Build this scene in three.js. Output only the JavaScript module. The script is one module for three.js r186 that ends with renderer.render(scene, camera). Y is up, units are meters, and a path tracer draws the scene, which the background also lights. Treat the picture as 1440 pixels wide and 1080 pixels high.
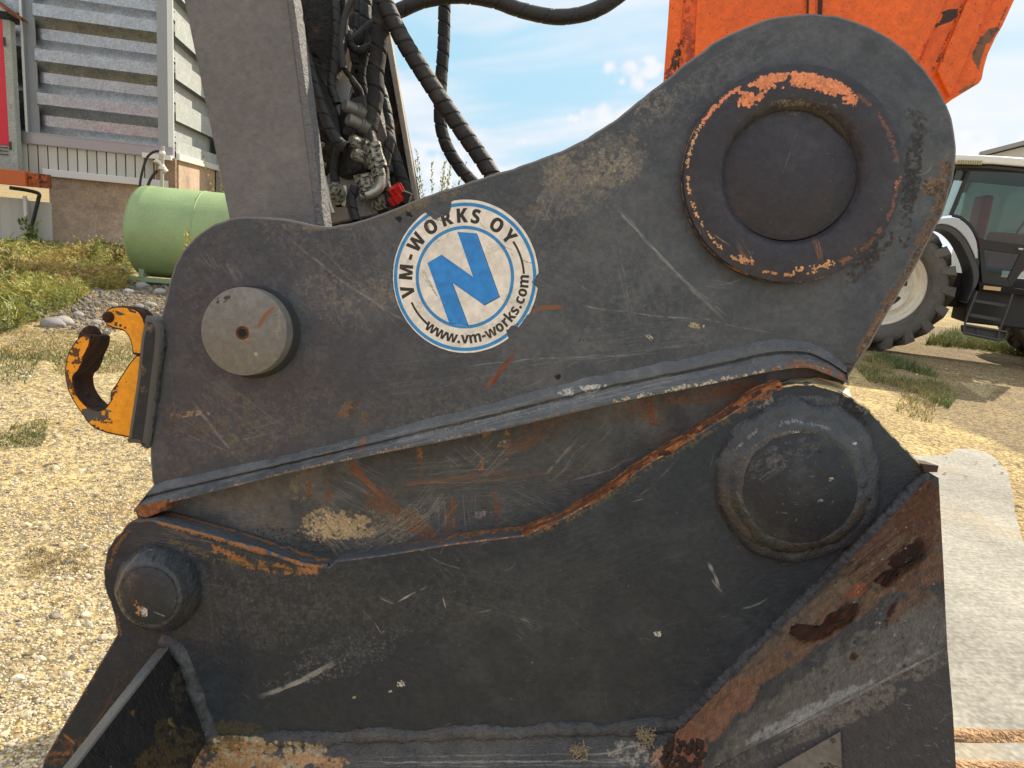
import * as THREE from 'three';
import { mergeGeometries, toCreasedNormals, mergeVertices } from 'three/addons/utils/BufferGeometryUtils.js';
import { RoundedBoxGeometry } from 'three/addons/geometries/RoundedBoxGeometry.js';

// ---------------------------------------------------------------- camera, sky, sun, exposure
const V3 = (x, y, z) => new THREE.Vector3(x, y, z);
const D = Math.PI / 180;
const scene = new THREE.Scene();
const FOC = 1000, CX = 720, CY = 540;                       // focal length in photo pixels
const camera = new THREE.PerspectiveCamera(2 * Math.atan(540 / FOC) / D, 4 / 3, 0.05, 600);
camera.position.set(0, 1.25, 0);
const qPitch = new THREE.Quaternion().setFromAxisAngle(V3(1, 0, 0), -12.5 * D);
const qRoll = new THREE.Quaternion().setFromAxisAngle(V3(0, 0, 1), 5.5 * D);
camera.quaternion.copy(qPitch).multiply(qRoll);
camera.updateMatrixWorld(true);
const SUN_AZ = 42 * D, SUN_EL = 37 * D;
const sunDir = V3(Math.sin(SUN_AZ) * Math.cos(SUN_EL), Math.sin(SUN_EL), -Math.cos(SUN_AZ) * Math.cos(SUN_EL));
const sun = new THREE.DirectionalLight(0xfff0d8, 3.9);
sun.position.copy(sunDir).multiplyScalar(60);
sun.castShadow = true; sun.shadow.mapSize.set(4096, 4096);
sun.shadow.camera.left = -24; sun.shadow.camera.right = 24; sun.shadow.camera.top = 24; sun.shadow.camera.bottom = -24; sun.shadow.camera.far = 140;
sun.name = 'sun';
scene.add(sun); scene.add(sun.target);
const EXPOSURE = 1.58;

// ---------------------------------------------------------------- numbers
let seed = 7;
const rnd = () => { seed = (seed * 1664525 + 1013904223) >>> 0; return seed / 4294967296; };
const rr = (a, b) => a + (b - a) * rnd();
const LAT = new Float32Array(65536);
for (let i = 0; i < 65536; i++) LAT[i] = rnd();
function vn(x, y) {                                          // value noise 0..1
  const xi = Math.floor(x), yi = Math.floor(y); let fx = x - xi, fy = y - yi;
  fx = fx * fx * (3 - 2 * fx); fy = fy * fy * (3 - 2 * fy);
  const a = (xi & 255), b = ((xi + 1) & 255), c = (yi & 255) << 8, d = ((yi + 1) & 255) << 8;
  const p = LAT[a | c], q = LAT[b | c], r = LAT[a | d], s = LAT[b | d];
  return p + (q - p) * fx + (r - p + (p - q - r + s) * fx) * fy;
}
function fbm(x, y, o = 4) { let s = 0, a = 0.5, t = 0; for (let i = 0; i < o; i++) { s += a * vn(x, y); t += a; x = x * 2.03 + 17.1; y = y * 2.03 + 5.7; a *= 0.5; } return s / t; }
const clamp = (x, a = 0, b = 1) => Math.min(b, Math.max(a, x));
const sstep = (a, b, x) => { const t = clamp((x - a) / (b - a)); return t * t * (3 - 2 * t); };
const mix = (a, b, t) => a + (b - a) * t;
const toS = (c) => 255 * (c <= 0.0031308 ? 12.92 * c : 1.055 * Math.pow(c, 1 / 2.4) - 0.055);

// a photo pixel as a ray, as a point at a depth, as a point on the ground
function ray(px, py) { return V3((px - CX) / FOC, -(py - CY) / FOC, -1).applyQuaternion(camera.quaternion); }
const at = (px, py, depth) => ray(px, py).multiplyScalar(depth).add(camera.position);
function ground(px, py, h = 0) { const d = ray(px, py); return d.multiplyScalar((h - camera.position.y) / d.y).add(camera.position); }

// a working frame: origin, rotation; loc() puts a photo pixel on its plane z = const (or on any plane of the frame)
function Frame(origin, quat) {
  const inv = quat.clone().invert();
  const eye = camera.position.clone().sub(origin).applyQuaternion(inv);
  const dir = (px, py) => ray(px, py).applyQuaternion(inv);
  return {
    origin, quat, eye,
    loc(px, py, z = 0) { const d = dir(px, py), t = (z - eye.z) / d.z; return V3(eye.x + d.x * t, eye.y + d.y * t, z); },
    on(px, py, n, p) { const d = dir(px, py), t = n.dot(p.clone().sub(eye)) / n.dot(d); return d.multiplyScalar(t).add(eye); },
  };
}

// ---------------------------------------------------------------- sky (air and clouds)
{
  const W = 2048, H = 1024, data = new Float32Array(W * H * 4);
  const puffs = [];
  const puff = (px, py, r, n, flat = 0.5) => { for (let i = 0; i < n; i++) { const a = rr(0, 6.28), q = Math.sqrt(rnd()) * r; puffs.push([ray(px + Math.cos(a) * q * 1.5, py + Math.sin(a) * q * flat).normalize(), rr(0.25, 0.6) * r / 1000 * 0.62]); } };
  puff(888, 104, 34, 16, 0.36); puff(862, 109, 14, 6, 0.5); puff(924, 98, 14, 7, 0.5); puff(850, 163, 30, 8, 0.25); puff(812, 168, 14, 4, 0.3);
  puff(1378, 206, 46, 16, 0.26); puff(1352, 212, 30, 10, 0.3); puff(730, 200, 9, 3, 0.5);
  puff(612, 228, 34, 10, 0.5); puff(640, 250, 40, 10, 0.4);
  // the same kind of low clouds all round
  for (let i = 0; i < 50; i++) { const a = rr(0, 6.283), e = rr(0.03, 0.22), r = rr(0.02, 0.05); const c = V3(Math.cos(a) * Math.cos(e), Math.sin(e), Math.sin(a) * Math.cos(e));
    const p = c.clone().applyQuaternion(camera.quaternion.clone().invert()); if (p.z < 0 && Math.abs(p.x / p.z) < 0.85 && Math.abs(p.y / p.z) < 0.62) continue;
    for (let k = 0; k < 9; k++) puffs.push([c.clone().add(V3(rr(-1, 1) * r * 1.6, rr(-0.4, 0.5) * r, rr(-1, 1) * r * 1.6)).normalize(), r * rr(0.3, 0.7)]); }
  const cell = new Map(), key = (x, y) => x * 4096 + y;
  for (const p of puffs) { const u = (Math.atan2(p[0].z, p[0].x) / (2 * Math.PI) + 0.5) * 128, v = (Math.asin(p[0].y) / Math.PI + 0.5) * 64; const R = Math.ceil(p[1] * 1.3 / (Math.PI / 64)) + 1;
    for (let a = -R; a <= R; a++) for (let b = -R; b <= R; b++) { const k = key((Math.floor(u) + a + 256) % 128, Math.floor(v) + b); if (!cell.has(k)) cell.set(k, []); cell.get(k).push(p); } }
  for (let j = 0; j < H; j++) for (let i = 0; i < W; i++) {
    const th = ((i + 0.5) / W - 0.5) * 2 * Math.PI, ph = ((j + 0.5) / H - 0.5) * Math.PI;
    const x = Math.cos(th) * Math.cos(ph), y = Math.sin(ph), z = Math.sin(th) * Math.cos(ph);
    const e = Math.max(y, 0), hz = Math.exp(-e * 5.5);
    let r = mix(0.31, 0.45, hz), g = mix(0.54, 0.67, hz), b = mix(0.82, 0.89, hz);
    const cs = x * sunDir.x + y * sunDir.y + z * sunDir.z, glow = Math.pow(Math.max(cs, 0), 6) * 0.35;
    r += glow; g += glow * 0.97; b += glow * 0.9;
    // thin high cloud on a plane overhead
    if (y > 0.005) {
      const k = 1 / (y + 0.09), X = x * k, Z = z * k, c = Math.cos(0.5), s = Math.sin(0.5), U = X * c + Z * s, Vv = -X * s + Z * c;
      const wx = fbm(U * 0.7 + 50, Vv * 0.7, 3) * 1.6, w1 = fbm(U * 0.9 + 3 + wx, Vv * 1.9 + 9 + wx, 6), w2 = fbm(U * 2.0 + 31 + wx, Vv * 6.5 + 2 + wx * 2, 5), w3 = fbm(U * 0.35 + 8, Vv * 0.4 + 1, 3);
      let ci = sstep(0.20, 0.66, w1 * 0.62 + w2 * 0.34 + (w3 - 0.5) * 0.45 + 0.06) * 0.95;
      r = mix(r, 0.84, ci); g = mix(g, 0.90, ci); b = mix(b, 0.95, ci);
    }
    const list = cell.get(key(Math.floor(i / W * 128), Math.floor(j / H * 64)));
    if (list) { let f = 0; for (const [d, rad] of list) { const q = 1 - Math.acos(clamp(d.x * x + d.y * y + d.z * z, -1, 1)) / (rad * 1.25); if (q > 0) f = 1 - (1 - f) * (1 - Math.min(1, q * 1.2)); }
      if (f > 0) { const nz = fbm(th * 70 + 5, ph * 95, 6), n2 = fbm(th * 260, ph * 300 + 9, 3); const a = sstep(0.12, 0.9, f * 0.85 + (nz - 0.5) * 1.7 + (n2 - 0.5) * 0.7) * 0.72; const sh = 0.88 + 0.16 * nz; r = mix(r, 0.97 * sh, a); g = mix(g, 0.96 * sh, a); b = mix(b, 0.94 * sh, a); } }
    if (y < 0) { const t = sstep(0, 0.08, -y); r = mix(r, 0.3, t); g = mix(g, 0.29, t); b = mix(b, 0.26, t); }
    const o = (j * W + i) * 4, SK = 0.80, lim = (q) => (q < 0.62 ? q : 0.62 + (q - 0.62) * 0.55); r = lim(r); g = lim(g); b = lim(b); data[o] = r * SK; data[o + 1] = g * SK; data[o + 2] = b * SK; data[o + 3] = 1;
  }
  const sky = new THREE.DataTexture(data, W, H, THREE.RGBAFormat, THREE.FloatType);
  sky.mapping = THREE.EquirectangularReflectionMapping; sky.magFilter = sky.minFilter = THREE.LinearFilter; sky.needsUpdate = true;
  scene.background = sky; scene.environment = sky; scene.environmentIntensity = 1; scene.backgroundIntensity = 1;
}

// ---------------------------------------------------------------- names
const used = new Map();
function numbered(n) { const k = used.get(n) || 0; used.set(n, k + 1); return k ? `${n}_${String(k).padStart(3, '0')}` : n; }
function thing(name, label, category, pos = [0, 0, 0], group, quat) {
  const o = new THREE.Group(); o.name = numbered(name); o.position.set(...(pos.isVector3 ? pos.toArray() : pos));
  if (quat) o.quaternion.copy(quat);
  o.userData = { label, category }; if (group) o.userData.group = group; scene.add(o); return o;
}
function part(name, geo, mat, parent, label) {
  const m = new THREE.Mesh(Array.isArray(geo) ? merge(geo) : geo, mat); m.name = name; parent.add(m); if (label) m.userData.label = label; return m;
}
function struct(name, geo, mat) { const m = part(name, geo, mat, scene); m.userData.kind = 'structure'; return m; }
function merge(list) { const a = list.map((g) => { const q = g.index ? g.toNonIndexed() : g; for (const k of Object.keys(q.attributes)) if (!['position', 'normal', 'uv'].includes(k)) q.deleteAttribute(k); if (!q.attributes.uv) q.setAttribute('uv', new THREE.BufferAttribute(new Float32Array(q.attributes.position.count * 2), 2)); return q; }); return mergeGeometries(a); }

// ---------------------------------------------------------------- shapes
// outline through photo points: [x, y] smooth, [x, y, 1] corner
function outline(list, f, per = 8) {
  const pts = list.map((p) => ({ p: f(p[0], p[1]), c: !!p[2] })), n = pts.length, out = [];
  const g = (i) => pts[(i % n + n) % n];
  for (let i = 0; i < n; i++) {
    const a = g(i), b = g(i + 1), p0 = a.c ? a.p : g(i - 1).p, p3 = b.c ? b.p : g(i + 2).p;
    if (a.c && b.c) { out.push(new THREE.Vector2(a.p.x, a.p.y)); continue; }
    for (let k = 0; k < per; k++) {
      const t = k / per, t2 = t * t, t3 = t2 * t, m = (q0, q1, q2, q3) => 0.5 * (2 * q1 + (q2 - q0) * t + (2 * q0 - 5 * q1 + 4 * q2 - q3) * t2 + (3 * q1 - q0 - 3 * q2 + q3) * t3);
      out.push(new THREE.Vector2(m(p0.x, a.p.x, b.p.x, p3.x), m(p0.y, a.p.y, b.p.y, p3.y)));
    }
  }
  return out;
}
function rough(pts, amp, freq = 60) {                        // a slightly uneven cut edge
  return pts.map((p) => new THREE.Vector2(p.x + (vn(p.x * freq + 3, p.y * freq) - 0.5) * amp, p.y + (vn(p.x * freq + 40, p.y * freq + 9) - 0.5) * amp));
}
function planarUV(g, x0, y0, x1, y1) { const p = g.attributes.position, n = g.attributes.normal, u = new Float32Array(p.count * 2); for (let i = 0; i < p.count; i++) { const side = n && Math.abs(n.getZ(i)) < 0.4, a = side ? Math.abs(n.getX(i)) : 0, z = side ? p.getZ(i) : 0; u[2 * i] = (p.getX(i) + z * a * 0.9 - x0) / (x1 - x0); u[2 * i + 1] = (p.getY(i) + z * (side ? 0.9 : 0) - y0) / (y1 - y0); } g.setAttribute('uv', new THREE.BufferAttribute(u, 2)); return g; }
function metreUV(g, s = 1) {                                  // box projection in metres
  if (g.index) g = g.toNonIndexed(); const p = g.attributes.position, n = g.attributes.normal, u = new Float32Array(p.count * 2);
  for (let i = 0; i < p.count; i++) { const a = Math.abs(n.getX(i)), b = Math.abs(n.getY(i)), c = Math.abs(n.getZ(i)), x = p.getX(i), y = p.getY(i), z = p.getZ(i); let q; if (c >= a && c >= b) q = [x, y]; else if (a >= b) q = [z, y]; else q = [x, z]; u[2 * i] = q[0] * s; u[2 * i + 1] = q[1] * s; }
  g.setAttribute('uv', new THREE.BufferAttribute(u, 2)); return g;
}
function plate(pts, zFront, thick, bevel = 0.002, holes = []) {
  const s = new THREE.Shape(pts); for (const h of holes) s.holes.push(new THREE.Path(h));
  const g = new THREE.ExtrudeGeometry(s, { depth: thick - 2 * bevel, bevelEnabled: bevel > 0, bevelThickness: bevel, bevelSize: bevel, bevelOffset: -bevel, bevelSegments: 2, curveSegments: 8 });
  g.translate(0, 0, zFront - thick + bevel); return g;
}
function prism(pts, off) {                                    // planar polygon (3D) given a thickness vector
  const n = pts.length, a = pts[1].clone().sub(pts[0]), nrm = V3();
  for (let i = 0; i < n; i++) { const p = pts[i], q = pts[(i + 1) % n]; nrm.x += (p.y - q.y) * (p.z + q.z); nrm.y += (p.z - q.z) * (p.x + q.x); nrm.z += (p.x - q.x) * (p.y + q.y); }
  nrm.normalize(); a.addScaledVector(nrm, -a.dot(nrm)).normalize(); const b = nrm.clone().cross(a);
  const flat = pts.map((p) => new THREE.Vector2(p.clone().sub(pts[0]).dot(a), p.clone().sub(pts[0]).dot(b)));
  const tri = THREE.ShapeUtils.triangulateShape(flat, []), v = [];
  const P = (p) => v.push(p.x, p.y, p.z), q = pts.map((p) => p.clone().add(off)); const same = nrm.dot(off) < 0;
  for (const t of tri) { const [i, j, k] = same ? t : [t[0], t[2], t[1]]; P(pts[i]); P(pts[j]); P(pts[k]); P(q[i]); P(q[k]); P(q[j]); }
  for (let i = 0; i < n; i++) { const j = (i + 1) % n; const s = same ? [pts[i], q[i], q[j], pts[i], q[j], pts[j]] : [pts[i], q[j], q[i], pts[i], pts[j], q[j]]; s.forEach(P); }
  const g = new THREE.BufferGeometry(); g.setAttribute('position', new THREE.Float32BufferAttribute(v, 3)); g.computeVertexNormals(); return metreUV(g);
}
function box(w, h, d, x = 0, y = 0, z = 0, r = 0) { const g = r ? new RoundedBoxGeometry(w, h, d, 2, r) : new THREE.BoxGeometry(w, h, d); g.translate(x, y, z); return metreUV(g); }
function cyl(r, h, x, y, z, axis = 'z', seg = 24, r2 = r) { const g = new THREE.CylinderGeometry(r2, r, h, seg); if (axis === 'z') g.rotateX(Math.PI / 2); if (axis === 'x') g.rotateZ(-Math.PI / 2); g.translate(x, y, z); return g; }
function capDisc(r, h, x, y, z, ch, seg = 72) {               // a turned disc with chamfered rim, front face at z
  const g = new THREE.LatheGeometry([[0, 0], [r - ch, 0], [r - ch * 0.3, -ch * 0.3], [r, -ch], [r, -h]].map((p) => new THREE.Vector2(p[0], p[1])), seg);
  const q = toCreasedNormals(g, 0.5); q.rotateX(Math.PI / 2); q.translate(x, y, z); return q;
}
// a tube whose radius may vary with length and angle
function hoseGeo(points, rad, { seg = 160, ring = 18, fn = null } = {}) {
  const c = new THREE.CatmullRomCurve3(points, false, 'centripetal'), fr = c.computeFrenetFrames(seg, false), L = c.getLength(), pos = [], uv = [], idx = [];
  for (let i = 0; i <= seg; i++) { const t = i / seg, p = c.getPointAt(t), N = fr.normals[i], B = fr.binormals[i];
    for (let j = 0; j <= ring; j++) { const a = j / ring * 2 * Math.PI, r = rad * (fn ? fn(t * L, a, t) : 1); pos.push(p.x + (N.x * Math.cos(a) + B.x * Math.sin(a)) * r, p.y + (N.y * Math.cos(a) + B.y * Math.sin(a)) * r, p.z + (N.z * Math.cos(a) + B.z * Math.sin(a)) * r); uv.push(j / ring * rad * 6.28, t * L); } }
  for (let i = 0; i < seg; i++) for (let j = 0; j < ring; j++) { const a = i * (ring + 1) + j, b = a + ring + 1; idx.push(a, b, a + 1, b, b + 1, a + 1); }
  const g = new THREE.BufferGeometry(); g.setAttribute('position', new THREE.Float32BufferAttribute(pos, 3)); g.setAttribute('uv', new THREE.Float32BufferAttribute(uv, 2)); g.setIndex(idx); g.computeVertexNormals(); return g;
}
const spiral = (pitch, depth = 0.16) => (s, a) => { const f = ((s / pitch + a / (2 * Math.PI)) % 1 + 1) % 1; const e = Math.min(f, 1 - f); return 1 - depth * (1 - sstep(0.0, 0.09, e)) + 0.05 * (f - 0.5) + 0.03 * (vn(s * 260, a * 1.5) - 0.5); };
// a weld bead: flattened lumpy tube with ripples
function bead(points, r, { seg = 220, ripple = 0.0075, amp = 0.14, taper = 0 } = {}) {
  return hoseGeo(points, r, { seg, ring: 12, fn: (s, a, t) => { const tp = taper ? Math.pow(Math.max(0.0004, Math.sin(Math.PI * t)), taper) : 1; const q = s / ripple + 0.35 * vn(s * 70, r * 777) + 0.12 * Math.cos(a); const f = q - Math.floor(q); return tp * (1 + amp * 0.28 * (Math.sin(f * Math.PI) - 0.6) * (0.4 + vn(s * 30, r * 555)) + 0.5 * (vn(s * 38, r * 999) - 0.5) + 0.3 * (vn(s * 130, a * 1.3 + r * 99) - 0.5)); } });
}

// ---------------------------------------------------------------- textures
function dataTex(w, h, f, srgb = true) { const d = new Uint8Array(w * h * 4); for (let j = 0; j < h; j++) for (let i = 0; i < w; i++) { const c = f(i, j, i / w, j / h), o = (j * w + i) * 4; d[o] = clamp(c[0], 0, 255); d[o + 1] = clamp(c[1], 0, 255); d[o + 2] = clamp(c[2], 0, 255); d[o + 3] = 255; }
  const t = new THREE.DataTexture(d, w, h); t.wrapS = t.wrapT = THREE.RepeatWrapping; t.magFilter = THREE.LinearFilter; t.minFilter = THREE.LinearMipmapLinearFilter; t.generateMipmaps = true; if (srgb) t.colorSpace = THREE.SRGBColorSpace; t.needsUpdate = true; return t; }
// periodic noise for tiles
function tileN(u, v, f, o = 4, s = 0) { let r = 0, a = 0.5, t = 0; for (let k = 0; k < o; k++) { const x = u * f, y = v * f, xi = Math.floor(x), yi = Math.floor(y); let fx = x - xi, fy = y - yi; fx = fx * fx * (3 - 2 * fx); fy = fy * fy * (3 - 2 * fy); const h = (a2, b2) => LAT[((a2 % f) * 7 + s * 31 + k * 13 & 255) | (((b2 % f) * 5 + s * 17 + k * 29 & 255) << 8)]; const p = mix(h(xi, yi), h(xi + 1, yi), fx), q = mix(h(xi, yi + 1), h(xi + 1, yi + 1), fx); r += a * mix(p, q, fy); t += a; a *= 0.5; f *= 2; } return r / t; }
const rep = (t, s, sy = s) => { const c = t.clone(); c.repeat.set(s, sy); c.needsUpdate = true; return c; };
const peel = dataTex(512, 512, (i, j, u, v) => { const n = 255 * (0.65 * tileN(u, v, 24, 3, 1) + 0.35 * tileN(u, v, 96, 2, 2)); return [n, n, n]; }, false);
const roughT = dataTex(512, 512, (i, j, u, v) => { const n = 255 * clamp(0.55 + 0.75 * (tileN(u, v, 8, 5, 3) - 0.5) + 0.2 * (tileN(u, v, 128, 1, 4) - 0.5) + 0.22); return [n, n, n]; }, false);
// painted steel, mapped over a region of the photo's pixels on a plane of a frame: base tone, mottles of dust, then marks
function skin(region, loc, o) {
  const [x0, y0, x1, y1] = region, cor = [loc(x0, y1), loc(x1, y0), loc(x0, y0), loc(x1, y1)], lx0 = Math.min(...cor.map((c) => c.x)), lx1 = Math.max(...cor.map((c) => c.x)), ly0 = Math.min(...cor.map((c) => c.y)), ly1 = Math.max(...cor.map((c) => c.y));
  const k = o.k || 1.35, W = Math.min(2048, Math.round((x1 - x0) * k)), H = Math.min(2048, Math.round(W * (ly1 - ly0) / (lx1 - lx0)));
  const cv = document.createElement('canvas'); cv.width = W; cv.height = H; const c = cv.getContext('2d');
  const im = c.createImageData(W, H), d = im.data, b = o.base, ds = o.dust || [120, 112, 98], da = o.dustAmount ?? 0.35, off = (o.seed || 1) * 13.7;
  for (let j = 0; j < H; j++) for (let i = 0; i < W; i++) {
    const x = i / k, y = j / k; const big = fbm(x / 170 + off, y / 150 + off, 4), mid = fbm(x / 34 + off, y / 30, 4), fine = fbm(x / 6.0, y / 5.5 + off, 3), wipe = fbm((x + y * 0.8) / 120 + off, (y - x * 0.55) / 11 + off, 3);
    const t = clamp(sstep(0.42, 0.72, big * 0.62 + mid * 0.38) * da + (wipe - 0.5) * 0.22 * da + (fine - 0.5) * 0.22 * da + (mid - 0.5) * 0.16);
    const g = 1 + (fine - 0.5) * 0.20 + (rnd() - 0.5) * 0.10, q = (j * W + i) * 4;
    d[q] = clamp(mix(b[0], ds[0], t) * g, 0, 255); d[q + 1] = clamp(mix(b[1], ds[1], t) * g, 0, 255); d[q + 2] = clamp(mix(b[2], ds[2], t) * g, 0, 255); d[q + 3] = 255;
  }
  c.putImageData(im, 0, 0); c.lineCap = 'round'; c.lineJoin = 'round';
  const P = (px, py) => { const l = loc(px, py); return [(l.x - lx0) / (lx1 - lx0) * W, H - (l.y - ly0) / (ly1 - ly0) * H]; };
  if (o.paint) o.paint(pen(c, P, k), c, P, k);
  if (o.specks) { const p = pen(c, P, k); for (let i = 0; i < o.specks; i++) p.dot(rr(x0, x1), rr(y0, y1), rr(0.4, 1.1), rnd() < 0.7 ? [150, 148, 140] : [28, 27, 27], rr(0.15, 0.65)); }
  const t = new THREE.CanvasTexture(cv); t.colorSpace = THREE.SRGBColorSpace; t.minFilter = THREE.LinearMipmapLinearFilter; t.needsUpdate = true;
  const uv = (g) => { if (!o.coord) return planarUV(g, lx0, ly0, lx1, ly1); const p = g.attributes.position, u = new Float32Array(p.count * 2), v = V3(); for (let i = 0; i < p.count; i++) { const q = o.coord(v.fromBufferAttribute(p, i)); u[2 * i] = (q.x - lx0) / (lx1 - lx0); u[2 * i + 1] = (q.y - ly0) / (ly1 - ly0); } g.setAttribute('uv', new THREE.BufferAttribute(u, 2)); return g; };
  return { map: t, uv, box: [lx0, ly0, lx1, ly1] };
}
const css = (c, a) => `rgba(${c[0] | 0},${c[1] | 0},${c[2] | 0},${a})`;
function pen(c, P, k) {
  const o = {
    dot(x, y, r, col, a = 1) { const p = P(x, y); c.fillStyle = css(col, a); c.beginPath(); c.ellipse(p[0], p[1], r * k, r * k * rr(0.6, 1), rr(0, 3), 0, 7); c.fill(); },
    poly(pts, col, a = 1) { c.fillStyle = css(col, a); c.beginPath(); pts.forEach((q, i) => { const p = P(q[0], q[1]); i ? c.lineTo(...p) : c.moveTo(...p); }); c.closePath(); c.fill(); },
    line(pts, w, col, a = 1) { c.strokeStyle = css(col, a); c.lineWidth = w * k; c.beginPath(); pts.forEach((q, i) => { const p = P(q[0], q[1]); i ? c.lineTo(...p) : c.moveTo(...p); }); c.stroke(); },
    // a scratch: broken, grainy line
    scratch(x0, y0, x1, y1, w, col, a = 0.5, bend = 0) { const L = Math.hypot(x1 - x0, y1 - y0), n = Math.max(4, L / 2.2 | 0), nx = -(y1 - y0) / L, ny = (x1 - x0) / L, s0 = rnd() * 99; let last = null; for (let i = 0; i <= n; i++) { const t = i / n, b = bend * 4 * t * (1 - t) + (vn(i * 0.11, s0) - 0.5) * 3.2; const q = [x0 + (x1 - x0) * t + nx * b, y0 + (y1 - y0) * t + ny * b]; if (last) { const v = vn(i * 0.27, s0 + 9) * 0.75 + rnd() * 0.35; if (v > 0.3) o.line([last, q], w * (0.5 + v * 0.8), col, a * v * Math.min(1, 6 * t, 6 * (1 - t) + 0.25)); } last = q; } },
    // grainy patch of dust, rust or mud with a ragged outline
    patch(x, y, rx, ry, rot, col, a, n, size = 1.6) { const cs = Math.cos(rot), sn = Math.sin(rot), s = rnd() * 77; for (let i = 0; i < n; i++) { const th = rr(0, 6.283), q = Math.pow(rnd(), 0.6), e = 0.6 + 0.7 * vn(th * 1.6 + 5, s); const u = Math.cos(th) * q * rx * e, v = Math.sin(th) * q * ry * e, X = x + u * cs - v * sn, Y = y + u * sn + v * cs; if (fbm(X / 7, Y / 7 + s, 2) < 0.42) continue; const m = rr(0.8, 1.15); o.dot(X, Y, size * rr(0.35, 1.1), [col[0] * m, col[1] * m, col[2] * m], a * rr(0.35, 1)); } },
    // many parallel fine scratches
    brush(x, y, len, wid, ang, col, a, n) { for (let i = 0; i < n; i++) { const u = rr(-0.5, 0.5) * wid, l = len * rr(0.3, 1), s = rr(-0.5, 0.5) * (len - l), an = ang + rr(-0.07, 0.07); const cx = x - Math.sin(ang) * u + Math.cos(ang) * s, cy = y + Math.cos(ang) * u + Math.sin(ang) * s; o.scratch(cx - Math.cos(an) * l / 2, cy - Math.sin(an) * l / 2, cx + Math.cos(an) * l / 2, cy + Math.sin(an) * l / 2, rr(0.5, 1.2), col, a * rr(0.4, 1)); } },
    // chipped paint along a path (list of points): hard-edged flakes
    chips(pts, wid, col, a, n, size = 3) { const L = []; let T = 0; for (let i = 1; i < pts.length; i++) { const l = Math.hypot(pts[i][0] - pts[i - 1][0], pts[i][1] - pts[i - 1][1]); L.push(l); T += l; } for (let i = 0; i < n; i++) { let s = rnd() * T, m = 0; while (m < L.length - 1 && s > L[m]) s -= L[m++]; const t = s / L[m], p = pts[m], q = pts[m + 1], x = mix(p[0], q[0], t) + rr(-1, 1) * wid * rnd(), y = mix(p[1], q[1], t) + rr(-1, 1) * wid * rnd(); if (vn(x / 9 + 3, y / 9) < 0.36) continue; const r = size * rr(0.3, 1), k2 = 6, poly = []; for (let j = 0; j < k2; j++) { const th = j / k2 * 6.283 + rr(-0.3, 0.3), e = r * rr(0.5, 1.2); poly.push([x + Math.cos(th) * e, y + Math.sin(th) * e]); } const f = rr(0.85, 1.1); o.poly(poly, [col[0] * f, col[1] * f, col[2] * f], a); } },
  };
  return o;
}
const std = (p) => new THREE.MeshStandardMaterial(p);
const rgb = (r, g, b) => new THREE.Color().setRGB(r, g, b);
const Zm = (ox, oy, s) => (list) => list.map((p) => p.length > 2 ? [ox + p[0] / s, oy + p[1] / s, p[2]] : [ox + p[0] / s, oy + p[1] / s]);

// ---------------------------------------------------------------- frame of the quick hitch and bucket (x right, y up along the plates, z out of the plates)
const HZ = V3(-0.07, -0.07, 1).normalize(), HX = V3(1, 0, 0).addScaledVector(HZ, -HZ.x).normalize(), HY = HZ.clone().cross(HX);
const qHitch = camera.quaternion.clone().multiply(new THREE.Quaternion().setFromRotationMatrix(new THREE.Matrix4().makeBasis(HX, HY, HZ)));
const HF = Frame(at(720, 540, 0.78), qHitch);
const hl = (z = 0) => (x, y) => HF.loc(x, y, z);
const steelEdge = std({ color: rgb(0.16, 0.15, 0.14), roughness: 0.55, metalness: 0.2, bumpMap: rep(peel, 14), bumpScale: 0.0012 });
const rustMap = dataTex(512, 512, (i, j, u, v) => { const a = tileN(u, v, 6, 5, 5), b = tileN(u, v, 40, 3, 6), c = tileN(u, v, 14, 3, 8); const t = sstep(0.3, 0.7, a), k = 0.72 + 0.6 * (b - 0.5) + 0.2; const dk = sstep(0.55, 0.7, c); return [mix(mix(120, 176, t), 82, dk) * k, mix(mix(74, 112, t), 56, dk) * k, mix(mix(48, 66, t), 44, dk) * k]; });
const rustSteel = std({ map: rep(rustMap, 6), roughness: 0.85, bumpMap: rep(peel, 22), bumpScale: 0.0022 });
const weldMap = dataTex(512, 512, (i, j, u, v) => { const a = tileN(u, v, 10, 4, 9), b = tileN(u, v, 60, 2, 10), k = 0.8 + 0.5 * (b - 0.5) + 0.5 * (a - 0.5); const r = sstep(0.66, 0.8, tileN(u, v, 9, 3, 12)) * 0.6; return [mix(80, 120, r) * k, mix(84, 100, r) * k, mix(90, 80, r) * k]; });
const weldSteel = std({ map: rep(weldMap, 5), roughness: 0.55, bumpMap: rep(peel, 18), bumpScale: 0.0016 });
const steel = (s, o = {}) => new THREE.MeshPhysicalMaterial({ specularIntensity: o.spec ?? 0.6, map: s.map, roughness: o.rough ?? 0.62, metalness: o.metal ?? 0.12, roughnessMap: rep(roughT, 3, 2), bumpMap: rep(peel, o.bumpRep ?? 9, (o.bumpRep ?? 9) * 0.7), bumpScale: o.bump ?? 0.0007 });

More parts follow.
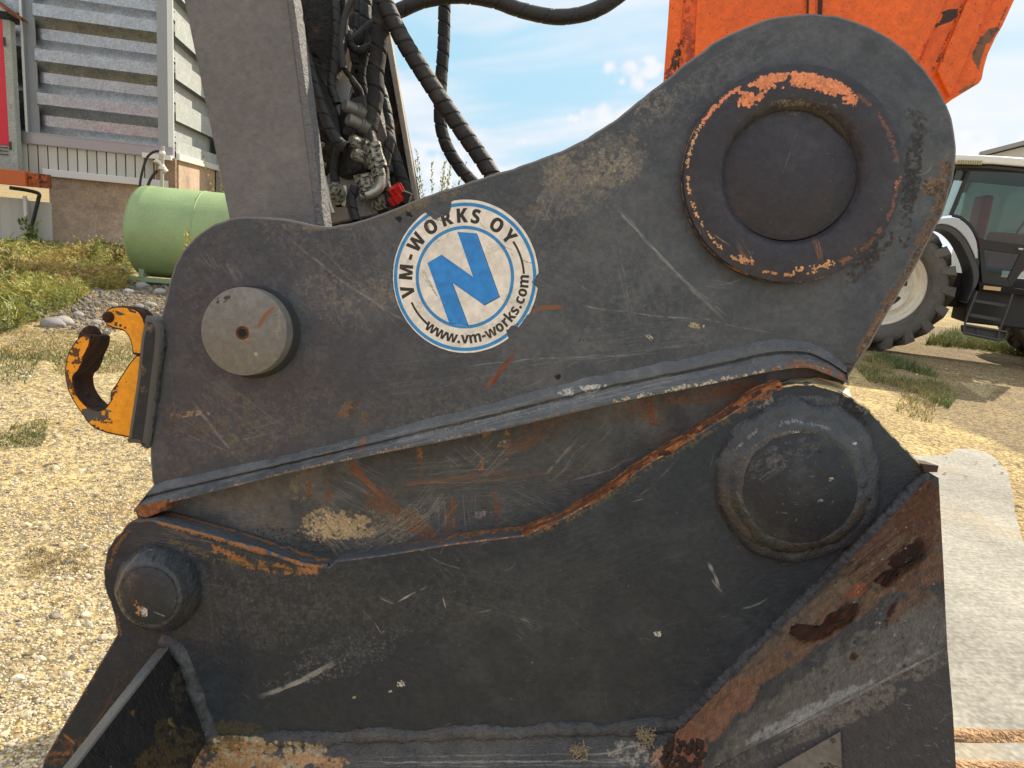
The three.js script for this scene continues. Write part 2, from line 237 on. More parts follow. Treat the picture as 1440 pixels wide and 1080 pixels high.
// ---- outline of the side plate of the hitch
const upperPx = [[216, 690, 1], [210, 640], [213, 560], [220, 480], [232, 420], [246, 372], [272, 335], [308, 312], [350, 304], [405, 308], [450, 317], [485, 315], [532, 301], [600, 275], [680, 249], [745, 228], [795, 209], [838, 186], [885, 152], [940, 108], [1000, 62], [1052, 35], [1110, 20], [1165, 20], [1214, 33], [1262, 60], [1302, 98], [1331, 143], [1344, 190], [1343, 238], [1331, 288], [1310, 335], [1281, 388], [1250, 440], [1226, 482], [1206, 512], [1192, 533, 1], [1165, 520], [1128, 500, 1], [1000, 520, 1], [700, 580, 1], [430, 643, 1]];
const DUST = [132, 124, 108], PALE = [152, 151, 145], RUST = [132, 82, 52], MUD = [112, 94, 74];
const upSkin = skin([130, 0, 1360, 720], hl(0), {
  base: [71, 76, 81], dust: [114, 116, 116], dustAmount: 0.32, k: 1.5, seed: 3, specks: 150,
  paint(p) {
    // the lower left, where it has been walked and scraped on
    p.patch(330, 600, 150, 60, -0.25, [120, 108, 90], 0.22, 5000, 2.2); p.patch(480, 360, 150, 50, 0.5, [120, 114, 104], 0.2, 4200, 2); p.patch(470, 420, 60, 40, 0.7, [134, 128, 116], 0.26, 2000, 1.8); p.patch(545, 410, 40, 30, 0.2, [134, 128, 116], 0.25, 1300, 1.8);
    p.patch(830, 250, 90, 42, -0.55, [134, 126, 108], 0.34, 4200, 2); p.patch(860, 235, 38, 30, -0.3, [166, 156, 130], 0.4, 1500, 1.6); p.patch(918, 150, 45, 20, -0.6, [140, 134, 120], 0.3, 1300, 1.7); p.patch(790, 240, 40, 24, -0.5, [150, 142, 122], 0.36, 1100, 1.6);
    p.patch(760, 300, 200, 70, -0.5, [112, 108, 100], 0.2, 6000, 2.2); p.patch(860, 420, 170, 100, 0.2, [104, 106, 104], 0.2, 7000, 2.2); p.patch(990, 120, 120, 30, -0.65, [112, 112, 108], 0.2, 3000, 2);
    p.patch(300, 430, 60, 120, 0.1, [112, 104, 92], 0.16, 4000, 2.2); p.patch(620, 560, 220, 30, -0.23, [104, 100, 92], 0.2, 4500, 2);
    // rust on the right-hand edge and where the plate is chipped
    for (const [x, y, rx, ry, ro] of [[1326, 255, 10, 34, 0.15], [1318, 300, 14, 40, 0.45], [1296, 345, 12, 44, 0.5], [1270, 396, 12, 44, 0.5], [1244, 440, 10, 34, 0.5], [1220, 480, 9, 28, 0.5], [1306, 262, 14, 12, 0]]) { p.patch(x, y, rx, ry, ro, [104, 84, 66], 0.85, 900, 1.8); p.patch(x + 3, y, rx * 0.7, ry, ro, [62, 52, 44], 0.6, 300, 1.7); p.patch(x, y, rx * 0.7, ry, ro, [142, 118, 92], 0.5, 160, 1.4); }
    p.patch(1282, 250, 14, 90, 0.12, [50, 46, 42], 0.6, 1500, 2); p.patch(1292, 170, 24, 14, 0.8, [62, 60, 56], 0.5, 500, 1.7); p.patch(1225, 360, 14, 46, 0.75, [52, 48, 44], 0.5, 900, 1.9);  // dark crescent right of the flange: grease, with contact shade painted in
    p.patch(600, 284, 70, 6, -0.3, [120, 108, 84], 0.5, 700, 1.6); p.patch(440, 320, 70, 4, 0.05, [128, 116, 90], 0.4, 500, 1.5); p.patch(560, 300, 50, 14, -0.3, [92, 82, 64], 0.4, 700, 1.6);
    // long scratches
    for (const [a, b, c, d, w, al, be] of [[856, 280, 1024, 445, 2.2, 0.5, 6], [870, 290, 1020, 450, 4, 0.22, 5], [855, 290, 885, 440, 1, 0.4, -4], [870, 370, 890, 460, 1, 0.35, 2], [800, 425, 980, 448, 1.5, 0.55, 4], [980, 444, 1090, 470, 1.5, 0.4, 2], [640, 518, 900, 500, 1.6, 0.5, -5], [720, 517, 920, 498, 1, 0.4, -3], [820, 515, 1000, 480, 1, 0.3, -3], [400, 330, 600, 470, 3, 0.28, 6], [432, 335, 560, 460, 1.3, 0.35, -4], [500, 300, 580, 420, 1, 0.2, 3], [380, 310, 420, 390, 1, 0.25, 0], [474, 366, 500, 400, 1.3, 0.4, 3], [762, 270, 775, 315, 1.3, 0.5, 2], [752, 285, 785, 240, 1.2, 0.4, 0], [800, 230, 770, 300, 1, 0.35, 2], [1098, 178, 1020, 330, 1, 0.1, 0], [240, 600, 330, 640, 1.2, 0.4, 0], [270, 560, 340, 650, 4, 0.3, 3], [330, 620, 395, 605, 1.2, 0.4, 0], [300, 615, 400, 590, 1, 0.35, 1], [240, 500, 250, 600, 1, 0.2, 2], [640, 430, 650, 300, 0.8, 0, 0], [820, 560, 800, 540, 1, 0.3, 0], [700, 560, 830, 500, 1, 0.3, 2], [1000, 400, 1045, 390, 1.3, 0.3, 3], [1310, 232, 1290, 245, 1.5, 0.4, -5]]) p.scratch(a, b, c, d, w, PALE, al, be);
    p.brush(330, 380, 34, 26, 0.95, [190, 186, 176], 0.5, 16); p.brush(300, 370, 40, 20, 0.95, [180, 176, 164], 0.45, 10); p.brush(900, 410, 60, 40, 1.2, PALE, 0.22, 22); p.brush(1015, 410, 50, 30, 0.2, PALE, 0.25, 12); p.brush(500, 440, 70, 60, 1.1, PALE, 0.2, 26); p.brush(850, 250, 120, 60, -0.9, PALE, 0.22, 30); p.brush(780, 300, 80, 50, 1.9, PALE, 0.22, 22); p.brush(620, 520, 260, 60, -0.15, PALE, 0.14, 34); p.brush(900, 470, 220, 50, -0.12, PALE, 0.18, 34); p.brush(330, 590, 160, 80, 0.6, PALE, 0.2, 40); p.brush(640, 380, 600, 260, 0.5, PALE, 0.08, 60); p.brush(1060, 70, 200, 60, -0.5, PALE, 0.1, 24); p.brush(1240, 420, 100, 60, 2.1, PALE, 0.12, 16);
    // dried mud scrapes and rust lines
    p.patch(272, 582, 26, 4, -0.08, [150, 138, 116], 0.8, 420, 1.3); p.patch(240, 585, 22, 4, -0.1, [150, 138, 116], 0.7, 260, 1.3); p.patch(300, 600, 40, 7, -0.14, [98, 88, 74], 0.5, 300, 1.4); p.patch(254, 584, 30, 5, -0.1, [86, 76, 62], 0.6, 240, 1.2);
    p.patch(485, 577, 14, 8, -0.9, [116, 92, 72], 0.8, 380, 1.4); p.patch(497, 574, 5, 14, 0.5, [86, 62, 46], 0.8, 220, 1.2); p.patch(513, 590, 6, 14, 0.1, [96, 88, 72], 0.7, 260, 1.4); p.patch(537, 579, 4, 4, 0, [150, 110, 70], 0.9, 60, 1.2); p.patch(640, 580, 120, 8, -0.22, [128, 120, 104], 0.3, 700, 1.6);
    for (let i = 0; i < 3; i++) { p.scratch(720, 503, 692, 541, 4.5, [104, 62, 42], 0.9, 2); p.scratch(715, 510, 680, 550, 2.5, [128, 80, 52], 0.7, 1); p.scratch(750, 437, 792, 432, 4, [128, 86, 58], 0.8, -2); }
    p.scratch(728, 486, 716, 516, 2.5, [110, 72, 50], 0.7, 1);
    p.patch(978, 457, 12, 4, 0.1, [186, 170, 128], 0.9, 160, 1.2); p.patch(915, 475, 6, 3, 0.5, [200, 190, 160], 0.9, 60, 1);
    p.patch(700, 400, 380, 200, -0.2, [96, 96, 93], 0.07, 5000, 2.4); p.patch(818, 478, 3, 3, 0, [24, 22, 22], 1, 50, 1.2); p.patch(785, 530, 4, 3, 0, [24, 22, 22], 1, 60, 1.3); p.patch(563, 307, 8, 5, 0.3, [20, 18, 16], 0.9, 130, 1.4); p.patch(575, 302, 6, 4, 0.3, [20, 18, 16], 0.9, 90, 1.3);
    p.patch(810, 552, 40, 4, -0.2, [186, 186, 180], 0.7, 520, 1.4);
    for (let i = 0; i < 26; i++) { const x = rr(240, 1200), y = rr(180, 560), a = rr(0, 3.1), l = rr(20, 90); p.scratch(x, y, x + Math.cos(a) * l, y + Math.sin(a) * l, rr(0.5, 1.1), PALE, rr(0.12, 0.35), rr(-5, 5)); }
    p.patch(1180, 505, 50, 14, 0.35, [74, 66, 58], 0.4, 700, 1.7); p.patch(1195, 520, 10, 12, 0, [52, 40, 34], 0.8, 200, 1.5);
  },
});
const hitch = thing('quick_hitch', 'dark grey steel quick hitch with round blue and white sticker and two large pins', 'quick hitch', HF.origin, null, qHitch);
const upperPts = rough(outline(upperPx, hl(0)), 0.0016, 90);
part('side_plate', upSkin.uv(plate(upperPts, 0, 0.034, 0.0028)), [steel(upSkin, { rough: 0.5 }), steelEdge], hitch);
part('side_plate', plate(outline(upperPx, hl(0), 4), -0.36, 0.03, 0), steelEdge, hitch);           // the far one of the pair
// cross tubes between the two side plates
{ const a = HF.loc(345, 467), b = HF.loc(1115, 245), m = HF.loc(700, 560);
  part('cross_tube', cyl(0.075, 0.33, a.x, a.y, -0.197), steelEdge, hitch); part('cross_tube', cyl(0.1, 0.33, b.x, b.y, -0.197), steelEdge, hitch);
  const w = box(0.62, 0.03, 0.326, m.x - 0.02, m.y - 0.004, -0.197); w.translate(-m.x, -m.y, 0); w.rotateZ(0.21); w.translate(m.x, m.y, 0); part('cross_plate', w, steelEdge, hitch); }

// ---- left pin
const pinSkin = skin([265, 385, 425, 545], hl(0.034), { base: [122, 121, 116], dust: [152, 149, 141], dustAmount: 0.4, k: 2.6, seed: 9, specks: 70, paint(p) {
  for (let i = 0; i < 3; i++) p.scratch(383, 432, 362, 460, 4, [134, 92, 62], 0.9, 2);
  p.patch(314, 420, 8, 3, -0.6, [58, 52, 46], 0.9, 120, 1.2); p.patch(303, 423, 3, 4, 0.3, [52, 48, 44], 0.9, 60, 1.1); p.patch(341, 468, 10, 11, 0, [170, 122, 84], 0.75, 260, 1.2); p.patch(390, 460, 3, 22, 0, [176, 166, 146], 0.5, 90, 1); p.patch(357, 498, 3, 3, 0, [200, 184, 150], 0.9, 30, 1);
  for (let i = 0; i < 14; i++) { const x = rr(290, 390), y = rr(410, 520); p.scratch(x, y, x + rr(-16, 16), y + rr(-16, 16), rr(0.5, 1), [176, 170, 158], 0.35, 1); }
} });
{ const z = 0.030, c = HF.loc(342.5, 466, z), r = 0.0478, pin = part('pin', pinSkin.uv(capDisc(r, z + 0.005, c.x, c.y, z, 0.0016)), steel(pinSkin, { rough: 0.55, bump: 0.0004 }), hitch, 'grey painted end of the left pin with a small hole');
  const hole = []; const g = new THREE.LatheGeometry([[0.0072, 0.0006], [0.0064, 0.001], [0.0052, 0.0002], [0.0046, -0.0008]].map((p) => new THREE.Vector2(...p)), 20); g.rotateX(Math.PI / 2); const h0 = HF.loc(341, 468, z); g.translate(h0.x, h0.y, z); hole.push(g);
  part('grease_hole', hole, rustSteel, pin); part('grease_hole_plug', cyl(0.0047, 0.001, h0.x, h0.y, z + 0.0001), std({ color: rgb(0.012, 0.01, 0.009), roughness: 0.9 }), pin);
  // collar behind the cap, set off-centre to form its dark shade crescent
  const col = new THREE.LatheGeometry([[0.040, 0.0], [0.0495, 0.0], [0.051, -0.004], [0.0515, -0.013]].map((p) => new THREE.Vector2(...p)), 64); col.rotateX(Math.PI / 2); const cc = HF.loc(353, 467, 0.012); col.translate(cc.x, cc.y, 0.0125); part('pin_collar', col, std({ color: rgb(0.05, 0.052, 0.055), roughness: 0.6, bumpMap: rep(peel, 8), bumpScale: 0.0015 }), hitch); }

// ---- right pin with its wide flange
const SAL = [226, 142, 98], flSkin = skin([945, 80, 1285, 410], hl(0.016), { base: [58, 58, 64], dust: [90, 90, 92], dustAmount: 0.35, k: 2.4, seed: 21, specks: 70, paint(p) {
  const ring = (a0, a1, r, n = 40) => Array.from({ length: n }, (_, i) => { const a = (a0 + (a1 - a0) * i / (n - 1)) * D; return [1115 + Math.cos(a) * r * 1.01, 245 - Math.sin(a) * r * 0.965]; });
  p.chips(ring(120, 54, 137), 12, SAL, 1, 1500, 3.0); p.chips(ring(112, 60, 141), 7, SAL, 1, 900, 2.4); p.chips(ring(108, 62, 142), 7, SAL, 1, 700, 4); p.chips(ring(124, 112, 124), 11, SAL, 1, 160, 4.5); p.chips(ring(58, 50, 136), 8, SAL, 1, 90, 3);
  p.chips(ring(150, 118, 146), 4.5, SAL, 1, 460, 1.7); p.chips(ring(205, 150, 147), 3.4, [214, 168, 116], 1, 150, 2.3); p.chips(ring(245, 205, 147), 2.6, [214, 168, 116], 1, 110, 2);
  p.chips(ring(246, 238, 140), 8, [206, 150, 106], 1, 70, 2.6); p.chips(ring(294, 270, 140), 7, [214, 162, 112], 1, 90, 2.6); p.chips(ring(270, 248, 147), 2.5, [190, 140, 96], 1, 80, 2.4);
  p.chips(ring(8, -6, 146), 4, [196, 122, 88], 1, 80, 3); p.chips(ring(52, -50, 146), 4, [118, 84, 66], 0.8, 420, 2.6); p.chips(ring(-50, -62, 144), 5, [128, 96, 76], 0.8, 120, 2.6);
  p.brush(1148, 352, 44, 12, 1.35, [150, 98, 70], 0.8, 12); p.brush(1048, 355, 40, 12, 0.95, [170, 128, 96], 0.7, 10); p.brush(985, 330, 40, 14, 1.4, PALE, 0.6, 5); p.scratch(1001, 330, 1027, 346, 1.6, PALE, 0.6); p.scratch(1125, 180, 1103, 245, 1, PALE, 0.45); p.patch(1130, 150, 50, 9, 0.1, [118, 108, 96], 0.6, 420, 1.5); p.patch(1110, 145, 20, 6, 0, [150, 140, 122], 0.5, 120, 1.3); p.patch(1160, 165, 26, 10, 0.7, [92, 82, 70], 0.6, 300, 1.5);
  p.patch(1165, 280, 14, 30, 0.4, [78, 70, 62], 0.5, 260, 1.5);
} });
{ const z = 0.017, c = HF.loc(1115, 244.5, z), R = 0.1105, r = 0.0680;
  const prof = [[r - 0.002, -0.014], [r, -0.0075], [r + 0.003, -0.003], [r + 0.006, -0.0008], [r + 0.009, 0], [R - 0.0025, 0], [R - 0.0006, -0.0008], [R, -0.0025], [R, -0.02]].map((p) => new THREE.Vector2(...p));
  let g = new THREE.LatheGeometry(prof, 96); g = toCreasedNormals(g, 0.6); g.rotateX(Math.PI / 2); g.translate(c.x, c.y, z);
  part('pin_flange', flSkin.uv(g), steel(flSkin, { rough: 0.52, bump: 0.0005 }), hitch, 'wide pin flange with orange paint showing through chips');
  const c2 = HF.loc(1110, 243, z - 0.009); part('pin', flSkin.uv(capDisc(0.0695, 0.02, c2.x, c2.y, z - 0.0088, 0.002)), steel(flSkin, { rough: 0.5, bump: 0.0005 }), hitch, 'recessed dark end of the right pin');
  // grease worked out round the recess
  const pts = []; for (let a = 20; a < 125; a += 4) pts.push(V3(c2.x + Math.cos(a * D) * 0.066, c2.y + Math.sin(a * D) * 0.066, z - 0.0088)); part('grease_ring', bead(pts, 0.0042, { seg: 90, amp: 0.2, taper: 0.6 }), std({ color: rgb(0.05, 0.043, 0.034), roughness: 0.7, bumpMap: rep(peel, 30), bumpScale: 0.002 }), hitch);
}

// ---- sticker
{ const cxp = 655, cyp = 388.5, N = 160, pts = [];
  for (let i = 0; i < N; i++) { const a = i / N * 2 * Math.PI, deg = i / N * 360; let k = 1;
    if (deg > 101 && deg < 123) { const t = (deg - 101) / 22; k = 1 - 0.15 * sstep(0, 0.18, t) * (1 - sstep(0.86, 1, t)) - 0.02 * vn(deg * 1.3, 2); }
    if (deg > 352 || deg < 1) k = 0.965 - 0.02 * vn(deg, 5); if (deg > 306 && deg < 317) k = 0.93 - 0.05 * vn(deg * 0.9, 8); if (deg > 317 && deg < 330) k = 0.985 - 0.012 * vn(deg * 1.2, 3); k -= 0.004 * vn(deg * 0.6, 11);
    const l = HF.loc(cxp + Math.cos(a) * 102.5 * k, cyp - Math.sin(a) * 108 * k, 0.0004); pts.push(new THREE.Vector2(l.x, l.y)); }
  const S = 1024, cv = document.createElement('canvas'); cv.width = cv.height = S; const c = cv.getContext('2d');
  // drawn in units where the radius of the sticker is 455
  c.translate(S / 2, S / 2); const u = S / 920; c.scale(u, u);
  const wh = '#ece9e1', bl = '#2f8dd2', bd = '#4f9fd0', bk = '#2b2926'; c.fillStyle = wh; c.fillRect(-500, -500, 1000, 1000);
  c.lineWidth = 21; c.strokeStyle = bl; c.beginPath(); c.arc(0, 0, 432, 0, 7); c.stroke(); c.lineWidth = 3; c.strokeStyle = bk;
  c.strokeStyle = bl; c.lineWidth = 20; c.beginPath(); c.arc(0, 0, 296, 0, 7); c.stroke();
  const NP = [[480, 245], [600, 255], [742, 655], [645, 708], [445, 565], [545, 835], [425, 822], [290, 440], [380, 388], [578, 530]].map(([x, y]) => [(x - 525) * 0.985, (y - 533) * 0.94]);
  const poly = () => { c.beginPath(); NP.forEach((q, i) => i ? c.lineTo(...q) : c.moveTo(...q)); c.closePath(); };
  c.save(); c.translate(5, 4); poly(); c.fillStyle = '#1d3f5e'; c.fill(); c.restore(); poly(); c.fillStyle = '#2a8be0'; c.fill();
  c.fillStyle = bk; c.textAlign = 'center'; c.textBaseline = 'middle';
  const arcText = (s, r, a0, a1, size, inward) => { c.font = `bold ${size}px sans-serif`; const w = [...s].map((ch) => c.measureText(ch).width + 2), T = w.reduce((x, y) => x + y, 0) - (w[0] + w[w.length - 1]) / 2; let s0 = 0;
    [...s].forEach((ch, i) => { const a = (a0 + (a1 - a0) * s0 / T) * D; c.save(); c.translate(Math.cos(a) * r, -Math.sin(a) * r); c.rotate(inward ? -a - Math.PI / 2 : -a + Math.PI / 2); c.fillText(ch, 0, 0); c.lineWidth = inward ? 2 : 5; c.strokeStyle = bk; c.strokeText(ch, 0, 0); c.restore(); if (i < s.length - 1) s0 += (w[i] + w[i + 1]) / 2; }); };
  arcText('VM-WORKS OY', 366, 193, 41, 112, false); arcText('www.vm-works.com', 364, 235, 356, 92, true);
  c.strokeStyle = bk; c.lineWidth = 13; c.beginPath(); c.arc(0, 0, 364, -Math.PI * 204 / 180, -Math.PI * 231 / 180, true); c.stroke(); c.beginPath(); c.arc(0, 0, 366, -35 * D, -3 * D); c.stroke();
  c.setTransform(1, 0, 0, 1, 0, 0);
  const k = S / 920; const Q = (X, Y) => [((X - 525) * 0.985 + 460) * k, ((Y - 533) * 0.94 + 460) * k]; const p = pen(c, (x, y) => [x, y], 1);
  const sc = (a, b, d, e, w, col, al, be = 0) => { const m = Q(a, b), n = Q(d, e); p.scratch(m[0], m[1], n[0], n[1], w, col, al, be); };
  sc(250, 475, 350, 650, 6, [90, 86, 78], 0.8); sc(245, 500, 370, 680, 9, [110, 104, 94], 0.6); sc(262, 480, 330, 600, 4, [70, 66, 60], 0.7); sc(745, 320, 825, 360, 6, [90, 78, 60], 0.9, 6); sc(815, 380, 830, 400, 5, [80, 74, 66], 0.9); sc(880, 420, 965, 445, 6, [122, 96, 66], 0.9, 8); sc(690, 350, 720, 420, 3, [120, 112, 100], 0.7); sc(770, 330, 760, 420, 3, [120, 112, 100], 0.7); sc(360, 600, 430, 720, 3, [30, 60, 100], 0.6); sc(620, 190, 660, 225, 5, [100, 92, 80], 0.8, 3); sc(340, 310, 420, 280, 3, [120, 112, 98], 0.6); sc(500, 560, 560, 545, 2, [40, 90, 140], 0.6);
  for (let i = 0; i < 90; i++) { const a = rr(0, 6.28), r = rr(0, 440) * k, x = S / 2 + Math.cos(a) * r, y = S / 2 + Math.sin(a) * r, t = rr(0, 6.28), l = rr(8, 60); p.scratch(x, y, x + Math.cos(t) * l, y + Math.sin(t) * l, rr(0.8, 2.2), rnd() < 0.6 ? [140, 132, 116] : [235, 232, 222], rr(0.15, 0.5), rr(-4, 4)); }
  const pt = (X, Y, rx, ry, col, a, n) => { const m = Q(X, Y); p.patch(m[0], m[1], rx, ry, rr(0, 3), col, a, n, 2.6); };
  pt(640, 900, 230, 60, [150, 144, 130], 0.45, 1500); pt(850, 700, 60, 150, [150, 144, 130], 0.45, 900); pt(700, 380, 90, 70, [168, 160, 144], 0.4, 700); pt(150, 450, 60, 110, [170, 162, 146], 0.35, 600); pt(390, 270, 80, 40, [160, 152, 136], 0.35, 500); pt(250, 720, 50, 60, [140, 132, 118], 0.4, 400); pt(340, 140, 60, 50, [60, 56, 50], 0.85, 700); pt(290, 200, 46, 20, [110, 90, 66], 0.8, 260); pt(845, 845, 22, 24, [90, 66, 46], 0.9, 200); pt(960, 560, 16, 24, [70, 56, 44], 0.9, 160); pt(500, 500, 420, 420, [190, 184, 170], 0.16, 3000);
  { const im = c.getImageData(0, 0, S, S), d = im.data; for (let j = 0; j < S; j++) for (let i = 0; i < S; i++) { const g = 0.86 + 0.22 * fbm(i / 40, j / 40, 4) + (rnd() - 0.5) * 0.06, q = (j * S + i) * 4; d[q] *= g; d[q + 1] *= g; d[q + 2] *= g * 0.985; } c.putImageData(im, 0, 0); }
  const t = new THREE.CanvasTexture(cv); t.colorSpace = THREE.SRGBColorSpace; t.minFilter = THREE.LinearMipmapLinearFilter;
  const A = HF.loc(cxp - 102.5 * 460 / 455, cyp + 108 * 460 / 455, 0.0004), B = HF.loc(cxp + 102.5 * 460 / 455, cyp - 108 * 460 / 455, 0.0004);
  const g = planarUV(plate(pts, 0.0008, 0.0009, 0), A.x, A.y, B.x, B.y);
  part('sticker', g, std({ map: t, roughness: 0.5, bumpMap: rep(peel, 5), bumpScale: 0.00025 }), hitch, 'round white sticker with blue rings and a large blue N'); }

// ---- sloping lip along the foot of the side plate, with its weld
const lipTop = [[216, 692], [430, 645], [700, 575], [860, 535], [1000, 507], [1080, 489], [1130, 490], [1160, 503], [1190, 526]], lipBot = [[188, 717], [430, 657], [700, 602], [860, 565], [1000, 537], [1075, 521], [1130, 514], [1160, 522], [1193, 536]];
const lipSkin = skin([170, 470, 1210, 740], hl(0.006), { base: [80, 85, 89], dust: [120, 122, 121], dustAmount: 0.42, k: 1.8, seed: 31, specks: 90, paint(p) {  // pale dust, and a base raised to stand in for sky sheen
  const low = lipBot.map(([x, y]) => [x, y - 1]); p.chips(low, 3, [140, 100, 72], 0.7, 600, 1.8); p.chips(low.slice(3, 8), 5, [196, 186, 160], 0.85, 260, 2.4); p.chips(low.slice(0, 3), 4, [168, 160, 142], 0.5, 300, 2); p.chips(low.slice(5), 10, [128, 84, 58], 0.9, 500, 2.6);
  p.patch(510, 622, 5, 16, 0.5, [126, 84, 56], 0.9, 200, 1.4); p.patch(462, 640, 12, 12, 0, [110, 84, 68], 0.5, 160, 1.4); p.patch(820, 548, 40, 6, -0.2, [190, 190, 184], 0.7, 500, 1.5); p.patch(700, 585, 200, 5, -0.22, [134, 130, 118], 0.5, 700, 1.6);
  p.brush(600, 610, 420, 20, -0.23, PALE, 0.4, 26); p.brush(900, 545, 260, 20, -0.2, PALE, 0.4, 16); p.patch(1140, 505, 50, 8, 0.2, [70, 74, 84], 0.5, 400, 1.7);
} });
{ const n = 260, pos = [], idx = []; const smp = (L, t) => { const s = t * (L.length - 1), i = Math.min(L.length - 2, Math.floor(s)), f = s - i, g = (k) => L[clamp(k, 0, L.length - 1)]; const cr = (a, b, c, d) => 0.5 * (2 * b + (c - a) * f + (2 * a - 5 * b + 4 * c - d) * f * f + (3 * b - a - 3 * c + d) * f * f * f); return [0, 1].map((k) => cr(g(i - 1)[k], g(i)[k], g(i + 1)[k], g(i + 2)[k])); };
  const rows = 14;
  for (let i = 0; i <= n; i++) { const t = i / n, a = smp(lipTop, t), b = smp(lipBot, t);
    for (let r = 0; r <= rows; r++) { const f = r / rows; let px = mix(a[0], b[0], f), py = mix(a[1], b[1], f) - (1 - f) * (1 - f) * (9 + 3 * vn(px * 0.06, 3) + 1.4 * vn(px * 0.3, 8)), z = f < 0.4 ? 0.0005 + 0.0068 * Math.sin(f / 0.4 * 1.9) : 0.0056 + 0.0115 * (f - 0.4) / 0.6; z -= 0.0022 * Math.exp(-Math.pow((f - 0.43) / 0.045, 2)); if (r) z += (vn(px * 0.06, f * 6) - 0.5) * 0.0014 + (f < 0.42 ? (vn(px * 0.3, f * 4) - 0.5) * 0.0008 : 0); const l = HF.loc(px, py, z); pos.push(l.x, l.y, l.z); }
    const l1 = HF.loc(b[0], b[1] + 3, 0.0167), l2 = HF.loc(b[0], b[1] + 4, -0.03); pos.push(l1.x, l1.y, l1.z, l2.x, l2.y, l2.z); const l0 = HF.loc(a[0], a[1], -0.03); pos.push(l0.x, l0.y, l0.z); }
  const m = rows + 4; for (let i = 0; i < n; i++) for (let r = 0; r < m; r++) { const a = i * m + r, b = i * m + (r + 1) % m, c = a + m, d = b + m; idx.push(a, b, c, b, d, c); }
  for (const e of [0, n]) for (let r = 1; r < m - 1; r++) idx.push(e * m, e ? e * m + r : e * m + r + 1, e ? e * m + r + 1 : e * m + r);
  let g = new THREE.BufferGeometry(); g.setAttribute('position', new THREE.Float32BufferAttribute(pos, 3)); g.setIndex(idx); g = toCreasedNormals(g, 0.5); part('lower_lip', lipSkin.uv(g), steel(lipSkin, { rough: 0.36, bump: 0.0006, metal: 0, spec: 1 }), hitch, 'dusty lip painted lighter for sky sheen, with a rusty lower edge');
}
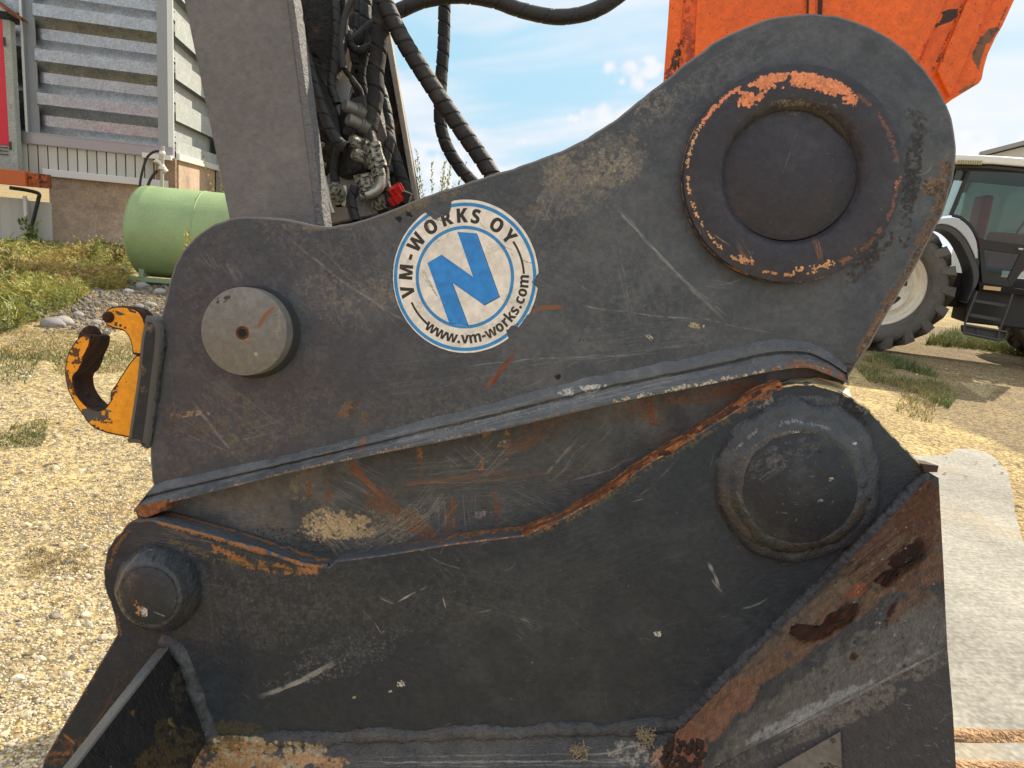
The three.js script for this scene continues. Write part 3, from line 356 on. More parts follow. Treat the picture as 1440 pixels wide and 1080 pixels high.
// ---- plate under the lip, scraped and muddy
const recPx = [[190, 716, 1], [430, 656, 1], [700, 600, 1], [1000, 535, 1], [1130, 512, 1], [1190, 535, 1], [1120, 640, 1], [800, 800, 1], [460, 850, 1], [215, 800, 1]];
const recSkin = skin([170, 500, 1210, 860], hl(-0.012), { base: [74, 78, 79], dust: [124, 122, 114], dustAmount: 0.6, k: 1.7, seed: 41, specks: 260, paint(p) {
  p.patch(480, 738, 62, 22, 0.05, [176, 156, 118], 0.75, 2600, 1.8); p.patch(460, 745, 36, 18, 0, [196, 174, 130], 0.7, 1000, 1.8); p.patch(540, 740, 60, 30, 0, [140, 126, 100], 0.5, 1600, 1.7); p.patch(420, 690, 20, 18, 0, [134, 124, 102], 0.6, 500, 1.6); p.patch(370, 735, 30, 14, 0, [120, 110, 92], 0.5, 500, 1.6); p.patch(430, 760, 60, 14, 0.2, [50, 44, 38], 0.5, 500, 1.7);
  p.patch(535, 700, 22, 20, 0.7, [104, 80, 64], 0.55, 1100, 1.9); p.patch(570, 730, 50, 15, 0.62, [104, 80, 64], 0.55, 2000, 1.9); p.patch(600, 750, 26, 10, 0.4, [110, 84, 68], 0.5, 700, 1.8); p.patch(500, 664, 14, 5, 0.9, [120, 80, 58], 0.6, 300, 1.5);
  for (let i = 0; i < 3; i++) { p.scratch(494, 650, 540, 700, 6, [118, 80, 60], 0.7, 2); p.scratch(560, 680, 720, 660, 5, [106, 82, 68], 0.4, 3); p.scratch(545, 690, 800, 660, 3, [98, 78, 66], 0.5, 2); }
  for (const [x, y, h, a] of [[435, 680, 50, 0.6], [462, 690, 40, 0.5], [698, 712, 50, 0.7], [590, 660, 44, 0.35], [638, 720, 60, 0.5], [630, 730, 50, 0.4], [915, 580, 40, 0.6], [770, 570, 24, 0.6]]) { p.patch(x, y, 5, h / 2, rr(-0.1, 0.1), [118, 76, 52], a, 300, 1.5); }
  for (const [x, y] of [[590, 636], [684, 610], [712, 612], [676, 652], [712, 652]]) p.patch(x, y, 5, 10, rr(-0.3, 0.3), [150, 106, 68], 0.8, 130, 1.5);
  p.patch(712, 625, 10, 6, 0, [170, 154, 128], 0.8, 100, 1.4); p.patch(702, 640, 4, 12, 0.6, [160, 140, 112], 0.7, 80, 1.3); p.patch(680, 723, 12, 6, 0, [150, 142, 126], 0.4, 160, 1.6);
  p.patch(900, 570, 36, 26, 0.2, [122, 82, 58], 0.5, 800, 1.7); p.patch(1010, 552, 80, 10, -0.2, [134, 88, 58], 0.6, 900, 1.7); p.patch(770, 600, 60, 18, -0.5, [110, 82, 64], 0.55, 1000, 1.7); p.patch(735, 620, 40, 20, -0.5, [104, 80, 66], 0.5, 800, 1.7); p.patch(930, 600, 14, 40, -0.5, [118, 78, 56], 0.5, 400, 1.5);
  p.scratch(808, 622, 766, 667, 4, [128, 124, 116], 0.6, 0); p.scratch(816, 636, 770, 680, 1.2, PALE, 0.5, -3); p.scratch(825, 622, 790, 664, 1, PALE, 0.5, 3); p.scratch(780, 680, 895, 640, 1.4, [150, 140, 122], 0.6, 7); p.scratch(760, 690, 830, 650, 3, [104, 82, 66], 0.6, 4);
  p.brush(650, 670, 200, 70, -0.1, PALE, 0.3, 40); p.brush(660, 640, 60, 60, 0.75, PALE, 0.4, 22); p.brush(690, 640, 70, 40, -0.8, PALE, 0.4, 26); p.brush(600, 720, 90, 60, -0.9, [170, 160, 138], 0.4, 34); p.brush(500, 680, 90, 60, 0.5, PALE, 0.3, 34); p.brush(640, 720, 60, 60, 1.5, PALE, 0.36, 26); p.brush(830, 620, 90, 60, -0.8, PALE, 0.2, 26); p.brush(760, 715, 110, 30, 0.45, PALE, 0.3, 22); p.brush(470, 745, 90, 50, 0.9, [190, 174, 140], 0.5, 60); p.brush(560, 745, 120, 40, -0.6, [170, 154, 124], 0.45, 50); p.brush(300, 710, 160, 20, 0.2, PALE, 0.25, 20); p.brush(345, 700, 90, 40, 0.7, [108, 86, 66], 0.5, 20);
} });
part('lower_side_plate', recSkin.uv(plate(outline(recPx, hl(-0.012), 2), -0.012, 0.03, 0)), [steel(recSkin, { rough: 0.66, bump: 0.001 }), steelEdge], hitch, 'scraped muddy plate under the lip');
part('lower_side_plate', plate(outline(recPx, hl(-0.028), 2), -0.31, 0.03, 0), steelEdge, hitch);
// thin edge of the lip's end at the left
part('lip_end', rustSteel ? prism([[192, 712], [235, 703], [232, 718], [205, 728], [194, 724]].map(([x, y]) => HF.loc(x, y, 0.018)), V3(0, 0, -0.04)) : null, rustSteel, hitch);

// ---- yellow hook on the left-hand edge
{ const Q = Zm(60, 410, 4.5), z0 = -0.004, f = hl(z0);
  const CH = [58, 50, 42], hookSkin = skin([80, 420, 215, 630], f, { base: [250, 168, 16], dust: [236, 146, 14], dustAmount: 0.4, k: 3.2, seed: 51, paint(p) {
    const q = (l) => Q(l); const dark = [64, 48, 38];
    p.chips(q([[520, 915], [400, 895], [300, 845], [232, 745], [172, 655], [143, 560], [143, 470], [165, 380], [205, 320]]), 3, dark, 1, 260, 2.0);
    p.chips(q([[265, 405], [240, 490], [195, 545], [215, 640], [290, 725], [375, 742], [425, 690], [470, 590]]), 4, [74, 44, 28], 1, 300, 2.2);
    p.chips(q([[220, 330], [200, 400], [230, 460]]), 7, [92, 56, 30], 1, 150, 3); p.chips(q([[150, 500], [180, 600], [230, 690]]), 5, [92, 60, 30], 1, 120, 2.4);
    p.poly(q([[248, 745], [300, 735], [360, 760], [415, 755], [418, 800], [380, 815], [330, 800], [290, 830], [255, 790]]), [76, 76, 74]); p.chips(q([[250, 745], [300, 735], [415, 755], [418, 805], [330, 805], [290, 830]]), 4, [76, 76, 74], 1, 120, 2.4); p.poly(q([[372, 755], [398, 752], [392, 785], [374, 782]]), [236, 150, 20]);
    p.chips(q([[345, 810], [400, 832], [480, 826]]), 3, [84, 60, 36], 1, 60, 1.6); p.scratch(...q([[345, 800]])[0], ...q([[352, 830]])[0], 1.2, [220, 210, 190], 0.9);
    p.poly(q([[455, 120], [480, 125], [525, 145], [490, 152], [470, 145]]), [70, 72, 68]); p.poly(q([[540, 112], [590, 125], [592, 138], [550, 128]]), [64, 56, 50]); p.poly(q([[455, 195], [475, 192], [472, 222], [452, 215]]), [70, 72, 68]); p.dot(...Q([[492, 215]])[0], 2, [60, 36, 24]); p.dot(...Q([[522, 228]])[0], 1.5, [60, 36, 24]);
    p.chips(q([[390, 200], [385, 150], [440, 98], [520, 93], [600, 118]]), 3.5, dark, 1, 160, 2.4); p.chips(q([[548, 300], [560, 380], [590, 395]]), 3, [150, 90, 20], 1, 60, 1.8); p.chips(q([[250, 290], [300, 285]]), 5, [92, 52, 26], 1, 40, 2);
    for (let i = 0; i < 40; i++) { const a = Q([[rr(150, 600), rr(100, 900)]])[0]; p.dot(a[0], a[1], rr(0.4, 1.2), [130, 80, 20], 0.8); }
  } });
  const hookMat = [std({ map: hookSkin.map, roughness: 0.48, bumpMap: rep(peel, 7), bumpScale: 0.0006 }), std({ map: rep(rustMap, 1.5), color: rgb(0.36, 0.27, 0.22), roughness: 0.75, bumpMap: rep(peel, 30), bumpScale: 0.003 })];
  const lower = Q([[590, 399, 1], [640, 399, 1], [620, 700, 1], [570, 935, 1], [520, 922], [440, 905], [380, 890], [300, 850], [230, 755], [170, 660], [140, 560], [138, 470], [160, 382], [198, 318], [235, 282], [275, 268], [305, 285], [300, 340], [268, 405, 1], [240, 490], [198, 545], [215, 640], [288, 725], [372, 745], [425, 690, 1], [428, 635], [470, 570], [540, 460]]);
  const hk = part('lifting_hook', hookSkin.uv(plate(rough(outline(lower, f, 6), 0.0006, 300), z0, 0.036, 0.0022)), hookMat, hitch, 'yellow lifting hook worn to rusty steel in its throat');
  const upper = Q([[380, 165], [397, 120], [440, 96], [520, 90], [600, 115], [640, 165, 1], [660, 235, 1], [640, 400, 1], [566, 400, 1], [550, 310], [510, 252], [450, 235], [402, 212]]);
  part('hook_jaw', hookSkin.uv(plate(outline(upper, f, 6), z0, 0.024, 0.002)), hookMat, hk);
  const b0 = HF.loc(60 + 420 / 4.5, 410 + 162 / 4.5, z0); part('bolt', [toCreasedNormals(new THREE.LatheGeometry([[0, 0.006], [0.0045, 0.0055], [0.0062, 0.003], [0.0068, -0.002]].map((p) => new THREE.Vector2(...p)), 20), 0.6).rotateX(Math.PI / 2).translate(b0.x, b0.y, z0)], hookMat[1], hk);
  // rounded rusty tip standing proud
  const t0 = HF.loc(60 + 300 / 4.5, 410 + 310 / 4.5, -0.022), tip = new THREE.SphereGeometry(0.0135, 20, 14); tip.scale(0.82, 1.35, 1.15); tip.rotateZ(-0.2); tip.translate(t0.x, t0.y, -0.022); part('hook_tip', tip, hookMat[1], hk);
  // dark welded foot
  const foot = Q([[610, 300, 1], [640, 150, 1], [700, 165], [728, 195], [745, 240], [738, 380], [715, 560], [690, 760], [662, 960], [640, 1000, 1], [595, 968], [525, 962, 1], [540, 850, 1], [585, 560, 1]]);
  const fs = skin([170, 435, 235, 640], hl(0.010), { base: [58, 58, 60], dust: [126, 112, 92], dustAmount: 0.5, k: 3, seed: 61, paint(p) { p.chips(Q([[630, 180], [600, 480], [560, 800], [535, 950]]), 4, [136, 112, 84], 0.8, 160, 2); p.patch(200, 520, 5, 8, 0, [150, 118, 84], 0.8, 60, 1.4); p.patch(203, 548, 6, 5, 0, [120, 98, 74], 0.8, 60, 1.4); p.patch(212, 462, 10, 6, 0, [140, 124, 100], 0.6, 90, 1.4); } });
  part('hook_foot', fs.uv(plate(outline(foot, hl(0.010), 5), 0.010, 0.042, 0.006)), [steel(fs, { bump: 0.0012 }), steelEdge], hitch);
  const wl = Q([[735, 200], [750, 300], [738, 420], [715, 600], [692, 780], [665, 960]]).map(([x, y]) => HF.loc(x - 1, y, 0.001)); part('weld_bead', bead(wl, 0.0065, { seg: 140, amp: 0.22 }), weldSteel, hitch);
}

// ---------------------------------------------------------------- bucket hung under the hitch
const ZE = 0.026, el = hl(ZE);
const bucket = thing('excavator_bucket', 'black steel excavator bucket with rusty ear edges and welded round pin bosses', 'excavator bucket', HF.origin, null, qHitch);
const e3 = (x, y, z = ZE) => HF.loc(x, y, z);
const earPx = [[165, 893, 1], [161, 868], [148, 830], [146, 795], [153, 770], [168, 750], [184, 734], [214, 731, 1], [250, 740, 1], [312, 757, 1], [360, 771, 1], [412, 788, 1], [440, 796, 1], [463, 797, 1], [471, 789, 1], [535, 781, 1], [640, 764, 1], [735, 751, 1], [790, 729, 1], [852, 692, 1], [905, 654, 1], [962, 621, 1], [1030, 578, 1], [1062, 555, 1], [1098, 542], [1145, 540], [1185, 551], [1218, 572, 1], [1262, 618, 1], [1302, 658, 1], [1322, 700, 1], [1310, 1150, 1], [40, 1150, 1], [62, 1066, 1], [120, 965, 1]];
const earSkin = skin([40, 530, 1340, 1090], el, {
  base: [50, 56, 62], dust: [90, 94, 96], dustAmount: 0.24, k: 1.5, seed: 71, specks: 480,
  paint(p) {
    const edge = [[214, 731], [312, 757], [412, 788], [463, 797], [535, 781], [640, 764], [735, 751], [790, 729], [852, 692], [905, 655], [962, 622], [1030, 580], [1062, 556]];
    p.patch(330, 830, 170, 70, 0.25, [96, 97, 92], 0.22, 6000, 2.2); p.patch(440, 860, 130, 80, 0, [88, 90, 88], 0.2, 5000, 2.2); p.patch(230, 950, 70, 120, 0.5, [78, 72, 66], 0.35, 3500, 2.2); p.patch(600, 840, 200, 60, 0, [84, 84, 80], 0.2, 5000, 2.2); p.patch(470, 930, 100, 26, -0.35, [118, 120, 122], 0.34, 1700, 1.7); p.patch(640, 850, 300, 40, -0.1, [80, 80, 78], 0.2, 4000, 2);
    p.chips(edge.slice(0, 4).map(([x, y]) => [x, y + 1]), 5, [152, 108, 70], 0.9, 700, 2.8); p.chips([[300, 770], [350, 792], [410, 803], [455, 800]], 8, [154, 106, 66], 0.9, 500, 3); p.chips(edge.slice(4, 7), 2.2, [176, 166, 146], 0.7, 200, 1.8); p.chips(edge.slice(5), 3.4, [150, 98, 58], 0.9, 700, 2.4); p.chips(edge.slice(6).map(([x, y]) => [x + 4, y + 5]), 7, [104, 94, 66], 0.4, 700, 2.6); p.chips([[1040, 575], [1065, 560], [1090, 556]], 8, [128, 80, 56], 0.8, 200, 2.4); p.patch(1075, 560, 14, 18, 0.4, [150, 146, 136], 0.6, 240, 1.6);
    p.chips([[240, 760], [300, 785], [380, 800], [420, 806]], 6, [96, 90, 60], 0.6, 320, 2.6); p.scratch(330, 783, 425, 803, 2.4, [70, 62, 42], 0.8, 4); p.brush(265, 762, 120, 20, 0.2, [150, 146, 130], 0.4, 16); p.brush(240, 770, 110, 16, 0.1, [150, 146, 130], 0.35, 12);
    p.chips([[182, 745], [165, 765], [152, 800]], 4, [122, 88, 62], 0.8, 130, 2); p.chips([[162, 890], [120, 967], [62, 1066]], 6, [118, 92, 54], 0.7, 420, 2.6); p.chips([[160, 850], [170, 895]], 5, [120, 92, 66], 0.8, 90, 2); p.patch(95, 1060, 40, 22, -0.3, [122, 84, 58], 0.6, 700, 1.8); p.chips([[60, 1062], [100, 1058], [118, 1062]], 3, [140, 92, 56], 0.8, 90, 2); p.scratch(168, 946, 120, 1040, 2.6, [92, 66, 48], 0.9, -4); p.scratch(90, 1032, 104, 1047, 4, [150, 104, 66], 0.7, 0);
    for (const [a, b, c, d, w, al, be] of [[558, 848, 600, 824, 2.2, 0.8, 0], [535, 840, 555, 849, 1.4, 0.7, 1], [508, 858, 538, 892, 1.2, 0.6, -2], [622, 840, 626, 856, 1.4, 0.8, 0], [362, 980, 470, 932, 6, 0.35, 3], [362, 985, 478, 930, 2, 0.5, 3], [1000, 815, 1016, 832, 3, 0.5, 1], [1042, 856, 1080, 840, 2.6, 0.5, 3], [996, 792, 1012, 826, 4, 0.4, 0], [600, 780, 650, 800, 1.5, 0.5, 2], [614, 790, 640, 810, 1, 0.4, 0], [906, 700, 888, 705, 1, 0.5, 0], [890, 706, 955, 640, 1, 0.4, 3], [760, 880, 730, 870, 1.4, 0.4, 0], [1250, 640, 1230, 655, 1, 0.4, 0], [800, 865, 830, 890, 1.2, 0.3, 2], [670, 860, 700, 850, 1.2, 0.35, 2], [420, 790, 440, 830, 1, 0.25, 0], [560, 955, 588, 967, 0.6, 0.2, 0], [852, 975, 856, 1000, 1, 0.3, 2], [1180, 740, 1210, 760, 1, 0.3, 0]]) p.scratch(a, b, c, d, w, [172, 170, 160], al, be);
    p.brush(735, 885, 30, 30, 0.75, PALE, 0.4, 12); p.brush(640, 800, 60, 60, 0.9, PALE, 0.16, 18); p.brush(840, 760, 280, 120, -0.4, PALE, 0.1, 40); p.brush(690, 840, 300, 60, 0.2, PALE, 0.1, 30); p.brush(560, 880, 300, 120, 0.4, PALE, 0.08, 30); p.brush(320, 860, 200, 100, 1.4, [120, 116, 100], 0.14, 30);
    p.patch(564, 962, 6, 5, 0, [226, 220, 200], 1, 60, 1.1); p.patch(548, 972, 3, 2, 0, [200, 196, 180], 1, 24, 1); p.patch(926, 892, 6, 4, 0, [226, 220, 200], 1, 60, 1.1); p.patch(749, 927, 4, 7, 0, [116, 98, 62], 0.9, 60, 1.2); p.patch(498, 981, 3, 2, 0, [190, 180, 120], 1, 20, 1);
    p.patch(1200, 580, 26, 16, 0.5, [34, 32, 32], 0.6, 500, 1.9); p.patch(1150, 562, 60, 8, 0, [92, 94, 96], 0.4, 700, 1.7); p.patch(1215, 575, 12, 6, 0.4, [120, 122, 122], 0.5, 90, 1.5); p.patch(1290, 668, 14, 20, 0.2, [60, 46, 38], 0.6, 300, 1.7);
    p.chips([[1310, 660], [1318, 700]], 5, [110, 66, 46], 0.9, 60, 2); p.patch(310, 1022, 110, 14, 0.12, [84, 76, 54], 0.5, 1800, 1.8); p.patch(380, 1034, 70, 7, 0.1, [92, 80, 58], 0.5, 500, 1.7);
    for (let i = 0; i < 60; i++) { const x = rr(250, 1250), y = rr(600, 1020), a = rr(0, 3.1), l = rr(4, 30); p.scratch(x, y, x + Math.cos(a) * l, y + Math.sin(a) * l, rr(0.5, 1.1), PALE, rr(0.2, 0.5), rr(-3, 3)); }
  },
});
const edgeSkin = skin([40, 530, 1340, 1090], el, { base: [78, 84, 92], dust: [112, 108, 100], dustAmount: 0.4, k: 1.2, seed: 75, specks: 60, paint(p) {
  const R1 = [150, 108, 72], R2 = [122, 78, 54]; const L = [[610, 772], [735, 758], [790, 736], [852, 699], [905, 661], [962, 628], [1030, 585], [1080, 552]];
  p.chips(L, 22, R1, 0.9, 2600, 4); p.chips(L, 22, R2, 0.9, 1500, 3.5); p.chips(L, 20, [196, 150, 96], 0.8, 420, 3); p.chips([[500, 790], [620, 770]], 10, R1, 0.7, 160, 3);
  p.chips([[150, 790], [184, 734], [214, 731], [245, 738]], 12, R2, 0.9, 420, 3.4); p.chips([[214, 733], [312, 759], [412, 790], [463, 798]], 4, [156, 110, 72], 0.9, 700, 3); p.chips([[360, 774], [412, 790], [463, 798]], 9, [154, 106, 66], 0.9, 300, 3.2);
  p.chips([[1098, 542], [1145, 540], [1185, 551], [1218, 572], [1302, 658]], 10, [226, 200, 130], 0.85, 900, 3.4); p.chips([[162, 890], [120, 967], [62, 1066]], 9, R2, 0.8, 500, 3);  // pale cream flakes at the right end stand in for sun on the edge
} });
const earSide = steel(edgeSkin, { rough: 0.75, bump: 0.002 });
const earEdge = std({ map: rep(rustMap, 9), color: rgb(1.1, 1.08, 1.02), roughness: 0.9, bumpMap: rep(peel, 30), bumpScale: 0.003 });
const earPts = rough(outline(earPx, el, 7), 0.0026, 150);
part('ear_plate', earSkin.uv(plate(earPts, ZE, 0.046, 0.002)), [steel(earSkin, { rough: 0.45, bump: 0.0005, spec: 0.45 }), earSide], bucket);
part('ear_plate', plate(outline(earPx, el, 3), -0.30, 0.05, 0), steelEdge, bucket);
part('sun_tinted_edge', prism([[1092, 546], [1108, 541], [1145, 539.5], [1183, 550], [1196, 558], [1194, 547], [1180, 538], [1147, 530.5], [1112, 533], [1094, 541]].map(([x, y], i) => HF.loc(x, y, i < 5 ? ZE - 0.001 : ZE - 0.034)), V3(0, -0.004, -0.001)), std({ color: rgb(0.62, 0.52, 0.32), roughness: 0.6, metalness: 0.2, bumpMap: rep(peel, 10), bumpScale: 0.001 }), bucket, 'bare top of the ear in a cream tone standing for sunlight');  // cream strip stands in for sunlight on the bare ear top
// weld crust standing up along the rusty top edge
{ const e = [[735, 747], [792, 726], [855, 687], [905, 650], [962, 616], [1030, 573], [1064, 549], [1096, 537]].map(([x, y]) => HF.loc(x, y + 4, ZE - 0.007)); part('rust_crust', metreUV(bead(e, 0.0072, { seg: 300, amp: 0.3, ripple: 0.017 })), earEdge, bucket, 'flaking orange rust along the ear edge');
  const f = [[330, 764], [370, 775], [412, 789], [440, 796], [462, 796]].map(([x, y]) => HF.loc(x, y, ZE - 0.003)); part('rust_crust', edgeSkin.uv(bead(f, 0.0038, { seg: 120, amp: 0.35, ripple: 0.014 })), earSide, bucket); }
// bosses: polar height fields with lumpy welds round a turned face
function boss(px, py, rings, fx, fy, seed2, S = 0.79e-3) {             // rings: [radius px, height] from outside in
  const c = HF.loc(px, py, ZE), hM = Math.max(...rings.map((q) => q[1])), c1 = HF.loc(fx, fy, ZE + hM), nA = 120, pos = [], idx = [], prof = [];
  for (let i = 0; i < rings.length; i++) prof.push(rings[i]);
  for (let k = 0; k < prof.length; k++) for (let a = 0; a <= nA; a++) { const th = (a % nA) / nA * 2 * Math.PI, w = prof[k][2] ?? 0; const n = (vn(Math.cos(th) * 3.2 + seed2 + prof[k][3] * 0.02, Math.sin(th) * 3.2 + 20) - 0.5) * 2 * w * 0.7 + (vn(Math.cos(th) * 8 + seed2 * 3, Math.sin(th) * 8 + prof[k][3]) - 0.5) * w * 1.1; const r = (prof[k][0] + n) * S; const h = prof[k][1] + (vn(Math.cos(th) * 9 + k * 3, Math.sin(th) * 9 + seed2) - 0.5) * 0.0022 * (w > 0 ? 1 : 0); const e = clamp(prof[k][1] / hM); pos.push(mix(c.x, c1.x, e) + Math.cos(th) * r * (prof[k][4] ?? 1.0), mix(c.y, c1.y, e) + Math.sin(th) * r, ZE + h); }
  for (let k = 0; k < prof.length - 1; k++) for (let a = 0; a < nA; a++) { const p = k * (nA + 1) + a, q = p + nA + 1; idx.push(p, p + 1, q, p + 1, q + 1, q); }
  const g = new THREE.BufferGeometry(); g.setAttribute('position', new THREE.Float32BufferAttribute(pos, 3)); g.setIndex(idx); g.computeVertexNormals(); return g;
}
const bossSkin = (reg, z, sd, paint, base = [50, 55, 60]) => skin(reg, hl(z), { base, dust: [92, 94, 93], dustAmount: 0.4, k: 2.2, seed: sd, specks: 110, paint });
{ const s = bossSkin([985, 560, 1255, 800], ZE + 0.02, 81, (p) => {
    const ring = (a0, a1, rx, ry) => Array.from({ length: 50 }, (_, i) => { const a = (a0 + (a1 - a0) * i / 49) * D; return [1121 + Math.cos(a) * rx, 680 - Math.sin(a) * ry]; });
    p.chips(ring(0, 360, 84, 72), 3, [112, 98, 76], 0.55, 420, 2); p.chips(ring(180, 350, 100, 88), 8, [78, 68, 52], 0.55, 800, 2.4); p.chips(ring(190, 350, 112, 100), 4, [44, 36, 28], 0.6, 500, 2.2); p.chips(ring(60, 150, 96, 86), 4, [134, 136, 136], 0.5, 340, 2); p.chips(ring(250, 262, 90, 78), 3, [150, 92, 52], 0.9, 30, 2);
    p.patch(1095, 640, 70, 26, -0.5, [110, 108, 100], 0.5, 1500, 1.8); p.brush(1090, 650, 80, 40, -0.5, [140, 138, 126], 0.4, 26); p.patch(1172, 676, 4, 5, 0, [200, 184, 140], 1, 40, 1.1); p.patch(1155, 635, 5, 4, 0, [22, 22, 22], 1, 60, 1.2); p.patch(1158, 705, 8, 2, -0.3, [180, 176, 162], 0.8, 50, 1); p.patch(1206, 625, 4, 2, 0, [210, 210, 204], 1, 30, 1); p.patch(1120, 609, 8, 3, 0, [190, 190, 186], 0.9, 60, 1);
    for (let i = 0; i < 24; i++) { const x = rr(1060, 1190), y = rr(630, 740); p.scratch(x, y, x + rr(-12, 12), y + rr(-5, 5), rr(0.6, 1.2), [170, 166, 156], 0.6, 1); } });
  const c = boss(1121, 677, [[118, -0.001, 6, 1], [113, 0.006, 6, 2], [105, 0.0095, 6, 3], [98, 0.0102, 5, 4], [95, 0.0108, 4, 4], [90, 0.0148, 4, 5], [83, 0.0172, 3, 6], [78, 0.0176, 1.5, 6], [73, 0.0168, 0.5, 6]], 1125, 686, 4.2, 0.735e-3);
  part('pin_boss', s.uv(c), steel(s, { rough: 0.38, bump: 0.0012, bumpRep: 4, spec: 1, metal: 0 }), bucket); const q = HF.loc(1125, 687, ZE + 0.018); const fsk = bossSkin([1030, 605, 1220, 770], ZE + 0.0226, 83, (p) => { p.patch(1095, 645, 60, 20, -0.5, [96, 97, 94], 0.45, 1100, 1.7); p.brush(1090, 650, 80, 40, -0.5, [130, 130, 122], 0.3, 20); p.patch(1172, 676, 4, 5, 0, [200, 184, 140], 1, 40, 1.1); p.patch(1155, 635, 5, 4, 0, [20, 20, 20], 1, 60, 1.2); p.patch(1158, 705, 8, 2, -0.3, [180, 176, 162], 0.8, 50, 1); for (let i = 0; i < 26; i++) { const x = rr(1060, 1190), y = rr(630, 740); p.scratch(x, y, x + rr(-12, 12), y + rr(-5, 5), rr(0.6, 1.2), [160, 158, 150], 0.5, 1); } }, [46, 50, 55]);
  part('boss_face', fsk.uv(capDisc(0.0575, 0.008, q.x, q.y, ZE + 0.018, 0.0016)), steel(fsk, { rough: 0.5, bump: 0.0006, bumpRep: 4 }), bucket); }
{ const s = bossSkin([140, 740, 300, 910], ZE + 0.03, 91, (p) => { p.patch(192, 856, 6, 14, -0.4, [196, 140, 88], 1, 160, 1.3); p.patch(202, 860, 5, 8, -0.3, [206, 204, 200], 1, 120, 1.2); p.patch(186, 845, 3, 6, 0, [90, 56, 36], 1, 50, 1.2); p.patch(200, 767, 8, 5, 0, [150, 120, 78], 0.8, 80, 1.3); p.scratch(216, 861, 232, 868, 1.6, [190, 186, 176], 0.8, 0); p.chips(Array.from({ length: 30 }, (_, i) => { const a = (130 + 130 * i / 29) * D; return [212 + Math.cos(a) * 46, 830 - Math.sin(a) * 58]; }), 4, [120, 96, 74], 0.7, 260, 2); p.patch(180, 815, 10, 30, 0.2, [96, 88, 78], 0.5, 300, 1.6); p.chips(Array.from({ length: 30 }, (_, i) => { const a = (-60 + 100 * i / 29) * D; return [226 + Math.cos(a) * 52, 830 - Math.sin(a) * 60]; }), 4, [104, 90, 70], 0.5, 200, 2); });
  const c = boss(223, 827, [[62, -0.001, 3, 1], [61, 0.007, 2, 2], [57, 0.012, 1.6, 3], [52, 0.019, 1.5, 4], [47, 0.026, 1.0, 5], [43, 0.0285, 0.6, 5], [39, 0.0275, 0.2, 5]], 209, 838, 1.7);
  part('pin_boss', s.uv(c), steel(s, { rough: 0.38, bump: 0.0012, bumpRep: 3, spec: 1, metal: 0 }), bucket); const q = HF.loc(209, 838, ZE + 0.029); part('boss_face', s.uv(capDisc(0.0318, 0.008, q.x, q.y, ZE + 0.0292, 0.0012, 40)), steel(s, { rough: 0.45, bump: 0.0005, bumpRep: 3 }), bucket); }

// folded shell in front of the ear: left wall, floor, sloping back plate
const planeMap = (n, p0) => { const b = V3(0, 1, 0).addScaledVector(n, -n.y).normalize(), a = b.clone().cross(n); if (a.x < 0) a.negate(); const coord = (v) => { const d = v.clone().sub(p0); return V3(d.dot(a), d.dot(b), 0); }; return { coord, loc: (x, y) => coord(HF.on(x, y, n, p0)) }; };
const shA = e3(952, 1022), shB = e3(1306, 664), shF = e3(1078, 1040, 0.125), shN = shB.clone().sub(shA).cross(shF.clone().sub(shA)).normalize(), shMap = planeMap(shN, shA);
const shFr = HF.on(1332, 908, shN, shA), shC = e3(1346, 1090, mix(HF.on(1346, 1090, shN, shA).z, 0.165, 0.55)), shN2 = shFr.clone().sub(shF).cross(shC.clone().sub(shF)).normalize(), wpMap = planeMap(shN2, shF);
const wearSkin = skin([870, 890, 1370, 1190], wpMap.loc, { coord: wpMap.coord, base: [68, 70, 72], dust: [112, 111, 106], dustAmount: 0.5, k: 1.9, seed: 107, specks: 420, paint(p) {
  for (let i = 0; i < 6; i++) p.scratch(1078 + rr(-6, 6), 1041 + rr(0, 4), 1326, 912 + rr(0, 4), rr(1.5, 3.2), [190, 190, 184], 0.16, 0); p.patch(1200, 996, 170, 26, -0.48, [112, 110, 104], 0.4, 5200, 1.8); p.patch(1210, 984, 150, 8, -0.48, [120, 119, 114], 0.3, 1600, 1.4);  // pale strokes along the fold: painted highlight of the lit edge
  for (let i = 0; i < 80; i++) { const x = rr(1120, 1340), y = rr(930, 1080); p.scratch(x, y, x + rr(-14, 14), y + rr(-12, 10), rr(0.6, 1.2), PALE, 0.45, 1); } p.patch(1010, 1075, 60, 30, -0.5, [120, 110, 96], 0.4, 900, 2);
} });
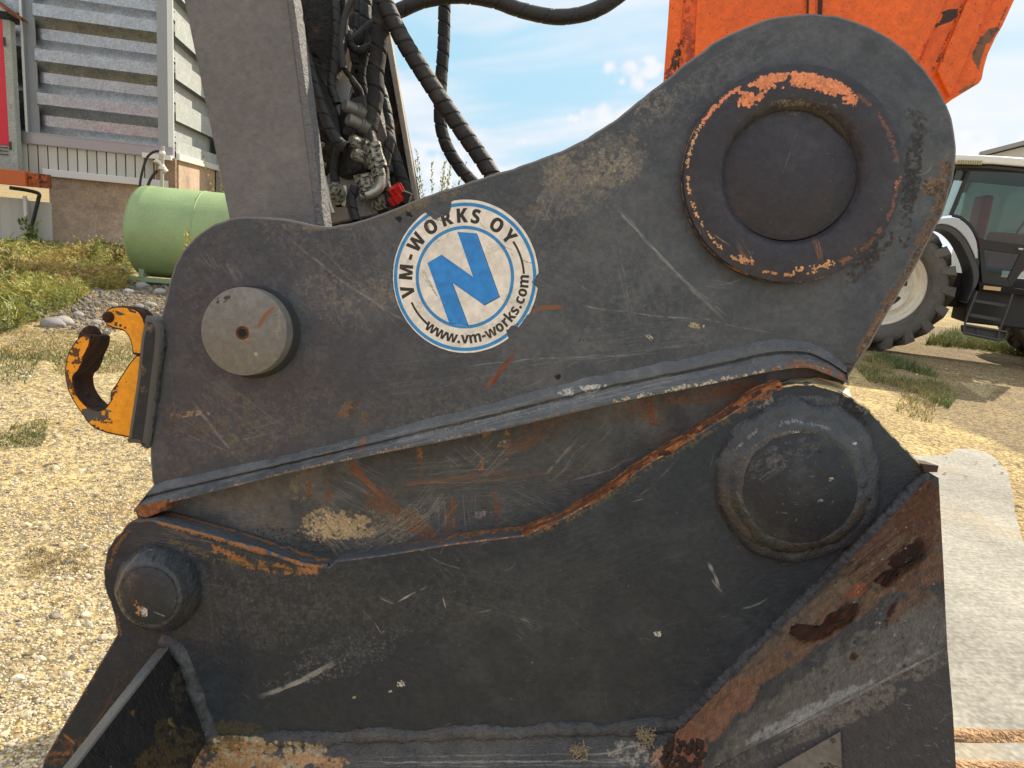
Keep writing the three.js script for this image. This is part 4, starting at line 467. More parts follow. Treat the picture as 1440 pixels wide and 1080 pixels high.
const shellSkin = skin([900, 650, 1350, 1110], shMap.loc, { coord: shMap.coord,  base: [80, 79, 77], dust: [128, 122, 112], dustAmount: 0.5, k: 2, seed: 101, specks: 420, paint(p) {
  // rust running down from the ear's corner
  p.patch(1270, 760, 64, 90, 0.6, [116, 90, 72], 0.55, 7000, 2.4); p.patch(1290, 720, 30, 60, 0.2, [104, 74, 56], 0.6, 2600, 2.2); p.patch(1200, 830, 120, 34, -0.66, [120, 98, 78], 0.5, 5200, 2.3); p.patch(1090, 930, 150, 22, -0.68, [126, 100, 80], 0.45, 4200, 2.2); p.patch(1000, 1010, 80, 26, -0.7, [140, 104, 80], 0.55, 2600, 2.2); p.patch(960, 1060, 34, 40, 0.3, [150, 104, 78], 0.7, 1600, 2.2); p.patch(1206, 830, 20, 10, -0.5, [150, 92, 62], 0.6, 200, 1.4); p.patch(1120, 880, 100, 14, -0.7, [122, 106, 88], 0.5, 1300, 2); p.patch(1290, 860, 40, 30, -0.6, [116, 92, 74], 0.4, 1200, 2.2);
  p.patch(1180, 960, 170, 34, -0.58, [116, 112, 100], 0.5, 5200, 2.1); p.patch(1100, 1010, 130, 30, -0.58, [112, 108, 98], 0.45, 3200, 2.1);
  for (let i = 0; i < 8; i++) p.scratch(1070 + rr(-6, 6), 1044 + rr(-3, 3), 1306, 915 + rr(-3, 3), rr(0.7, 1.4), [186, 186, 180], 0.3, rr(-6, 0)); p.patch(1190, 972, 150, 7, -0.48, [150, 149, 143], 0.45, 1800, 1.2); p.patch(1110, 1012, 70, 8, -0.48, [160, 159, 152], 0.4, 700, 1.3); p.patch(1240, 920, 120, 40, -0.55, [112, 108, 100], 0.45, 4200, 1.9);  // upper half of the painted highlight along the fold, over dust
   for (let i = 0; i < 60; i++) { const x = rr(1150, 1340), y = rr(920, 1080); p.scratch(x, y, x + rr(-14, 14), y + rr(-14, 10), rr(0.6, 1.2), PALE, 0.45, 1); }
  p.scratch(1258, 848, 1246, 884, 2.6, [64, 40, 30], 0.9, 3); p.brush(1240, 790, 120, 50, -0.7, [62, 42, 34], 0.7, 26); p.patch(1262, 790, 40, 8, -0.7, [56, 38, 32], 0.8, 600, 1.9); p.patch(1246, 812, 16, 6, -0.6, [48, 34, 28], 0.9, 240, 1.8); p.patch(1290, 775, 14, 8, -0.3, [52, 36, 30], 0.8, 200, 1.8);
  p.patch(1201, 922, 4, 6, 0.4, [84, 58, 44], 0.9, 60, 1.3); for (let i = 0; i < 120; i++) p.dot(rr(1100, 1320), rr(740, 900), rr(0.25, 0.6), rnd() < 0.4 ? [214, 206, 190] : [60, 40, 32], 0.9);
} });
const shellMat = steel(shellSkin, { rough: 0.72, bump: 0.0022, bumpRep: 7 });
function sheet(pts, off, s) { return s.uv(prism(pts, off)); }
{ const A = e3(952, 1022), B = e3(1306, 664), F = e3(1078, 1040, 0.125), n1 = B.clone().sub(A).cross(F.clone().sub(A)).normalize();
  const on1 = (x, y) => HF.on(x, y, n1, A);
  const p1 = [A, B, on1(1320, 672), on1(1327, 800), on1(1332, 908), F, on1(1000, 1082), on1(930, 1130)];
  const Fr = on1(1332, 908), C = shC, n2 = Fr.clone().sub(F).cross(C.clone().sub(F)).normalize(), on2 = (x, y) => HF.on(x, y, n2, F);
  const dn = V3(0.004, -0.004, -0.02);
  part('back_plate', sheet(p1, dn, shellSkin), shellMat, bucket, 'sloping back plate with reddish rust');
  part('wear_plate', sheet([F, Fr, on2(1340, 1000), on2(1350, 1180), on2(880, 1180), on2(1000, 1083)], V3(0.004, -0.004, -0.02), wearSkin), steel(wearSkin, { rough: 0.6, bump: 0.0016, bumpRep: 7 }), bucket);
  const w = [[1306, 668], [1250, 724], [1180, 796], [1100, 876], [1020, 956], [955, 1020]].map(([x, y]) => e3(x, y, ZE - 0.001)); part('weld_bead', bead(w, 0.0085, { seg: 340, amp: 0.42, ripple: 0.010 }), weldSteel, bucket);
  // worn end of the back plate
  part('torn_corner', prism([[1296, 652], [1320, 655], [1318, 664], [1300, 664]].map(([x, y]) => e3(x, y, ZE + 0.004)), V3(0, 0, -0.03)), std({ color: rgb(0.05, 0.032, 0.024), roughness: 0.85 }), bucket);
  // floor
  const f0 = e3(286, 1046), f1 = A.clone(), f2 = e3(930, 1130, 0.07), nf = f1.clone().sub(f0).cross(f2.clone().sub(f0)).normalize(), onf = (x, y) => HF.on(x, y, nf, f0);
  const flMap = planeMap(nf, f0); const floorSkin = skin([270, 1015, 1000, 1130], flMap.loc, { coord: flMap.coord,  base: [62, 65, 68], dust: [104, 103, 98], dustAmount: 0.5, k: 1.7, seed: 111, specks: 160, paint(p) {
    p.patch(380, 1058, 80, 22, 0.1, [176, 160, 128], 0.8, 4200, 2.2); p.patch(330, 1075, 70, 30, 0, [168, 128, 84], 0.75, 2400, 2.2); p.patch(440, 1070, 50, 10, 0.1, [186, 140, 96], 0.7, 700, 2); p.patch(300, 1040, 60, 12, 0.1, [120, 92, 52], 0.8, 900, 2); p.patch(900, 1060, 50, 20, 0.1, [170, 164, 148], 0.5, 700, 2); p.patch(935, 1066, 26, 18, 0.1, [180, 128, 96], 0.6, 500, 2); for (let i = 0; i < 5; i++) p.scratch(480, 1066 + i * 3, 930, 1060 + i * 4, 1.4, [170, 170, 164], 0.4, rr(-3, 5)); p.scratch(820, 1062, 905, 1046, 2, [170, 166, 150], 0.6, 2);
  } });
  part('floor_plate', sheet([f0, f1, f2, onf(230, 1160)], nf.clone().multiplyScalar(nf.y > 0 ? -0.012 : 0.012), floorSkin), steel(floorSkin, { rough: 0.4, bump: 0.002, bumpRep: 5, spec: 1, metal: 0 }), bucket);
  const wf = []; for (let i = 0; i <= 24; i++) wf.push(e3(mix(296, 950, i / 24), mix(1042, 1020, i / 24) + 2 * Math.sin(i * 1.3), ZE - 0.002)); part('weld_bead', floorSkin.uv(bead(wf, 0.0088, { seg: 360, amp: 0.4, ripple: 0.012 })), steel(floorSkin, { rough: 0.4, bump: 0.002, bumpRep: 5, spec: 1, metal: 0 }), bucket);
  // left wall: sheet painted dark for its shade, cut edge painted pale for its light
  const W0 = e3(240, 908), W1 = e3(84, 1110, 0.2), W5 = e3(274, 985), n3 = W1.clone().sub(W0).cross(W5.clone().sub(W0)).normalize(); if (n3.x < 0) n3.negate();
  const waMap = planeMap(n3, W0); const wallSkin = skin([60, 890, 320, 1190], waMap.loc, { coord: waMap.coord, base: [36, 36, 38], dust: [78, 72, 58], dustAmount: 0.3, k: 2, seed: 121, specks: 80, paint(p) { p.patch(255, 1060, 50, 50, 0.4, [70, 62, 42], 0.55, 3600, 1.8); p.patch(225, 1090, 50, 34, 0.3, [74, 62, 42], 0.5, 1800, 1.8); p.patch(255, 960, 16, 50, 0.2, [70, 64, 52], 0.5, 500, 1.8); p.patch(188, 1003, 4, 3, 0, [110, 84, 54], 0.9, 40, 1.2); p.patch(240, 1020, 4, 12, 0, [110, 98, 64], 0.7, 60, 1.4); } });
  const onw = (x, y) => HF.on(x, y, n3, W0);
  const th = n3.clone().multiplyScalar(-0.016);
  part('side_wall', sheet([W0, W1, onw(180, 1190), onw(245, 1120), onw(288, 1046), W5], th, wallSkin), steel(wallSkin, { rough: 0.6, bump: 0.0015, bumpRep: 3 }), bucket, 'inner wall painted darker for its deep shade');
  const es = skin([60, 890, 260, 1130], hl(0.1), { base: [88, 91, 94], dust: [124, 120, 112], dustAmount: 0.5, k: 2, seed: 131, paint(p) { p.chips([[110, 1080], [140, 1040], [170, 1000]], 8, [128, 86, 62], 0.7, 260, 2.2); p.chips([[225, 910], [240, 915]], 8, [160, 140, 112], 0.7, 90, 2); } });
  part('wall_edge', es.uv(prism([W0, W1, W1.clone().add(th.clone().multiplyScalar(1.05)), W0.clone().add(th.clone().multiplyScalar(1.05))], n3.clone().cross(W1.clone().sub(W0)).normalize().multiplyScalar(0.0025 * (n3.clone().cross(W1.clone().sub(W0)).y > 0 ? 1 : -1)))), steel(es, { rough: 0.36, spec: 1, metal: 0, bump: 0.0008, bumpRep: 3 }), bucket, 'edge of the side wall painted pale for the light on it');
  const wv = [[228, 898], [246, 905], [262, 930], [276, 970], [290, 1010], [300, 1040]].map(([x, y]) => e3(x, y, ZE - 0.004)); part('weld_bead', bead(wv, 0.0092, { seg: 160, amp: 0.3, ripple: 0.02 }), weldSteel, bucket);
  // identity plate
  const ip = [[1183, 1028], [1186, 1110], [1040, 1110]], n = n2.clone(); if (n.z < 0) n.negate(); const lift = (x, y, d = 0.002) => on2(x, y).addScaledVector(n, d);
  const idSkin = skin([1030, 1020, 1200, 1120], hl(0.14), { base: [112, 110, 104], dust: [140, 136, 126], dustAmount: 0.5, k: 4, seed: 141, paint(p, c) { const ln = (x, y, l, w) => p.scratch(x, y, x + l * 0.85, y - l * 0.5, w, [44, 42, 40], 0.95); for (let i = 0; i < 9; i++) ln(1112 + i * 5, 1086 - i * 2.2, 7, 1.1); for (let k = 0; k < 4; k++) for (let i = 0; i < 6; i++) p.dot(1138 + k * 5 + rr(-1, 1), 1066 - k * 3 + i * 6, rr(0.7, 1.5), [40, 38, 36], 0.95); for (let i = 0; i < 26; i++) { const a = i / 26 * 6.283; p.dot(1161 + Math.cos(a) * 10, 1066 + Math.sin(a) * 12, 0.9, [46, 44, 42], 0.9); } p.patch(1152, 1058, 7, 6, -0.5, [36, 34, 32], 0.95, 120, 1.1); p.patch(1163, 1062, 6, 4, -0.5, [40, 38, 36], 0.9, 80, 1); p.dot(1172, 1040, 1.6, [50, 48, 46], 1); } });
  part('identity_plate', idSkin.uv(prism(ip.map(([x, y]) => lift(x, y, 0.003)), n.clone().multiplyScalar(-0.0028))), steel(idSkin, { rough: 0.4, bump: 0.0006 }), bucket, 'small grey metal plate with stamped marks');
  for (const [x, y] of [[1173, 1040]]) { const q = lift(x, y, 0.0032); const s = new THREE.SphereGeometry(0.0022, 10, 6); s.translate(q.x, q.y, q.z); part('rivet', s, steelEdge, bucket); }
  // dry debris lying on the bucket
  const strawMat = std({ color: rgb(0.36, 0.30, 0.19), roughness: 0.95 }), soilMat = std({ color: rgb(0.045, 0.026, 0.018), roughness: 0.95 }), leafMat = std({ map: rep(rustMap, 3), color: rgb(0.14, 0.12, 0.115), roughness: 0.9, side: THREE.DoubleSide });
  const worldOf = (v) => v.clone().applyQuaternion(qHitch).add(HF.origin);
  const clump = (label, px, py, r, z) => { const o = HF.loc(px, py, z), gs = []; for (let i = 0; i < 150; i++) { const a = V3(rr(-1, 1), rr(-1, 1), rr(-0.4, 0.8)).multiplyScalar(r * 0.75), b = V3(rr(-1, 1), rr(-1, 1), rr(-0.6, 0.6)).normalize().multiplyScalar(r * 0.7); const g = hoseGeo([a, a.clone().addScaledVector(b, 0.5).add(V3(rr(-1, 1), rr(-1, 1), rr(-1, 1)).multiplyScalar(r * 0.2)), a.clone().add(b)], r * rr(0.02, 0.05), { seg: 4, ring: 4 }); gs.push(g); } const m = new THREE.Mesh(merge(gs), strawMat); m.name = numbered('dry_grass_tuft'); m.position.copy(worldOf(o)); m.quaternion.copy(qHitch); m.userData = { label, category: 'grass tuft' }; scene.add(m); };
  clump('small tuft of dry grass on the bucket weld, left one of two', 815, 1057, 0.0095, ZE + 0.013); clump('small tuft of dry grass on the bucket weld beside the rusty corner', 909, 1035, 0.0085, ZE + 0.011);
  const soil = []; for (let i = 0; i < 90; i++) { const s = new THREE.IcosahedronGeometry(rr(0.0016, 0.0055), 0), q = on1(mix(930, 990, rnd()), mix(1040, 1085, rnd())); s.scale(1, rr(0.5, 1), rr(0.6, 1)); s.rotateX(rr(0, 3)); s.rotateY(rr(0, 3)); s.translate(q.x, q.y, q.z + rr(0, 0.004)); soil.push(s); }
  { const m = new THREE.Mesh(merge(soil), soilMat); m.name = 'soil_heap'; m.position.copy(HF.origin); m.quaternion.copy(qHitch); m.userData = { label: 'dark crumbly soil caught in the rusty lower corner of the bucket', category: 'soil' }; scene.add(m); }
  const leaf = (name, label, pts, curl) => { const o = outline(pts.map(([x, y]) => [x, y]), (x, y) => V3(x, y, 0), 5).map((p, i) => new THREE.Vector2(p.x + rr(-2, 2), p.y + rr(-2, 2))), v = [], N = V3(-0.4, 0.5, 0.7).normalize(); const c = o.reduce((a, p) => a.add(p), new THREE.Vector2()).multiplyScalar(1 / o.length), h = (x, y) => on1(x, y).addScaledVector(N, 0.0008 + curl * 2.6 * vn(x * 0.11, y * 0.13)); const mid = o.map((p) => p.clone().lerp(new THREE.Vector2(c.x + (p.x - c.x) * 0.6, c.y + (p.y - c.y) * 0.2), 0.7));
    for (let i = 0; i < o.length; i++) { const k = (i + 1) % o.length, a = h(o[i].x, o[i].y), b = h(o[k].x, o[k].y), m1 = h(mid[i].x, mid[i].y).addScaledVector(N, curl * 0.5), m2 = h(mid[k].x, mid[k].y).addScaledVector(N, curl * 0.5), cc = h(c.x, c.y); for (const q of [a, b, m1, b, m2, m1, m1, m2, cc]) v.push(q.x, q.y, q.z); }
    const g = new THREE.BufferGeometry(); g.setAttribute('position', new THREE.Float32BufferAttribute(v, 3)); g.computeVertexNormals(); const m = new THREE.Mesh(metreUV(g), leafMat); m.name = numbered(name); m.position.copy(HF.origin); m.quaternion.copy(qHitch); m.userData = { label, category: 'leaf' }; scene.add(m); };
  leaf('dry_leaf', 'long dark brown dry leaf lying along the rusty back plate', [[1112, 890, 0.002], [1120, 880, 0.006], [1150, 884, 0.004], [1172, 862, 0.007], [1205, 848, 0.003], [1202, 866, 0.001], [1180, 882, 0.001], [1155, 898, 0.001], [1125, 900, 0.001], [1114, 894, 0.001]], 0.003);
  leaf('dry_leaf', 'crumpled brown dry leaf near the rusty right edge of the bucket', [[1236, 818, 0.001], [1248, 806, 0.008], [1270, 796, 0.006], [1288, 780, 0.009], [1300, 768, 0.003], [1296, 784, 0.001], [1276, 800, 0.001], [1258, 816, 0.001], [1246, 826, 0.001], [1238, 824, 0.001]], 0.004);
}

// ---------------------------------------------------------------- excavator arm behind the hitch, its valve block and hoses
const armMap = dataTex(512, 512, (i, j, u, v) => { const a = tileN(u, v, 5, 5, 15), b = tileN(u, v, 60, 3, 16), c = tileN(u, v, 18, 2, 17); const k = 0.88 + 0.16 * (b - 0.5) + 0.18 * (a - 0.5), t = sstep(0.55, 0.7, a) * 0.4; return [mix(120, 130, t) * k, mix(120, 127, t) * k, mix(118, 119, t) * k]; });
const armPaint = std({ map: rep(armMap, 3), roughness: 0.6, bumpMap: rep(peel, 5), bumpScale: 0.0013 });
const grime = dataTex(256, 256, (i, j, u, v) => { const a = tileN(u, v, 6, 4, 18), b = tileN(u, v, 40, 2, 19), k = 0.7 + 0.7 * (b - 0.3), t = sstep(0.5, 0.75, a); return [mix(34, 92, t) * k, mix(31, 70, t) * k, mix(29, 52, t) * k]; });
const grimy = std({ map: rep(grime, 5), roughness: 0.75, bumpMap: rep(peel, 10), bumpScale: 0.003 });
const rubber = std({ color: rgb(0.020, 0.0195, 0.019), roughness: 0.5, bumpMap: rep(peel, 20), bumpScale: 0.001 });
const dustyRubber = std({ map: rep(dataTex(256, 256, (i, j, u, v) => { const a = tileN(u, v, 5, 4, 20), b = tileN(u, v, 50, 2, 22), t = sstep(0.4, 0.75, a), k = 0.8 + 0.5 * (b - 0.4); return [mix(44, 92, t) * k, mix(43, 86, t) * k, mix(42, 74, t) * k]; }), 7), roughness: 0.75, bumpMap: rep(peel, 20), bumpScale: 0.001 });
const zinc = std({ map: rep(dataTex(256, 256, (i, j, u, v) => { const a = tileN(u, v, 7, 4, 60), b = tileN(u, v, 40, 2, 61), t = sstep(0.42, 0.66, a * 0.7 + b * 0.3); return [mix(188, 56, t), mix(184, 52, t), mix(168, 46, t)]; }), 1.6), roughness: 0.4, metalness: 0.6, bumpMap: rep(peel, 10), bumpScale: 0.0006 });
const darkSteel = std({ color: rgb(0.05, 0.047, 0.043), roughness: 0.5, metalness: 0.3, bumpMap: rep(peel, 12), bumpScale: 0.001 });
const arm = thing('excavator_arm', 'grey painted excavator arm with hoses and a valve block in its open side', 'excavator arm', HF.origin, null, qHitch);
{ const zf = -0.062, f = hl(zf);
  const pts = outline([[244, -70, 1], [258, 0, 1], [322, 306, 1], [340, 460, 1], [470, 440, 1], [447, 316, 1], [405, 0, 1], [396, -70, 1]], f);
  part('side_plate', metreUV(plate(rough(pts, 0.0012, 60), zf, 0.028, 0.002)), armPaint, arm);
  const strip = outline([[395, -70, 1], [404, 0, 1], [446, 318, 1], [458, 318, 1], [413, 0, 1], [402, -70, 1]], hl(zf + 0.001)); part('edge_strip', metreUV(plate(rough(strip, 0.002, 90), zf + 0.002, 0.03, 0.0015)), std({ map: rep(armMap, 5), color: rgb(1, 1.03, 1.08), roughness: 0.65, bumpMap: rep(peel, 8), bumpScale: 0.004 }), arm);
  const zb = -0.30; part('side_plate', metreUV(plate(outline([[330, -70, 1], [400, 430, 1], [612, 400, 1], [590, 290, 1], [545, 40, 1], [526, -70, 1]], hl(zb)), zb, 0.022, 0.002)), grimy, arm, 'dark inner face of the far arm plate');  // grimy dark tone that also takes in the shading inside the arm
  part('edge_strip', metreUV(plate(outline([[528, -70, 1], [548, 45, 1], [590, 292, 1], [583, 292, 1], [540, 45, 1], [521, -70, 1]], hl(zb + 0.012)), zb + 0.012, 0.012, 0.001)), std({ color: rgb(0.42, 0.36, 0.28), roughness: 0.7, bumpMap: rep(peel, 8), bumpScale: 0.002 }), arm, 'edge of the far arm plate in a cream tone standing for light on it');  // cream puts the light on this edge into its colour
  part('inner_plate', prism([[300, -70], [372, 300], [390, 300], [318, -70]].map(([x, y]) => HF.loc(x, y, -0.17)), V3(0, 0, -0.12)), grimy, arm);
  part('bracket', metreUV(plate(outline([[396, -70, 1], [488, -70, 1], [482, 60, 1], [472, 108, 1], [456, 96], [446, 78], [434, 72, 1], [424, 68], [408, 20, 1]], hl(-0.16)), -0.16, 0.02, 0.001)), grimy, arm, 'oily brown bracket at the top of the arm');
  part('bracket', metreUV(plate(outline([[434, 82, 1], [494, 120, 1], [486, 150], [474, 165, 1], [452, 150, 1]], hl(-0.19)), -0.19, 0.01, 0.001)), std({ color: rgb(0.26, 0.27, 0.28), roughness: 0.45, metalness: 0.3 }), arm, 'grey bracket plate above the valve block');
  part('bracket', metreUV(plate(outline([[470, 232, 1], [500, 240], [510, 262], [530, 300, 1], [440, 320, 1], [452, 260, 1]], hl(-0.21)), -0.21, 0.012, 0.001)), std({ color: rgb(0.36, 0.35, 0.32), roughness: 0.5, bumpMap: rep(peel, 8), bumpScale: 0.002 }), arm);
  part('bracket', metreUV(plate(outline([[480, 45, 1], [494, 40, 1], [496, 60], [488, 110, 1], [496, 128, 1], [476, 130, 1], [466, 110, 1]], hl(-0.25)), -0.25, 0.01, 0.001)), std({ color: rgb(0.5, 0.42, 0.32), roughness: 0.8 }), arm);
  part('guard_plate', metreUV(plate(outline([[530, 158, 1], [538, 165, 1], [550, 236, 1], [534, 232, 1], [524, 190, 1]], hl(-0.22)), -0.22, 0.008, 0.001)), std({ color: rgb(0.5, 0.33, 0.21), roughness: 0.8, bumpMap: rep(peel, 10), bumpScale: 0.002 }), arm);
  // valve block
  const c = HF.loc(508, 198, -0.21); const vb = new RoundedBoxGeometry(0.062, 0.098, 0.05, 2, 0.004); vb.rotateZ(0.18); vb.rotateY(-0.25); vb.translate(c.x, c.y, c.z);
  const block = part('valve_block', metreUV(vb), darkSteel, arm);
  const ax = V3(-0.62, 0.22, 0.75).normalize();
  const fit = (px, py, z, r, len, mat, hex) => { const o = HF.loc(px, py, z), q = new THREE.Quaternion().setFromUnitVectors(V3(0, 1, 0), ax), gs = []; const add = (geo, d) => { geo.applyQuaternion(q); geo.translate(o.x - ax.x * d, o.y - ax.y * d, o.z - ax.z * d); gs.push(geo); };
    add(toCreasedNormals(new THREE.LatheGeometry([[0, 0.0], [r * 0.8, 0], [r, -r * 0.3], [r, -len]].map((p) => new THREE.Vector2(...p)), 20), 0.6), 0); if (hex) add(new THREE.CylinderGeometry(r * 1.45, r * 1.45, len * 0.4, 6).translate(0, -len * 0.8, 0), 0); add(new THREE.CylinderGeometry(r * 1.25, r * 1.25, 0.003, 20).translate(0, -len * 0.55, 0), 0);
    part('hose_fitting', gs, mat, block); };
  const greyFit = std({ color: rgb(0.2, 0.19, 0.17), roughness: 0.45, metalness: 0.5 });
  fit(484, 147, -0.165, 0.0083, 0.034, greyFit, 1); fit(489, 167, -0.165, 0.0083, 0.034, greyFit, 1); fit(493, 196, -0.165, 0.0083, 0.034, zinc, 1); fit(497, 215, -0.165, 0.0083, 0.034, zinc, 1); fit(486, 182, -0.172, 0.008, 0.012, darkSteel, 0); fit(495, 229, -0.172, 0.008, 0.012, darkSteel, 0);
  // nuts and elbow under the big hose
  const hexAt = (px, py, z, r, h, dir, mat, name = 'nut', par = arm) => { const o = HF.loc(px, py, z), g = new THREE.CylinderGeometry(r, r, h, 6); g.applyQuaternion(new THREE.Quaternion().setFromUnitVectors(V3(0, 1, 0), dir.clone().normalize())); g.translate(o.x, o.y, o.z); return part(name, toCreasedNormals(g, 0.3), mat, par); };
  hexAt(527, 219, -0.185, 0.0135, 0.032, V3(-0.25, 1, 0.1), zinc); hexAt(532, 242, -0.185, 0.0095, 0.012, V3(-0.2, 1, 0), zinc); hexAt(511, 257, -0.18, 0.0115, 0.022, V3(-0.15, 1, 0.2), zinc); hexAt(524, 254, -0.19, 0.0095, 0.02, V3(0, 1, 0.1), zinc); hexAt(536, 255, -0.195, 0.011, 0.014, V3(0.3, 1, 0), greyFit); hexAt(513, 272, -0.185, 0.013, 0.01, V3(1, 0.15, 0.2), greyFit);
  part('elbow', [hoseGeo([[533, 238], [535, 252], [531, 266], [518, 273], [506, 274]].map(([x, y], i) => HF.loc(x, y, -0.188 + i * 0.002)), 0.0072, { seg: 40, ring: 16 })], zinc, arm);
  hexAt(535, 285, -0.2, 0.0105, 0.02, V3(1, 0.2, 0.3), zinc); hexAt(474, 272, -0.17, 0.0115, 0.022, V3(-0.3, 0.5, 0.8), zinc, 'grease_nipple'); part('lubrication_pipe', hoseGeo([[456, 248], [459, 262], [463, 285], [468, 300]].map(([x, y]) => HF.loc(x, y, -0.15)), 0.0032, { seg: 20, ring: 10 }), zinc, arm); part('lubrication_pipe', hoseGeo([[484, 262], [488, 278], [484, 290]].map(([x, y]) => HF.loc(x, y, -0.17)), 0.004, { seg: 20, ring: 10 }), zinc, arm);
  for (const [x, y] of [[453, 204], [455, 232]]) { const o = HF.loc(x, y, -0.14); part('bolt', new THREE.SphereGeometry(0.004, 12, 8).translate(o.x, o.y, o.z), zinc, arm); }
  const red = std({ color: rgb(0.62, 0.022, 0.016), roughness: 0.4 });
  for (const [x, y, h] of [[557, 267, 0.011], [557, 280, 0.010]]) { const o = HF.loc(x, y, -0.19), g = new THREE.CylinderGeometry(0.0085, 0.0075, h, 14); g.rotateX(0.5); g.rotateZ(0.5); g.translate(o.x, o.y, o.z); const k = []; for (let i = 0; i < 8; i++) { const a = i * 0.785, b = new THREE.BoxGeometry(0.003, h, 0.003); b.translate(Math.cos(a) * 0.0085, 0, Math.sin(a) * 0.0085); b.rotateX(0.5); b.rotateZ(0.5); b.translate(o.x, o.y, o.z); k.push(b); } part('protective_cap', [g, ...k], red, arm, 'bright red plastic cap'); }
  hexAt(568, 276, -0.2, 0.011, 0.014, V3(0.4, 1, 0.2), darkSteel);
  // hoses inside the arm
  const H = (l, z, r, o = {}) => hoseGeo(l.map(([x, y, dz]) => HF.loc(x, y, z + (dz || 0))), r, o);
  part('hydraulic_hose', H([[406, -30], [415, 25], [430, 75], [441, 112], [451, 145], [464, 180], [479, 203], [488, 208]], -0.15, 0.0078, { seg: 260, fn: spiral(0.021, 0.22) }), rubber, arm);
  part('hydraulic_hose', H([[540, -30], [537, 30], [532, 75], [528, 107], [529, 130], [523, 163], [519, 195], [524, 214]], -0.19, 0.0112, { seg: 260, fn: spiral(0.026, 0.18) }), dustyRubber, arm);
  part('hydraulic_hose', H([[522, 40], [512, 85], [509, 108], [515, 140], [520, 160]], -0.215, 0.0055, { seg: 120, fn: spiral(0.014, 0.2) }), dustyRubber, arm);
  part('hydraulic_hose', H([[484, 0], [481, 60], [482, 92], [496, 112], [507, 128], [511, 150]], -0.2, 0.0036, { seg: 60 }), dustyRubber, arm); part('hydraulic_hose', H([[505, -20], [486, 20], [480, 60], [483, 96]], -0.14, 0.004, { seg: 60 }), rubber, arm);
  part('hydraulic_hose', H([[536, 172], [550, 208], [560, 238], [570, 268], [578, 292]], -0.23, 0.0092, { seg: 160, fn: spiral(0.024, 0.2) }), dustyRubber, arm);
  part('hydraulic_hose', H([[500, -40], [508, 30], [500, 70], [507, 100]], -0.24, 0.009, { seg: 90, fn: spiral(0.024, 0.2) }), rubber, arm);
  for (const [l, z, r, p] of [[[[424, 40], [440, 100], [462, 140], [472, 170], [476, 200], [470, 240], [478, 290]], -0.185, 0.0062, 0.017], [[[516, -30], [514, 40], [520, 90], [536, 130], [545, 170], [552, 230], [562, 300]], -0.235, 0.0085, 0.022], [[[470, -30], [474, 40], [470, 90], [466, 120], [474, 146]], -0.155, 0.0056, 0.016], [[[548, 200], [540, 240], [548, 280], [560, 310]], -0.2, 0.0075, 0.02], [[[500, 262], [494, 280], [500, 310]], -0.165, 0.0068, 0.02], [[[478, 20], [500, 70], [530, 60], [548, 30]], -0.2, 0.006, 0.016]]) part('hydraulic_hose', H(l, z, r, { seg: 140, fn: spiral(p, 0.2) }), rubber, arm);
  // hoses hanging outside it
  const outer = (label, l, z, r, mat, o) => { const m = new THREE.Mesh(H(l, z, r, o), mat); m.name = numbered('hydraulic_hose'); m.position.copy(HF.origin); m.quaternion.copy(qHitch); m.userData = { label, category: 'hose' }; scene.add(m); };
  outer('thick spiral-wrapped hose running diagonally from the arm down behind the hitch', [[520, -60], [538, -5], [562, 48], [592, 97], [622, 143], [652, 187], [690, 243], [712, 290], [720, 330]], -0.17, 0.0112, std({ map: dustyRubber.map, color: rgb(0.8, 0.78, 0.75), roughness: 0.6, bumpMap: rep(peel, 20), bumpScale: 0.0008 }), { seg: 420, ring: 22, fn: spiral(0.0185, 0.13) });
  outer('dusty spiral-wrapped hose hanging straight down behind the diagonal one', [[627, -60], [625, 0], [624, 60], [620, 120], [619, 170], [628, 205], [648, 238], [674, 268], [690, 310]], -0.27, 0.0090, dustyRubber, { seg: 420, ring: 20, fn: spiral(0.0205, 0.16) });
  outer('black rubber hose arching across the top against the sky', [[500, 60], [532, 32], [560, 16], [592, 2], [640, -6], [692, 0], [735, 15], [785, 24], [835, 15], [880, -14], [930, -60]], -0.23, 0.0102, rubber, { seg: 420, ring: 22, fn: (s, a) => 1 + 0.05 * (vn(s * 120, a) - 0.5) - 0.10 * (((s / 0.034 + a / 6.28) % 1) < 0.07 ? 1 : 0) });
}

